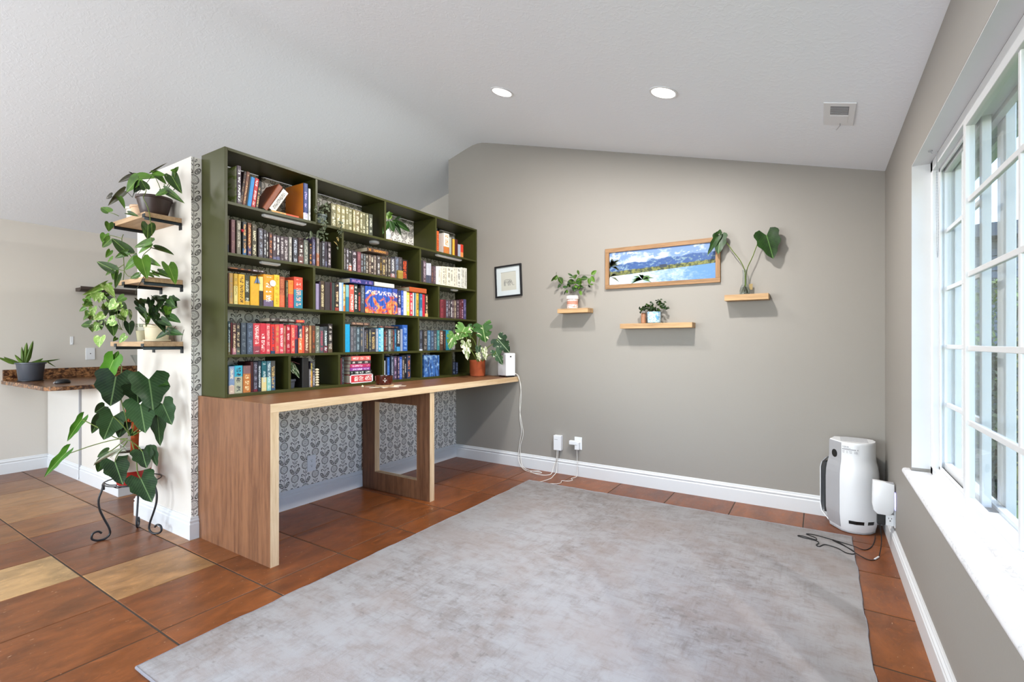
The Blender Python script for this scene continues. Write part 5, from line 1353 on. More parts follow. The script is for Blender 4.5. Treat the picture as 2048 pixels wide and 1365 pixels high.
o = book(Matrix.Translation((XSP - .215, 2.098, zt)), (.215, .034, .262), '2c3c70', 'a89ad0', 'e8e8ee@.2', cover_me, 'tall orange cookbook with blue spine and upside-down block lettering ' + T1)
ob = obj('orange_cover', B().box(XSP - .2145, XSP - .006, 2.0968, 2.0978, zt + .001, zt + .2615), plain('orange_cover', 'cf7a1e', .4, var=.05))
ob.parent = o
ob.matrix_parent_inverse = o.matrix_world.inverted()
let_w = plain('cover_letter_pale', 'e3b27a', .5)
let_d = plain('cover_letter_dark', '8f4f16', .5)
for i, (w_, mt) in enumerate((('STEP', let_d), ('STEP', let_d), ('COOK', let_w), ('BOOK', let_w))):
    me = text_mesh(w_, .068)
    t = link('lettering', me, mt)
    # cover faces -Y; the book stands on its head, so the words are turned half round
    wld = Matrix.Translation((XSP - .106, 2.0962, zt + .036 + i * .062)) @ Matrix.Rotation(R(90), 4, 'X') @ Matrix.Rotation(R(180), 4, 'Z') @ Matrix.Diagonal((1.12, .86, 1, 1))
    t.parent = o
    t.matrix_parent_inverse = o.matrix_world.inverted()
    t.matrix_local = wld
book(Matrix.Translation((XSP - .15, 2.137, zt)), (.15, .016, .233), 'd9d9d6', '-', '-', cover_me, 'slim white book at right end of top shelf\'s first cubby')
lying(1.852, 1.955, zt, zt + .0125, .12, 'd9b06a', 'thin yellow-spined book lying flat before the slanting white one', 'c86a30', dx=.014)
lying(1.957, 2.052, zt, zt + .0125, .12, 'd2552e', 'thin red-orange book lying flat before the orange cookbook', '-', dx=.012)
# the white-sided box book of the fourth cubby shows its left face by itself
# flat books on top of the rows
lying(2.668, 2.893, 1.9745, 2.008, .15, '4a3428', 'brown book with gold lettering lying on second shelf\'s second cubby row', 'c88a3c')
lying(1.584, 1.735, 1.6965, 1.7075, .11, '3a221c', 'thin dark brown book lying flat above the yellow books', 'c87a3a', dx=-.012)
lying(1.738, 1.818, 1.6965, 1.7095, .11, '4a3a3c', 'thin grey-brown book lying flat above the mustard book', 'e0d4dc', dx=-.012)
lying(2.492, 2.724, 1.7012, 1.7385, .16, '2e3472', 'navy and purple book lying flat above the third shelf row', 'a07ab0', dx=.008)
lying(2.734, 2.952, 1.7012, 1.736, .15, 'c9c8c2', 'pale grey book lying flat above the blue blaze set', '-', dx=.008)
lying(3.135, 3.355, 1.6905, 1.7330, .17, 'b4562c', 'copper orange book lying flat above the bright slim books', '-', dx=.008)
lying(1.852, 2.041, 1.3775, 1.4020, .13, '3a302c', 'dark brown book lying flat across the red books', 'b0a8a0', dx=-.006)
lying(2.044, 2.107, 1.3775, 1.3960, .10, 'c83a40', 'small red book lying flat beside the dark brown flat one', 'e0a050', dx=-.006)
lying(2.520, 2.708, 1.3745, 1.4000, .12, '4a3a34', 'tan-paged dark book lying flat over the grey books', 'c09a80', dx=-.016)
lying(2.787, 3.025, 1.3605, 1.3790, .12, '2c2c30', 'thin black book lying flat over the cyan books', 'a06a58', dx=-.016)
# the flat stack in the bottom shelf's third cubby
zb = ROWZ[4] + .0004
for y0, y1, z0, z1, base, ti, lab in ((2.483, 2.712, 0, .068, 'c8303c', 'f2ded8', 'thick red book with white frame at foot of flat stack'),
                                      (2.486, 2.701, .0684, .0965, '1c2422', 'e4e4e0', 'black flat book with white title on the red framed one'),
                                      (2.488, 2.685, .0969, .1210, '8a3a92', 'eed8f0', 'purple flat book in the middle of the flat stack'),
                                      (2.488, 2.687, .1214, .1490, 'b2305e', 'eebad8', 'magenta flat book above the purple one in stack'),
                                      (2.496, 2.693, .1494, .1745, '3a3234', 'dcd4cc', 'dark flat book with white lettering near stack top'),
                                      (2.499, 2.690, .1749, .2110, 'd2605a', 'f0d0c8', 'coral red book topping the flat stack')):
    o = lying(y0, y1, zb + z0, zb + z1, .15, base, lab, ti, dx=.014)
    if base == 'c8303c':
        fr = B()
        xx = XSP + .014
        for a0, a1, c0, c1 in ((y0, y1, .0, .007), (y0, y1, .061, .068), (y0, y0 + .012, 0, .068), (y1 - .012, y1, 0, .068)):
            fr.box(xx + .0002, xx + .0012, a0, a1, zb + c0, zb + c1)
        q = obj('white_border', fr, MAT['plastic_white'])
        q.parent = o
        q.matrix_parent_inverse = o.matrix_world.inverted()

# small things among the books
th_ = thing('led_bar', (-3.1, 1.97, 2.07), 'long white battery light bar under top shelf\'s first cubby', 'light', 'lights under the bookcase shelves')
def led_bar(root, y0, y1, ztop):
    pr = lambda d, z_: [(-3.10 + sx * (.017 - d), (y0 + d) if e_ < 0 else (y1 - d), z_) for sx, e_ in ((-1, -1), (1, -1), (1, 1), (-1, 1))]
    obj('housing', B().rings([pr(.009, ztop - .016), pr(.001, ztop - .012), pr(0, ztop - .0003)]), MAT['plastic_white'], root, smooth=50)
    obj('diffuser', B().box(-3.110, -3.090, y0 + .012, y1 - .012, ztop - .0175, ztop - .0158), MAT['plastic_grey'] if False else MAT['ceramic_white'], root)
led_bar(th_, 1.815, 2.125, SHZ[0] - TH)
th_ = thing('led_bar', (-3.1, 3.7, 2.07), 'long white battery light bar above the cream books', 'light', 'lights under the bookcase shelves')
led_bar(th_, 3.53, 3.90, SHZ[0] - TH)
th_ = thing('led_bar', (-3.1, 1.9, 1.75), 'dim battery light bar under second shelf above the yellow books', 'light', 'lights under the bookcase shelves')
led_bar(th_, 1.80, 1.93, SHZ[1] - TH)
th_ = thing('led_bar', (-3.1, 3.8, 1.75), 'small battery light under second shelf above the wine books', 'light', 'lights under the bookcase shelves')
led_bar(th_, 3.76, 3.84, SHZ[1] - TH)
pk = thing('puck_light', (-3.15, 2.807, 2.07), 'round white puck light under top shelf above dark books', 'light', 'lights under the bookcase shelves')
zz_ = SHZ[0] - TH
obj('housing', B().lathe((-3.15, 2.807, zz_), [(.036, -.020), (.041, -.015), (.041, -.0003)], 24), MAT['plastic_white'], pk, smooth=40)
obj('diffuser', B().lathe((-3.15, 2.807, zz_), [(.028, -.0225), (.033, -.0195)], 24), MAT['ceramic_white'], pk, smooth=40)
# heart charm, gold box, moth, jar-like trinkets
hc = tag(obj('heart_charm', B().rings([[(XSP + .012, 1.665 + .012 * c_ * s_, 1.943 + .012 * d_ * s_) for c_, d_ in ((0, -1), (.7, -.1), (.85, .5), (.45, .85), (0, .45), (-.45, .85), (-.85, .5), (-.7, -.1))] if t_ else [(XSP + .004, 1.665 + .012 * c_ * s_, 1.943 + .012 * d_ * s_) for c_, d_ in ((0, -1), (.7, -.1), (.85, .5), (.45, .85), (0, .45), (-.45, .85), (-.85, .5), (-.7, -.1))] for t_, s_ in ((0, .9), (0, 1), (1, .8))]), plain('red_felt', 'a81c2c', .8), smooth=50), 'small red heart charm hanging between dark books', 'ornament')
gb = thing('gold_box', (XSP + .01, 3.03, SHZ[1]), 'small gold box before the dark books on second shelf', 'box')
obj('box_body', B().box(XSP - .005 + .007, XSP + .0205, 2.985, 3.043, SHZ[1] + .0004, SHZ[1] + .052), plain('gold_card', '9a8238', .4, metal=.3, var=.2, vscale=60), gb)
obj('box_lid', B().box(XSP + .0015, XSP + .021, 2.9845, 3.0435, SHZ[1] + .0524, SHZ[1] + .070), plain('gold_lid', 'ac9448', .4, metal=.3, var=.15, vscale=60), gb)
def on_book(o, b_, name, mat_):
    q = obj(name, b_, mat_)
    q.parent = o
    q.matrix_parent_inverse = o.matrix_world.inverted()
    return q
ymo, zmo = 1.7605, 1.640
xm = XSP + .005
mb_ = NAMED['thick mustard with blue moth']
blue_ = plain('moth_blue', '5f79a8', .6)
for sg in (-1, 1):
    on_book(mb_, B().prism([(ymo, zmo + .028), (ymo + sg * .020, zmo - .022), (ymo + sg * .006, zmo - .014), (ymo + sg * .001, zmo - .02)], 'x', xm, xm + .0012), 'printed_wing', blue_)
on_book(mb_, B().prism([(ymo - .003, zmo + .03), (ymo + .003, zmo + .03), (ymo + .002, zmo - .024), (ymo - .002, zmo - .024)], 'x', xm + .0013, xm + .002), 'printed_body', MAT['stem_dark'])
on_book(NAMED['thick orange with white disc'], B().disc((xm, 1.8655, 1.632), (1, 0, 0), .021, 24, th=.001), 'printed_disc', MAT['plastic_white'])
# bead stack beside the slim books
bs = thing('bead_strand', (-3.06, 2.2, zb), 'strand of pale wooden beads stacked beside slim books', 'ornament')
for i in range(7):
    obj('bead', B().lathe((-3.078, 2.207, zb + .010 + i * .0185), [(.004, -.009), (.013, -.005), (.0145, 0), (.013, .005), (.004, .009)], 12), MAT['ceramic_cream'], bs, smooth=60)

# ------------------------------------------------------------------ things on the desktop
ck = thing('candle_jar', (-2.82, 2.60, ZD), 'amber glass candle jar on round wooden coaster', 'candle')
cx, cy = -2.815, 2.605
k = M('amber_glass', .08, .6)
x, y, z = k.pos()
k.color(k.mix(k.noise(k.vec(x, y, z), 20, 2), '2a0d06', '5a2010'))
obj('jar', B().lathe((cx, cy, ZD + .017), [(.052, 0), (.060, .004), (.064, .02), (.067, .068), (.064, .0685), (.061, .02), (.05, .012)], 40, cap1=True), k.m, ck, smooth=40)
obj('wax', B().lathe((cx, cy, ZD + .017), [(.060, .014), (.063, .052), (.0, .053)], 32, cap1=False), MAT['pot_brown'], ck, smooth=40)
lb = B()
an = math.atan2(-cy, -cx)
def on_jar(a0, a1, z0, z1, r_=.0668):
    st_ = 5
    for i in range(st_):
        t0, t1 = a0 + (a1 - a0) * i / st_, a0 + (a1 - a0) * (i + 1) / st_
        lb.quad(*[(cx + r_ * math.cos(t), cy + r_ * math.sin(t), ZD + .017 + h_) for t, h_ in ((t0, z0), (t1, z0), (t1, z1), (t0, z1))])
on_jar(an - .12, an + .32, .036, .039); on_jar(an - .0, an + .2, .027, .031); on_jar(an + .04, an + .16, .021, .024); on_jar(an + .05, an + .15, .046, .052)
obj('printed_mark', lb, MAT['ceramic_white'], ck)
cs = tag(obj('coaster', B().lathe((cx, cy, ZD), [(.066, .0035), (.074, .005), (.074, .0145), (.066, .0166)], 36), MAT['pine_x'], smooth=40), 'round pale wooden coaster under the amber candle', 'coaster')
b = B()
star = []
for i in range(16):
    a = 2 * math.pi * i / 16
    rad = .165 if i % 2 == 0 else .085
    star.append((cx + rad * math.cos(a) * .85, cy + .02 + rad * math.sin(a)))
b.prism(star, 'z', ZD + .0004, ZD + .003)
tag(obj('doily', b, plain('cream_felt', 'ded0ba', .9, .1, var=.1, vscale=60)), 'cream star-shaped doily on the walnut desktop', 'doily')
tk = tag(obj('trinket', B().lathe((-2.90, 2.47, ZD + .0004), [(.006, 0), (.011, .006), (.008, .012), (.003, .018)], 12), MAT['ceramic_cream'], smooth=50), 'tiny cream shell trinket left of the candle', 'ornament')

# router at the desk's far end
rt_ = thing('wifi_router', (-2.62, 4.0, ZD), 'white upright box router at far end of desk', 'router')
mrot = Matrix.Translation((-2.618, 4.022, ZD)) @ Matrix.Rotation(R(-22), 4, 'Z')
def rbox(x0, x1, y0, y1, z0, z1, bb=None):
    bb = bb or B()
    n0 = len(bb.v)
    bb.box(x0, x1, y0, y1, z0, z1)
    bb.v[n0:] = [tuple(mrot @ Vector(p)) for p in bb.v[n0:]]
    return bb
obj('case', rbox(-.075, .075, -.055, .055, .012, .235), MAT['plastic_white'], rt_, bevel=.008)
obj('foot', rbox(-.06, .02, -.045, .045, .0004, .013, rbox(.045, .07, -.045, .045, .0004, .013)), MAT['plastic_black'], rt_)
obj('port', rbox(.0755, .0765, -.012, .006, .195, .207), MAT['plastic_black'], rt_)
# ------------------------------------------------------------------ things on the back wall
def frame_ring(b, x0, x1, z0, z1, w, y0, y1):
    b.box(x0, x1, y0, y1, z1 - w, z1).box(x0, x1, y0, y1, z0, z0 + w)
    b.box(x0, x0 + w, y0, y1, z0 + w, z1 - w).box(x1 - w, x1, y0, y1, z0 + w, z1 - w)
    return b
YB = YW - .0008
# small black frame, hung a little crooked
fr = thing('picture_frame', (-2.652, YB, 1.86), 'small black frame with white mat and grey elephant sketch', 'picture frame')
W2, H2 = .158, .161
rw = lambda b_: b_
def tilt(o):
    o.matrix_parent_inverse = Matrix.Identity(4)
    return o
b = frame_ring(B(), -W2, W2, -H2, H2, .016, -.020, 0)
tilt(obj('frame', b, MAT['black_metal'], fr, bevel=.001))
tilt(obj('mat_board', frame_ring(B(), -W2 + .015, W2 - .015, -H2 + .015, H2 - .015, .052, -.007, -.004), plain('mat_board', 'd2d4d9', .8, .2, var=.02), fr))
tilt(obj('sketch_paper', B().box(-W2 + .06, W2 - .06, -.004, -.003, -H2 + .06, H2 - .06), plain('sketch_paper', 'c4beb6', .8, .2, var=.03), fr))
b = B()
def stroke(pts, w=.0022):
    pts = spline([Vector((p[0], 0, p[1])) for p in pts], 5)
    for a, c_ in zip(pts[:-1], pts[1:]):
        t = (c_ - a)
        if t.length < 1e-6: continue
        n_ = Vector((-t.z, 0, t.x)).normalized() * w / 2
        b.quad(*[(p.x, -.0044, p.z) for p in (a - n_, c_ - n_, c_ + n_, a + n_)])
# a grazing elephant in pencil: back, legs, ear, trunk along the ground
stroke([(-.052, -.045), (-.054, -.01), (-.046, .012), (-.02, .018), (.005, .014), (.02, .016), (.034, .002), (.040, -.014)], .003)
for px_ in (-.051, -.040, -.008, .004, .016): stroke([(px_ + .004, .0), (px_, -.022), (px_ + .002, -.046)], .0045)
stroke([(-.03, .0), (-.028, -.016), (-.012, -.018), (-.004, -.01)], .003)
stroke([(.012, .008), (.018, -.012), (.028, -.016), (.032, .0)], .004)
stroke([(.040, -.014), (.040, -.034), (.050, -.042), (.068, -.042)], .0035)
stroke([(.036, -.02), (.046, -.028), (.052, -.024)], .002)
for i in range(9): stroke([(-.046 + i * .009, .012), (-.048 + i * .0092, -.012)], .0016)
tilt(obj('sketch', b, plain('graphite', '6d6a6c', .8), fr))
tilt(obj('glazing', B().box(-W2 + .014, W2 - .014, -.010, -.0095, -H2 + .014, H2 - .014), MAT['glass'], fr))
fr.rotation_euler = (0, R(-2.4), 0)

# long landscape picture
lf = thing('picture_frame', (-1.1365, YB, 1.893), 'wide oak-framed photo of blue mountains above a bay', 'picture frame')
W3, H3 = .4785, .179
P = lambda o: tilt(o)
b = B()
for sx0, sx1, sz0, sz1 in ((-W3, W3, H3 - .036, H3), (-W3, W3, -H3, -H3 + .036)):
    b.box(sx0, sx1, -.022, 0, sz0, sz1)
P(obj('frame_rail', b, MAT['frame_oak'], lf, bevel=.0015))
MAT['frame_oak_z'] = wood('frame_oak_upright', '70502f', '9a7550', 'z', .55, 2.2)
b = B().box(-W3, -W3 + .036, -.022, 0, -H3 + .036, H3 - .036).box(W3 - .036, W3, -.022, 0, -H3 + .036, H3 - .036)
P(obj('frame_stile', b, MAT['frame_oak_z'], lf, bevel=.0015))
PW, PH = W3 - .034, H3 - .034
# the print: flat, painted procedurally (s across 0-1, t up 0-1)
k = M('landscape_print', .45, .4)
x, y, z = k.coords()
s = (x + PW) / (2 * PW)
t = (z + PH) / (2 * PH)
n1 = k.noise(k.vec(s * 5.0, t * 3.0, 1.0), 1.0, 5, .6, .3)
n2 = k.noise(k.vec(s * 26.0, t * 12.0, 2.0), 1.0, 4, .65)
n3 = k.noise(k.vec(s * 11.0, 0.0, 3.0), 1.0, 4, .6)
sky = k.mix(((n1 + t * .35)).smooth(.58, .82), 'e3e6ec', '6f86b8')
ridge = k.noise(k.vec(s * 4.2 + .3, 0.0, 3.0), 1.0, 3, .5) * .30 + n3 * .06 + .50 + (s - .5) * .16
mt_c = k.mix((n2 + n1 * .6).smooth(.78, 1.0), '304d86', '7d94a8')
mt_c = k.mix(((s - .35) * 1.2).clamp() * (n2.smooth(.5, .7)), mt_c, '6f8474')
col = k.mix((ridge - t).smooth(-.015, .015), sky, mt_c)
cloud = k.noise(k.vec(s * 9.0, t * 6.0, 7.0), 1.0, 4, .6)
col = k.mix(cloud.smooth(.52, .66) * (t - .62).smooth(.0, .2) * .95, col, 'e9eaee')
shore = .30 + s * .14 + (n2 - .5) * .05
col = k.mix((shore + .10 - t).smooth(-.02, .02), col, k.mix(n2.smooth(.4, .6), '2c3420', '7d7a3c'))
wat = k.mix((n2 * .5 + n1 * .5 + (.5 - s) * .5).smooth(.3, .75), '5a82bd', 'cdd3e6')
bay = .26 + s * .17
col = k.mix((bay - t).smooth(-.006, .006), col, wat)
k.color(col)
pr = P(obj('photo_print', B().box(-PW, PW, -.008, -.004, -PH, PH), k.m, lf))
# palms and the pier, cut into the same flat print
def frond_set(c, n_, rad, m_, seed, nm):
    rq = random.Random(seed)
    b = B()
    for i in range(n_):
        a = rq.uniform(-.6, 3.6)
        l = rad * rq.uniform(.6, 1)
        e_ = Vector((c[0] + l * math.cos(a), 0, c[1] + l * .75 * math.sin(a) - rad * .15))
        c_ = Vector((c[0], 0, c[1]))
        nn = Vector((-(e_ - c_).z, 0, (e_ - c_).x)).normalized() * .008
        mid = (c_ + e_) / 2 + Vector((0, 0, .012))
        pts = []
        for p in (c_, mid - nn, e_, mid + nn):
            pts.append((min(max(p.x, -PW + .001), PW - .001), -.0085, min(max(p.z, -PH + .001), PH - .001)))
        b.quad(*pts)
    P(obj(nm, b, m_, lf))
frond_set((-PW + .02, .02), 26, .13, plain('palm_dark', '39402a', .7), 2, 'printed_palm')
frond_set((-PW + .01, -.07), 16, .11, plain('palm_grey', '5a5a40', .7), 3, 'printed_palm')
frond_set((-PW + .30, -.115), 22, .11, plain('palm_green', '4c6a38', .7), 4, 'printed_palm')
P(obj('printed_pier', B().box(.0, .062, -.0086, -.0082, -.022, .002), plain('pier_dark', '2c3446', .7), lf))
P(obj('glazing', B().box(-PW - .002, PW + .002, -.0105, -.010, -PH - .002, PH + .002), MAT['glass'], lf))

# three floating shelves
def wshelf(x0, x1, z0, z1, d, label):
    o = obj('floating_shelf', B().box(x0, x1, YW - .001 - d, YW - .001, z0, z1), MAT['shelf_oak'], bevel=.0015)
    return tag(o, label, 'shelf', 'floating shelves on the back wall')
wshelf(-2.042, -1.738, 1.508, 1.548, .12, 'short oak floating shelf under the trailing potted plant, nearest the bookcase')
wshelf(-1.442, -.849, 1.357, 1.399, .12, 'long oak floating shelf below the landscape picture')
wshelf(-.613, -.313, 1.557, 1.601, .12, 'oak floating shelf holding the rooted cutting in glass')

# ------------------------------------------------------------------ outlets and plugs
def outlet_holes(c, root):
    """two sockets of a duplex outlet facing +x, each slot on its own"""
    for dz in (-.02, .02):
        for du, w, h_ in ((-.006, .0022, .008), (.006, .0022, .0065), (0, .005, .005)):
            zz = dz + (.004 if h_ > .006 else -.007)
            obj('socket_slot', B().box(c[0] - .0006, c[0] + .0006, c[1] + du - w / 2, c[1] + du + w / 2, c[2] + zz - h_ / 2, c[2] + zz + h_ / 2), MAT['outlet_dark'], root)
wo = thing('wall_outlet', (XW, 2.341, .30), 'white outlet plate on the patterned wallpaper below the desk', 'outlet')
obj('plate', B().box(XW + .0003, XW + .006, 2.304, 2.378, .238, .362), MAT['plastic_white'], wo, bevel=.002)
outlet_holes((XW + .0062, 2.341, .30), wo)
ad = thing('power_adapter', (-2.08, YW, .29), 'white rectangular network adapter plugged low on back wall', 'adapter')
obj('adapter_body', B().box(-2.122, -2.044, YW - .045, YW - .0005, .222, .362), MAT['plastic_white'], ad, bevel=.004)
obj('logo_line', B().box(-2.112, -2.078, YW - .0456, YW - .0451, .322, .326), MAT['plastic_grey'], ad)
wo = thing('wall_outlet', (-1.885, YW, .30), 'white outlet plate on the back wall holding a charger', 'outlet')
obj('plate', B().box(-1.922, -1.848, YW - .006, YW - .0003, .246, .362), MAT['plastic_white'], wo, bevel=.002)
ch = thing('charger', (-1.92, YW, .30), 'white sideways plug charger with thin cable on back wall outlet', 'charger')
obj('charger_body', B().box(-1.960, -1.878, YW - .048, YW - .012, .292, .330), MAT['plastic_white'], ch, bevel=.005)
obj('plug', B().box(-1.905, -1.862, YW - .044, YW - .0063, .250, .318), MAT['plastic_white'], ch, bevel=.004)

# cables: white ones hang from desk and sockets to the floor
Z0 = .0025
cb = B().tube([(-2.545, 4.055, .93), (-2.525, 4.085, .915), (-2.512, 4.10, .86), (-2.50, 4.108, .70), (-2.515, 4.108, .50), (-2.495, 4.106, .36), (-2.515, 4.100, .22), (-2.52, 4.088, .10), (-2.48, 4.065, .03), (-2.40, 4.02, Z0), (-2.28, 3.98, Z0), (-2.22, 4.02, Z0), (-2.28, 4.06, Z0), (-2.33, 4.00, Z0), (-2.20, 3.955, Z0), (-2.12, 4.01, Z0 + .003), (-2.12, 4.075, .06), (-2.098, 4.088, .14), (-2.09, 4.085, .221)], .0034, 6, smooth=7)
tag(obj('router_cable', cb, MAT['cable_white']), 'white cable dropping from the desk end to the adapter', 'cable')
cb = B().tube([(-2.55, 4.06, .94), (-2.53, 4.09, .905), (-2.505, 4.111, .80), (-2.520, 4.111, .60), (-2.498, 4.111, .45), (-2.478, 4.110, .33), (-2.508, 4.106, .20), (-2.49, 4.089, .08), (-2.44, 4.05, .02), (-2.34, 4.03, Z0), (-2.24, 4.035, Z0 + .004)], .0032, 6, smooth=7)
tag(obj('power_cable', cb, MAT['cable_white']), 'thin white cable twisted with the router cable below desk', 'cable')
cb = B().tube([(-2.075, 4.083, .221), (-2.085, 4.090, .15), (-2.09, 4.085, .08), (-2.085, 4.06, .02), (-2.08, 3.99, Z0), (-2.06, 3.90, Z0), (-2.08, 3.78, Z0), (-2.085, 3.742, .008)], .0032, 6, smooth=7)
tag(obj('adapter_cable', cb, MAT['cable_white']), 'white cable running from the adapter to the rug edge', 'cable')
cb = B().tube([(-1.885, 4.085, .249), (-1.884, 4.090, .16), (-1.88, 4.085, .08), (-1.875, 4.06, .012), (-1.90, 4.00, Z0), (-1.87, 3.96, Z0), (-1.885, 3.91, Z0), (-1.94, 3.885, Z0), (-1.92, 3.83, Z0), (-1.93, 3.79, Z0), (-1.985, 3.752, Z0)], .0026, 6, smooth=7)
cc = tag(obj('charger_cable', cb, MAT['cable_white']), 'thin kinked white cable below the sideways charger', 'cable')

# device plugged into the window wall outlet
wo = thing('wall_outlet', (XR, 3.63, .21), 'white outlet low on the window wall beside the purifier', 'outlet')
obj('plate', B().box(XR - .006, XR - .0003, 3.573, 3.648, .155, .275), MAT['plastic_white'], wo, bevel=.002)
obj('outlet_block', B().box(XR - .045, XR - .0063, 3.585, 3.640, .160, .228), MAT['plastic_white'], wo, bevel=.004)
for du, w, h_, zz in ((-.007, .0025, .009, .204), (.007, .0025, .0075, .204), (0, .006, .006, .190)):
    obj('socket_slot', B().box(XR - .025 + du - w / 2, XR - .025 + du + w / 2, 3.5843, 3.5849, zz - h_ / 2, zz + h_ / 2), MAT['outlet_dark'], wo)
wx = thing('wifi_extender', (XR, 3.60, .33), 'white plug-in pod with rounded foot on the window wall', 'plug-in device')
prof = []
for i in range(21):
    a = math.pi + math.pi * i / 20
    prof.append((-.052 * abs(math.cos(a)) ** .5 * (1 if math.cos(a) < 0 else -1) * 1, .045 + .05 * -abs(math.sin(a)) ** .7))
def pod(off):
    pts = [(.052 - off, .185 - off), (.0, .196 - off), (-.052 + off, .200 - off), (-.054 + off, .06), (-.048 + off, .02 + off), (-.028, 0 + off), (.028, 0 + off), (.048 - off, .02 + off), (.054 - off, .06)]
    return pts
b = B()
rings_ = []
for yy_, off in ((3.600, .006), (3.592, .001), (3.57, 0), (3.560, .003), (3.556, .010)):
    rings_.append([(XR - .058 + p[0], yy_, .225 + p[1]) for p in pod(off)])
b.rings(rings_)
obj('pod_body', b, MAT['plastic_white'], wx, smooth=40)
obj('top_grille', B().box(XR - .105, XR - .010, 3.566, 3.594, .4135, .418), MAT['plastic_grey'], wx)
obj('status_light', B().box(XR - .0035, XR - .0015, 3.566, 3.59, .26, .36), MAT['led_blue'], wx)
bk = tag(obj('black_adapter', B().box(XR - .085, XR - .046, 3.60, 3.645, .155, .226), MAT['plastic_black'], bevel=.004), 'black power brick under the plug-in pod', 'adapter')

cb = B().tube([(.305, 3.61, .155), (.308, 3.60, .12), (.310, 3.575, .07), (.300, 3.53, .02), (.285, 3.47, Z0), (.262, 3.42, Z0), (.23, 3.41, Z0), (.175, 3.46, .010), (.12, 3.55, .0135), (.075, 3.60, .0135), (.075, 3.585, .0135), (.15, 3.505, .013), (.175, 3.455, .0125), (.165, 3.42, .0135), (.13, 3.42, .0135), (.09, 3.47, .0135), (.03, 3.49, .0135), (.0, 3.44, .0135), (-.015, 3.455, .0135), (-.002, 3.50, .0135), (-.02, 3.53, .0135), (-.09, 3.545, .0135), (-.115, 3.56, .0135), (-.085, 3.57, .0135), (-.02, 3.545, .0135), (-.02, 3.58, .0135), (-.07, 3.62, .0135), (-.02, 3.63, .0135), (.07, 3.60, .0135), (.17, 3.565, .011), (.225, 3.555, Z0), (.262, 3.62, Z0), (.285, 3.72, Z0), (.30, 3.83, .012)], .0026, 6, smooth=6)
pc = thing('purifier_cord', (.2, 3.6, .01), 'black power cord tangled on rug corner and floor', 'cord')
obj('cord', cb, MAT['cable_black'], pc)
obj('tag_sleeve', B().tube([(.288, 3.478, Z0 + .002), (.266, 3.428, Z0 + .002)], .0046, 8), MAT['plastic_white'], pc)

# ------------------------------------------------------------------ air purifier
ap = thing('air_purifier', (.19, 3.94, 0), 'white bottle-shaped air purifier with grey side in the corner', 'air purifier')
def outline(w, z_, grey=False):
    """plan outline at height z_; w widens the white shell"""
    pts = []
    P0, P1 = Vector((.040, 3.945)), Vector((.112, 3.828))          # grey strip, front edge
    shell = [P1, Vector((.155, 3.803)), Vector((.20, 3.798)), Vector((.25, 3.812)), Vector((.295, 3.850)), Vector((.325, 3.905)), Vector((.335, 3.97)), Vector((.32, 4.04)), Vector((.26, 4.075)), Vector((.15, 4.085)), Vector((.07, 4.06)), P0]
    c_ = Vector((.19, 3.95))
    return [(c_.x + (p.x - c_.x) * w, c_.y + (p.y - c_.y) * w, z_) for p in shell]
H_ = .585
prof_ = [(.86, .012), (.90, .03), (.955, .075), (.995, .12), (1.0, .20), (1.0, .33), (.985, .38), (.945, .42), (.89, .452), (.872, .475), (.868, .57), (.862, .581), (.845, .586)]
obj('shell', B().rings([outline(w_, z_) for w_, z_ in prof_]), MAT['plastic_white'], ap, smooth=40)
obj('base', B().rings([outline(.83, .0005), outline(.87, .004), outline(.87, .014)]), MAT['plastic_grey'], ap, smooth=40)
# grey side strip follows the shell's flat side
b = B()
r0, r1 = [], []
for w_, z_ in prof_[1:-1]:
    o_ = outline(w_, z_)
    a_, c_ = Vector(o_[-1]), Vector(o_[0])
    n_ = Vector((-(c_ - a_).y, (c_ - a_).x, 0)).normalized() * -1
    if n_.dot(Vector((-1, -1, 0))) < 0: n_ = -n_
    r0.append(a_ + n_ * .003); r1.append(c_ + n_ * .003)
for i in range(len(r0) - 1):
    b.quad(r0[i], r1[i], r1[i + 1], r0[i + 1])
for i in range(len(r0) - 1):
    for r_ in (r0, r1):
        d_ = n_ * -.004
        b.quad(r_[i], r_[i + 1], r_[i + 1] + d_, r_[i] + d_)
obj('side_panel', b, MAT['plastic_grey'], ap, smooth=30)
o_ = outline(.868, .50)
a_, c_ = Vector(o_[-1]), Vector(o_[0])
md = a_ * .52 + c_ * .48 + n_ * .0035
obj('sensor_window', B().disc(md + Vector((0, 0, -.002)), n_, .026, 28, th=.002), MAT['plastic_black'], ap)
tdir = (c_ - a_).normalized()
b = B()
for i, (t0, t1) in enumerate(((-.028, -.020), (-.018, -.011), (-.009, -.002), (0, .007), (.009, .015), (.017, .023))):
    p = md + Vector((0, 0, -.062))
    b.quad(p + tdir * t0, p + tdir * t1, p + tdir * t1 + Vector((0, 0, .007)), p + tdir * t0 + Vector((0, 0, .007)))
obj('brand_mark', b, MAT['outlet_dark'], ap)
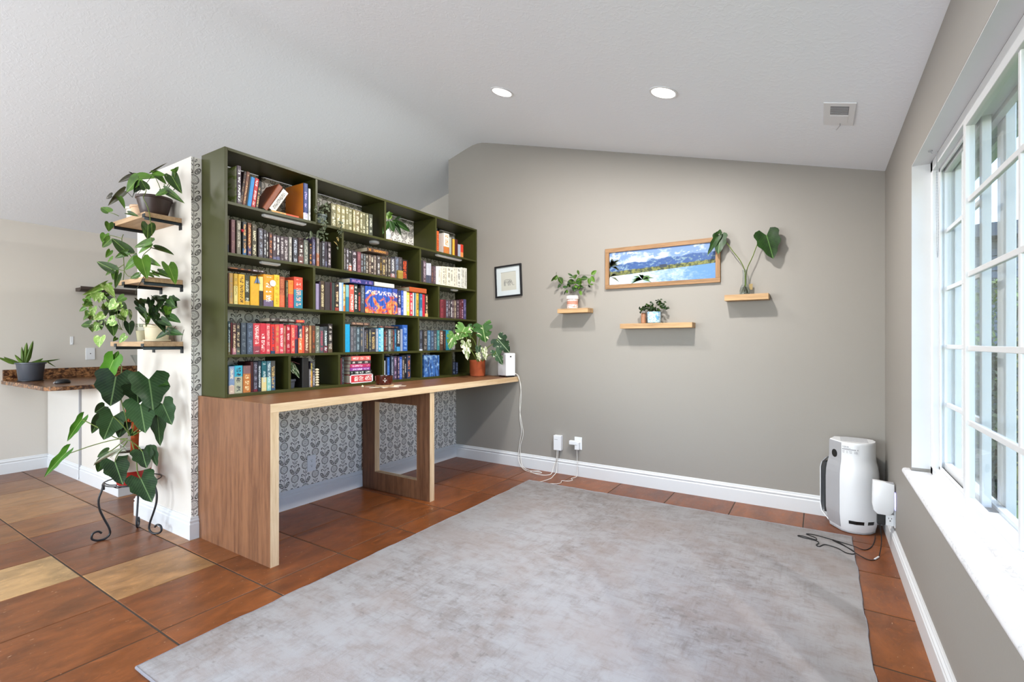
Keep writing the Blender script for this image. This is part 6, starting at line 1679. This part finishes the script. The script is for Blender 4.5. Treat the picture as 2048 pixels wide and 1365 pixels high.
# white front panel standing off the dark intake
b = B().rings([[(.030, 3.955, z_), (.044, 3.952, z_), (.075, 4.07, z_), (.06, 4.08, z_)] for z_ in (.08, .42)])
obj('intake', b, MAT['plastic_black'], ap)
pp = [(.052, 3.945, .03), (.012, 4.00, .07), (.004, 4.015, .12), (.004, 4.015, .37), (.012, 4.0, .41), (.040, 3.955, .455)]
b = B()
for i in range(len(pp) - 1):
    a_, c_ = Vector(pp[i]), Vector(pp[i + 1])
    q = Vector((.03, .07, 0))
    b.quad(a_, c_, c_ + q, a_ + q)
    b.quad(a_ + Vector((.005, -.001, 0)), c_ + Vector((.005, -.001, 0)), c_, a_)
obj('front_panel', b, MAT['plastic_white'], ap, smooth=50)
for j, (i0, t0, t1) in enumerate(((1, .1, 1.9), (3, .35, 1.2))):
    lo, hi = outline(.9455, .066), outline(.9665, .088)
    def alongp(arr, t):
        i = i0 + int(t); f_ = t - int(t)
        return Vector(arr[i]) * (1 - f_) + Vector(arr[i + 1]) * f_
    b = B()
    for k_i in range(4):
        ta, tb = t0 + (t1 - t0) * k_i / 4, t0 + (t1 - t0) * (k_i + 1) / 4
        cc_ = Vector((.19, 3.95, 0))
        def ou(p): 
            d_ = (p - cc_); d_.z = 0
            return p + d_.normalized() * .0015
        b.quad(ou(alongp(lo, ta)), ou(alongp(lo, tb)), ou(alongp(hi, tb)), ou(alongp(hi, ta)))
    obj('grip_slot', b, MAT['plastic_grey'] if False else MAT['plastic_black'], ap)
# product sticker with grey print lines
lo, hi = outline(.8685, .535), outline(.8685, .565)
b, b2 = B(), B()
def st_pt(t, z_, push):
    o_ = outline(.8705, z_)
    i = int(t); f_ = t - i
    p = Vector(o_[i]) * (1 - f_) + Vector(o_[i + 1]) * f_
    d_ = (p - Vector((.19, 3.95, z_)))
    d_.z = 0
    return p + d_.normalized() * push
for i in range(8):
    ta, tb = .08 + 2.3 * i / 8, .08 + 2.3 * (i + 1) / 8
    b.quad(st_pt(ta, .508, .001), st_pt(tb, .508, .001), st_pt(tb, .568, .001), st_pt(ta, .568, .001))
for z0_, z1_, spans in ((.556, .562, ((.15, .25), (.3, .75), (.8, 1.05))), (.549, .552, ((.35, 1.3),)), (.538, .546, ((.12, 2.3),)), (.528, .532, ((.15, .5), (.7, .95), (1.1, 1.5), (1.75, 2.2))), (.519, .523, ((.18, .45), (.72, .95), (1.15, 1.5), (1.75, 2.25)))):
    for ta, tb in spans:
        n_s = 5
        for i in range(n_s):
            u0, u1 = ta + (tb - ta) * i / n_s, ta + (tb - ta) * (i + 1) / n_s
            b2.quad(st_pt(u0, z0_, .0016), st_pt(u1, z0_, .0016), st_pt(u1, z1_, .0016), st_pt(u0, z1_, .0016))
obj('sticker', b, MAT['plastic_white'], ap)
obj('sticker_print', b2, MAT['plastic_grey'], ap)
b = B()
for i in range(9):
    y_ = 3.88 + i * .02
    b.box(.12, .27, y_, y_ + .006, .5862, .5868)
obj('top_vent', b, MAT['plastic_grey'], ap)

# ------------------------------------------------------------------ ceiling
nR = Vector((-SL, 0, -1)).normalized()
sl_rot = Euler((0, math.atan(SL), 0))
def downlight(x, y, label, power):
    c_ = Vector((x, y, ceil_z(x)))
    t = thing('recessed_light', c_, label, 'light', 'recessed ceiling lights')
    d_ = Vector((SL, 0, 1)).normalized() * -1                       # out of the right-hand slope, into the room
    if x < -3.05: d_ = Vector((-SL, 0, 1)).normalized() * -1
    a_ = d_.orthogonal().normalized(); b_ = d_.cross(a_)
    ring = lambda r_, h_: [c_ + d_ * h_ + (a_ * math.cos(2 * math.pi * j / 32) + b_ * math.sin(2 * math.pi * j / 32)) * r_ for j in range(32)]
    obj('trim_ring', B().rings([ring(.084, .0003), ring(.084, .004), ring(.074, .006), ring(.070, .004)], cap1=False), MAT['plastic_white'], t, smooth=40)
    obj('diffuser', B().rings([ring(.070, .0012), ring(.070, .0042)]), MAT['lamp_glow'], t)
    l = lamp('recessed_lamp', 'AREA', c_ + d_ * .012, d_.to_track_quat('-Z', 'Y').to_euler(), power, (1, .975, .95), shape='DISK', size=.13)
    l.parent = t
    l.matrix_parent_inverse = Matrix.Translation(-c_)
    return t
downlight(-1.927, 2.902, 'bright recessed ceiling light nearer the bookcase', 28)
downlight(-.780, 2.904, 'bright recessed ceiling light nearer the window', 46)
downlight(-1.927, .2, 'added unseen recessed light behind the viewer, bookcase side', 1.5)  # this and the next: unseen lamps, added as light sources behind the viewer
downlight(-.780, .2, 'added unseen recessed light behind the viewer, window side', 1.5)
downlight(-5.0, .6, 'added unseen recessed light over the kitchen counter', 4)  # kitchen pair: lamps out of view, added to light the left side
downlight(-4.9, -1.2, 'added unseen recessed light over the kitchen floor', 3)

vt = thing('ceiling_vent', (.09, 3.16, ceil_z(.09)), 'square white ceiling vent with dark grille near the window wall', 'vent')
def on_slope(x, y, h_=0):
    d_ = Vector((SL, 0, 1)).normalized() * -1
    return Vector((x, y, ceil_z(x))) + d_ * h_
def slab(x0, x1, y0, y1, h0, h1):
    b = B()
    b.rings([[on_slope(x, y, h0) for x, y in ((x0, y0), (x1, y0), (x1, y1), (x0, y1))], [on_slope(x, y, h1) for x, y in ((x0, y0), (x1, y0), (x1, y1), (x0, y1))]])
    return b
obj('vent_plate', slab(.020, .162, 3.014, 3.315, .0005, .006), MAT['plastic_white'], vt, bevel=.002)
obj('vent_dark', slab(.052, .133, 3.055, 3.160, .0061, .0066), MAT['outlet_dark'], vt)
for i in range(7):
    y_ = 3.060 + i * .0142
    obj('louvre', slab(.053, .132, y_, y_ + .007, .0067, .0085), MAT['plastic_grey'], vt)
obj('damper_plate', slab(.052, .133, 3.175, 3.275, .0061, .0075), MAT['plastic_white'], vt)
obj('damper_lever', B().tube([on_slope(.10, 3.285, .006), on_slope(.102, 3.30, .012), on_slope(.088, 3.34, .022)], .0025, 6), MAT['plastic_grey'], vt)

# ------------------------------------------------------------------ shelves on the partition's end wall
YE = 1.489
def end_shelf(x0, x1, y0, ztop, label):
    t = thing('wall_shelf', ((x0 + x1) / 2, YE, ztop - .03), label, 'shelf', 'bracketed shelves on the partition end')
    obj('board', B().box(x0, x1, y0, YE - .001, ztop - .030, ztop), MAT['pine_x'], t, bevel=.001)
    for xa in (x1 + .001, x0 + .10):
        s = 1
        b = B()
        b.box(xa - .030, xa + .003, y0 - .004, YE - .001, ztop - .0345, ztop - .0305)         # arm under the board
        b.box(xa - .030, xa + .003, y0 - .0045, y0 - .0005, ztop - .0305, ztop - .012)        # lip in front
        b.box(xa + .0002, xa + .003, y0 - .004, YE - .001, ztop - .050, ztop - .0305)         # stiffening flange
        b.box(xa - .030, xa + .003, YE - .005, YE - .001, ztop - .074, ztop - .0345)          # wall plate
        obj('bracket', b, MAT['steel_black'], t)
    return t
end_shelf(-4.014, -3.460, 1.288, 2.035, 'topmost pine shelf on the partition end, with black brackets')
end_shelf(-3.834, -3.444, 1.279, 1.637, 'middle pine shelf on the partition end, vines draped over it')
end_shelf(-3.943, -3.440, 1.274, 1.243, 'lowest pine shelf on the partition end, crowded with leafy pots')

# ------------------------------------------------------------------ leaves
def leaf_mesh(name, wfun, notch, fold, droop, ns=8, cut=None, wave=0.0, cols=(-1, -.55, 0, .55, 1)):
    b = B()
    n_ = len(cols)
    rows = []
    for i in range(ns + 1):
        t = i / ns
        row = []
        for s_ in cols:
            w = wfun(t) * .5
            if cut and abs(s_) > .9: w *= cut(t)
            yb = -notch * math.sin(math.pi * min(1, abs(s_) * 1.0) * .72)
            y_ = yb * (1 - t) ** 1.5 + t
            x_ = s_ * w
            z_ = fold * abs(s_) * wfun(t) * .5 - droop * t * t + wave * math.sin(t * 11 + s_ * 2) * abs(s_)
            row.append((x_, y_, z_))
        rows.append(row)
    b.rings(rows, cap0=False, cap1=False, closed=False)
    me = b.mesh(name)
    me.shade_smooth()
    return me
heart = lambda t: (math.sin(math.pi * min(1, (t + .16) / 1.16) ** .62) ** .85 if t < 1 else 0) * 1.0
ovate = lambda t: max(.0, math.sin(math.pi * (t * .97 + .03) ** .9)) ** .8
lance = lambda t: max(.0, (1 - t) ** .55 * min(1, .55 + t * 2))
strap = lambda t: max(.02, (1 - t) ** .4 * (.7 + .3 * min(1, t * 4)))
KINDM = {
    'heart': leaf_mesh('leaf_heart', heart, .22, .22, .10, 8),
    'ovate': leaf_mesh('leaf_ovate', ovate, .0, .30, .16, 6),
    'philo': leaf_mesh('leaf_philo', lambda t: heart(t) * (1 + .10 * math.sin(t * 17)), .30, .18, .12, 14, wave=.02),
    'monst': leaf_mesh('leaf_monstera', heart, .20, .16, .16, 20, cut=lambda t: 1.0 if (t < .12 or math.sin(t * 24 + .8) > -.75) else .66, wave=.02),
    'strap': leaf_mesh('leaf_strap', strap, 0, .5, .10, 8, cols=(-1, 0, 1)),
    'aloe': leaf_mesh('leaf_aloe', lance, 0, -.7, -.05, 8, cols=(-1, 0, 1)),
}
SHAPE = {0: 'heart', 1: 'heart', 2: 'heart', 3: 'heart', 4: 'philo', 5: 'philo', 6: 'strap', 7: 'monst', 8: 'monst', 9: 'monst', 10: 'ovate', 11: 'ovate', 12: 'aloe'}
LM = {}
def leaf_data(shape, kind):
    if (shape, kind) not in LM:
        me = KINDM[shape].copy()
        me.materials.clear()
        me.materials.append(LEAF[kind])
        LM[(shape, kind)] = me
    return LM[(shape, kind)]
rl = random.Random(21)
CAMP = Vector((0, 0, 1.236))
def leaf_matrix(bx, tip, w, up_bias=.35, jitter=.35):
    bx, tip = Vector(bx), Vector(tip)
    yv = tip - bx
    ln = yv.length
    if ln < 1e-4: yv = Vector((0, 0, 1)); ln = .02
    yv.normalize()
    facing = (Vector((-1.4, .8, 1.9)) * 0 + (CAMP - bx).normalized() + Vector((rl.uniform(-jitter, jitter), rl.uniform(-jitter, jitter), up_bias + rl.uniform(-.2, .35))))
    nz = facing - yv * facing.dot(yv)
    if nz.length < 1e-3: nz = yv.orthogonal()
    nz.normalize()
    xv = yv.cross(nz)
    m = Matrix((xv, yv, nz)).transposed().to_4x4()
    m.translation = bx
    return m @ Matrix.Diagonal((w, ln, (w + ln) / 2, 1))
def add_plant(root, key, shape=None, joined=None, stem='stem', r_=.0022, stem_part='stem', up_bias=.35, jitter=.35, taper=None, clamp=None):
    L, V = PLANTS[key]
    if joined:
        b = B()
        mats = []
        for l in L:
            kd = int(l[7])
            if LEAF[kd] not in mats: mats.append(LEAF[kd])
            sh = shape or SHAPE[kd]
            m = leaf_matrix(l[:3], l[3:6], l[6], up_bias, jitter)
            me = KINDM[sh]
            n0 = len(b.v)
            b.v += [tuple(m @ v_.co) for v_ in me.vertices]
            for p in me.polygons:
                b.f.append(tuple(n0 + i for i in p.vertices)); b.mi.append(mats.index(LEAF[kd]))
        f = obj(joined, b, mats if len(mats) > 1 else mats[0], root, smooth=180)
        f['kind'] = 'stuff'
    else:
        for l in L:
            kd = int(l[7])
            sh = shape or SHAPE[kd]
            o = bpy.data.objects.new('leaf', leaf_data(sh, kd))
            C.objects.link(o)
            o.parent = root
            o.matrix_parent_inverse = Matrix.Translation(-root.location)
            o.matrix_basis = leaf_matrix(l[:3], l[3:6], l[6], up_bias, jitter)
    if V:
        b = B()
        for v_ in V:
            b.tube(v_, r_, 6, smooth=4, taper=taper)
        obj(stem_part, b, MAT[stem], root, smooth=60)
def pot(root, c, r0, r1, h_, mat, soil=True, lip=.004, th=.005, name='pot'):
    pr = [(r0 * .97, .0004), (r0, .003), (r1 - lip * .3, h_ - .016), (r1 + lip, h_ - .014), (r1 + lip, h_), (r1 - th, h_), (r1 - th, h_ - .02)]
    obj(name, B().lathe(c, pr, 32), mat, root, smooth=40)
    if soil:
        obj('soil', B().lathe(c, [(r1 - th - .0004, h_ - .0195), (r1 * .5, h_ - .012), (.001, h_ - .011)], 20, cap1=False), MAT['soil'], root, smooth=60)

# --- top shelf: pothos in a brown pot, bronze-leaved plant in a speckled pot
G_END = 'potted plants on the partition end shelves'
zt = 2.0355
t = thing('potted_pothos', (-3.60, 1.385, zt), 'trailing green pothos in dark brown plastic pot on topmost shelf', 'plant', G_END)
pot(t, (-3.585, 1.385, zt), .068, .094, .125, MAT['pot_brown'])
add_plant(t, 'pothos')
t = thing('potted_tradescantia', (-3.79, 1.38, zt), 'dark bronze-leaved plant in pale stone pot on topmost shelf', 'plant', G_END)
pot(t, (-3.865, 1.385, zt), .046, .052, .10, MAT['ceramic_white'], name='stone_pot', soil=False)
pot(t, (-3.765, 1.375, zt), .040, .052, .095, plain('peach_pot', 'd2ad8c', .6, var=.06))
add_plant(t, 'darkleaf', stem='stem_dark', r_=.0016)
# --- middle shelf: vine lying on the board
t = thing('creeping_vine', (-3.5, 1.38, 1.6375), 'short green vine creeping over the middle pine shelf', 'plant', G_END)
add_plant(t, 'shelfvine', stem='stem_dark', r_=.0016)
# --- lowest shelf
zt = 1.2435
t = thing('potted_syngonium', (-3.75, 1.38, zt), 'pale green bushy arrowhead plant at left of lowest shelf', 'plant', G_END)
pot(t, (-3.70, 1.385, zt), .050, .060, .115, glass('pot_glass', (.78, .80, .76), .25, .05), name='glass_pot', soil=False)
obj('pebbles', B().lathe((-3.70, 1.385, zt), [(.048, .004), (.055, .07), (.001, .075)], 24, cap1=False), MAT['ceramic_cream'], t, smooth=60)
obj('nursery_pot', B().lathe((-3.625, 1.40, zt), [(.032, .0004), (.042, .11), (.038, .11), (.036, .09)], 24), MAT['terracotta'], t, smooth=40)
add_plant(t, 'syngonium', r_=.0016, jitter=.6)
t = thing('potted_hoya', (-3.53, 1.385, zt), 'dark green bushy plant in cream ceramic pot on lowest shelf', 'plant', G_END)
pot(t, (-3.545, 1.385, zt), .060, .066, .105, MAT['ceramic_cream'])
obj('saucer', B().lathe((-3.545, 1.385, zt), [(.0665, .0003), (.073, .004), (.073, .012), (.067, .012)], 28, cap1=False), MAT['ceramic_cream'], t, smooth=40)
add_plant(t, 'hoya_shelf', stem='stem_dark', r_=.0015, jitter=.6)

# ------------------------------------------------------------------ plant stand and philodendron
sx, sy, sz = -3.763, 1.335, .345
ps = thing('plant_stand', (sx, sy, 0), 'black wrought-iron plant stand with three scrolled feet', 'plant stand')
RR = .150
ring = [(sx + RR * math.cos(a), sy + RR * math.sin(a), sz) for a in [2 * math.pi * i / 40 for i in range(41)]]
obj('top_ring', B().tube(ring, .004, 6), MAT['black_metal'], ps, smooth=60)
ring = [(sx + .085 * math.cos(a), sy + .085 * math.sin(a), sz - .022) for a in [2 * math.pi * i / 32 for i in range(33)]]
b = B().tube(ring, .003, 6)
for a in [2 * math.pi * i / 6 for i in range(6)]:
    b.tube([(sx + RR * math.cos(a), sy + RR * math.sin(a), sz), (sx + .12 * math.cos(a), sy + .12 * math.sin(a), sz - .018), (sx + .08 * math.cos(a), sy + .08 * math.sin(a), sz - .022)], .003, 6, smooth=3)
obj('basket', b, MAT['black_metal'], ps, smooth=60)
for ft in ((-3.785, 1.165), (-3.612, 1.405), (-3.905, 1.430)):
    d_ = Vector((ft[0] - sx, ft[1] - sy, 0)); d_.normalize()
    if ft[1] > 1.42: d_ = Vector((-.62, .42, 0)).normalized()
    pts = [(.150, .345), (.158, .31), (.172, .26), (.168, .20), (.145, .13), (.122, .07), (.118, .030), (.140, .0075), (.178, .0065), (.205, .025), (.200, .055), (.175, .062), (.158, .046)]
    if ft[1] > 1.42:
        pts = [(q * .62 if q < .16 else .1 + (q - .16) * .55, h_) for q, h_ in pts]
    P3 = [Vector((sx, sy, h_)) + d_ * q for q, h_ in pts]
    obj('leg', B().tube(P3, .0062, 8, smooth=6), MAT['black_metal'], ps, smooth=60)
    obj('collar', B().tube([P3[0] + Vector((0, 0, .004)), P3[0] - Vector((0, 0, .03))], .0085, 8), MAT['black_metal'], ps, smooth=60)
pp_ = thing('potted_philodendron', (sx, sy, sz), 'large dark philodendron on coir pole in red and white pot', 'plant')
pc_ = (sx, sy, sz - .018)
obj('pot', B().lathe(pc_, [(.078, 0), (.083, .004), (.098, .090), (.099, .0905), (.112, .215), (.107, .215), (.105, .195)], 36), [MAT['pot_red'], MAT['ceramic_white']], pp_, smooth=40)
po = pp_.children[0].data
for p in po.polygons:
    if p.center.z > pc_[2] + .0905: p.material_index = 1
obj('soil', B().lathe(pc_, [(.1055, .196), (.05, .203), (.001, .205)], 24, cap1=False), MAT['soil'], pp_, smooth=60)
b = B().tube([(sx + .02, sy, sz + .17), (sx + .03, sy, sz + .30), (sx + .02, sy + .01, sz + .46)], .022, 10, smooth=5)
b.tube([(sx - .0, sy + .0, sz + .40), (sx - .05, sy - .01, sz + .46), (sx + .015, sy, sz + .53), (sx + .0, sy, sz + .62)], .016, 10, smooth=5)
b.tube([(sx + .03, sy - .02, sz + .395), (sx - .035, sy - .03, sz + .390)], .015, 10)
obj('coir_pole', b, MAT['coir'], pp_, smooth=60)
add_plant(pp_, 'philo', r_=.0032, jitter=.25, up_bias=.25)
add_plant(pp_, 'spider', r_=.002)

# ------------------------------------------------------------------ monstera on the desk
t = thing('potted_monstera', (-2.93, 3.96, ZD), 'variegated monstera in terracotta pot at far end of desk', 'plant')
c_ = (-2.925, 3.955, ZD + .0004)
obj('pot', B().lathe(c_, [(.068, .0), (.076, .004), (.078, .03), (.0795, .034), (.079, .135), (.081, .138), (.081, .160), (.075, .160), (.073, .14)], 36), MAT['terracotta'], t, smooth=35)
obj('soil', B().lathe(c_, [(.0735, .141), (.03, .148), (.001, .149)], 20, cap1=False), MAT['soil'], t, smooth=60)
add_plant(t, 'monstera', r_=.0042, jitter=.25, up_bias=.2)

# ------------------------------------------------------------------ back-wall shelf plants
G_W = 'plants on the back wall shelves'
t = thing('potted_hoya', (-1.915, 4.05, 1.549), 'small twisting plant in white and terracotta pot on short shelf', 'plant', G_W)
k = M('painted_clay', .6, .3)
x, y, z = k.pos()
nn = k.noise(k.vec(x, y, z), 120, 2)
bandz = z.gt(1.549 + .088).max(z.lt(1.549 + .006))
stripe = ((z - 1.549) * 90.0).sin().gt(-.2) * nn.gt(.48)
k.color(k.mix(bandz.max(stripe), 'b98270', 'dcd8d4'))
obj('pot', B().lathe((-1.915, 4.053, 1.5485), [(.046, 0), (.050, .003), (.052, .085), (.057, .088), (.057, .118), (.052, .118), (.050, .10)], 32), k.m, t, smooth=40)
obj('soil', B().lathe((-1.915, 4.053, 1.5485), [(.0505, .101), (.02, .106), (.001, .107)], 20, cap1=False), MAT['soil'], t, smooth=60)
add_plant(t, 'hoya_wall', shape='ovate', stem='stem_dark', r_=.0014, jitter=.7)
t = thing('potted_jade', (-1.17, 4.05, 1.4), 'small bushy succulent in marbled blue pot on long shelf', 'plant', G_W)
k = M('blue_marbled_glaze', .35, .5)
x, y, z = k.pos()
nn = k.noise(k.vec(x, y, z), 38, 4, .6, 2.2)
k.color(k.mix(nn.smooth(.38, .62), '5f9cc6', 'd2e2e6'))
obj('pot', B().lathe((-1.165, 4.05, 1.3995), [(.046, 0), (.052, .005), (.054, .03), (.055, .094), (.050, .094), (.048, .075)], 32), k.m, t, smooth=40)
obj('soil', B().lathe((-1.165, 4.05, 1.3995), [(.0485, .076), (.02, .082), (.001, .083)], 20, cap1=False), MAT['soil'], t, smooth=60)
add_plant(t, 'jade', shape='ovate', joined='foliage', stem='stem_dark', r_=.0016, jitter=.9)
b = B()
for z_ in range(10):
    pass
tag(obj('pot_marker', B().lathe((-1.262, 4.075, 1.3995), [(.016, .0), (.02, .004), (.02, .085), (.017, .09)], 16), plain('copper_tin', '9a6a4c', .45, var=.1), smooth=40), 'small copper-coloured tin behind the marbled blue pot', 'tin')
t = thing('glass_vase_cutting', (-.47, 4.05, 1.6015), 'two-leaved cutting rooting in a clear glass vase', 'plant', G_W)
c_ = (-.478, 4.052, 1.6014)
obj('vase', B().lathe(c_, [(.030, .0004), (.036, .004), (.038, .03), (.030, .060), (.016, .085), (.014, .15), (.018, .19), (.0165, .19), (.0125, .15), (.0145, .086), (.028, .058), (.035, .03), (.033, .006)], 28), MAT['glass_clear'], t, smooth=40)
obj('water', B().lathe(c_, [(.032, .008), (.034, .03), (.0275, .056), (.001, .0565)], 24, cap1=False), MAT['water'], t, smooth=50)
b = B()
rq = random.Random(8)
for i in range(12):
    a = rq.uniform(0, 6.28)
    b.tube([(c_[0], c_[1], c_[2] + .075), (c_[0] + .012 * math.cos(a), c_[1] + .012 * math.sin(a), c_[2] + .045), (c_[0] + .024 * math.cos(a + .4), c_[1] + .024 * math.sin(a + .4), c_[2] + .012)], .0016, 5, smooth=3)
obj('root', b, MAT['stem_dark'], t)
add_plant(t, 'cutting', shape='philo', r_=.0034, stem='stem', jitter=.1, up_bias=.1)
tag(obj('kraft_tag', B().box(-.452, -.428, 4.085, 4.087, 1.640, 1.685), plain('kraft_paper', '9a8458', .8)), 'small kraft paper tag behind the glass vase', 'tag')

# ------------------------------------------------------------------ bookcase plants
t = thing('trailing_plant', (-3.14, 2.28, SHZ[0]), 'grey-green trailing plant spilling down from top shelf', 'plant', 'plants in the bookcase')
pot(t, (-3.15, 2.275, SHZ[0]), .045, .055, .085, plain('slate_pot', '5f6a68', .5))
add_plant(t, 'trailing', shape='ovate', joined='foliage', r_=.0014, stem='stem_dark', jitter=.8)
t = thing('potted_orchid', (-3.14, 2.92, SHZ[0]), 'broad-leaved orchid in small white faceted pot on top shelf', 'plant', 'plants in the bookcase')
c_ = (-3.115, 2.905, SHZ[0])
obj('saucer', B().lathe(c_, [(.040, .0004), (.052, .003), (.052, .007), (.046, .007)], 24), MAT['pine_x'], t, smooth=40)
obj('pot', B().lathe((c_[0], c_[1], c_[2] + .0072), [(.030, 0), (.042, .045), (.030, .092), (.026, .092), (.034, .05)], 6), plain('pale_blue_ceramic', 'ccd4e0', .35, var=.02), t)
add_plant(t, 'orchid', shape='ovate', r_=.003, jitter=.2)
t = thing('potted_begonia', (-3.15, 2.04, ROWZ[4]), 'spotted leaf plant in black pot beside plain black book', 'plant', 'plants in the bookcase')
pot(t, (-3.125, 2.025, ROWZ[4]), .028, .034, .062, MAT['pot_grey'])
k = leaf_mat('leaf_spotted', '2f4a2a', '56703f', '9fb08a', .4, 0, 'cdd6b8', .35)
LEAF.append(k)
for bq, tq, w_ in (((-3.105, 2.020, 1.105), (-3.082, 2.072, .985), .035), ((-3.115, 2.012, 1.10), (-3.09, 2.03, 1.02), .028)):
    o = bpy.data.objects.new('leaf', leaf_data('ovate', 13)); C.objects.link(o); o.parent = t
    o.matrix_parent_inverse = Matrix.Translation(-t.location)
    o.matrix_basis = leaf_matrix(bq, tq, w_, .1, .1)
obj('stem', B().tube([(-3.125, 2.025, .97), (-3.12, 2.02, 1.07), (-3.10, 2.02, 1.105), (-3.09, 2.075, 1.085)], .0016, 6, smooth=4), plain('red_stem', '5a1f22', .6), t)

# ------------------------------------------------------------------ kitchen side on the left
MAT['cabinet'] = plain('cabinet_white', 'cfcac3', .45, .4, var=.02)
kw = st(obj('wall_kitchen', B().box(XF + .001, -4.75, 1.596, 1.70, 0, .846), MAT['wall_end']))
baseboard('baseboard_kitchen', [(XF + .017, 1.596), (-4.75, 1.596), (-4.75, 1.70)])
ct = thing('kitchen_counter', (-5.85, 2.2, .85), 'brown granite peninsula counter with backsplash at far left', 'counter')
CXF = -5.18
top_poly = [(XF + .001, 1.262), (CXF - .09, 1.262), (CXF - .03, 1.29), (CXF, 1.36), (CXF, 3.2), (XF + .001, 3.2)]
obj('worktop', B().prism(top_poly, 'z', .847, .882), MAT['granite'], ct, bevel=.004)
obj('backsplash', B().box(XF + .001, XF + .024, 1.27, 3.2, .8822, .981), MAT['granite'], ct, bevel=.002)
pn = thing('end_panel', (-5.6, 1.59, .1), 'white cabinet panel with dark seam below the granite counter', 'cabinet panel')
obj('panel_board', B().box(XF + .02, -5.615, 1.583, 1.5955, .14, .8465), MAT['cabinet'], pn, bevel=.001)
obj('seam', B().box(-5.612, -5.600, 1.590, 1.5957, .10, .8465), MAT['outlet_dark'], pn)
obj('metal_strip', B().box(-5.600, -5.585, 1.578, 1.5957, .02, .8465), MAT['plastic_grey'], pn, bevel=.002)
obj('pull_loop', B().tube([(-5.592, 1.575, .06), (-5.60, 1.572, .03), (-5.592, 1.57, .015), (-5.584, 1.572, .03), (-5.592, 1.575, .06)], .003, 6, smooth=4), MAT['plastic_white'], pn)
# aloe
t = thing('potted_aloe', (-6.15, 1.38, .882), 'spiky aloe in grey plastic pot on the granite counter', 'plant')
c_ = (-6.15, 1.392, .8824)
obj('saucer', B().lathe(c_, [(.085, .0004), (.092, .004), (.092, .008), (.08, .008)], 28), MAT['plastic_black'], t, smooth=40)
pot(t, (c_[0], c_[1], c_[2] + .008), .083, .100, .165, MAT['pot_grey'], lip=.008)
add_plant(t, 'aloe', shape='aloe', jitter=.1, up_bias=.3)
# black thing on the counter
ms = thing('computer_mouse', (-5.56, 1.46, .882), 'small black rounded gadget lying on the granite counter', 'mouse')
b = B()
cm = Vector((-5.56, 1.46, .8824))
b.rings([[cm + Vector((.032 * w_ * math.cos(a), .055 * w_ * math.sin(a), z_)) for a in [2 * math.pi * i / 18 for i in range(18)]] for w_, z_ in ((.92, 0), (1, .006), (.92, .022), (.7, .033), (.3, .038))])
obj('shell', b, MAT['plastic_black'], ms, smooth=60)
obj('wheel', B().tube([cm + Vector((.008, -.05, .014)), cm + Vector((.012, -.062, .006))], .006, 8), MAT['plastic_grey'], ms, smooth=60)
# plates and shelf on the far wall
wp = thing('wall_plate', (XF, 1.92, 1.12), 'white blank cover plate with one screw on far left wall', 'wall plate')
obj('plate', B().box(XF + .0004, XF + .006, 1.881, 1.959, 1.058, 1.183), MAT['plastic_white'], wp, bevel=.002)
obj('screw', B().disc((XF + .0061, 1.92, 1.122), (1, 0, 0), .005, 12, th=.001), MAT['outlet_dark'], wp)
ah = thing('adhesive_hook', (XF, 1.77, 1.25), 'tiny white adhesive hook on far left wall above the counter', 'hook')
obj('hook_plate', B().box(XF + .0004, XF + .004, 1.757, 1.783, 1.215, 1.30), MAT['plastic_white'], ah, bevel=.0015)
obj('hook_tip', B().tube([(XF + .004, 1.77, 1.225), (XF + .016, 1.77, 1.222), (XF + .018, 1.77, 1.235)], .003, 6), MAT['plastic_white'], ah)
ds = thing('dark_ledge', (XF, 2.2, 1.77), 'dark wood ledge on the far left wall behind the vines', 'shelf')
obj('ledge_board', B().prism([(XF + .001, 1.765), (XF + .12, 1.765), (XF + .15, 1.785), (XF + .15, 1.800), (XF + .001, 1.800)], 'y', 1.80, 2.75), MAT['dark_wood'], ds)
obj('ledge_lip', B().box(XF + .14, XF + .155, 1.80, 2.75, 1.800, 1.812), MAT['dark_wood'], ds)
gv = thing('glass_funnel', (-6.3, 2.30, .882), 'clear fluted glass vase standing at the end of counter', 'vase')
obj('glass', B().lathe((-6.33, 2.28, .8824), [(.04, .0004), (.045, .004), (.012, .03), (.012, .12), (.06, .22), (.057, .22), (.009, .12), (.009, .03)], 24), MAT['glass_clear'], gv, smooth=40)
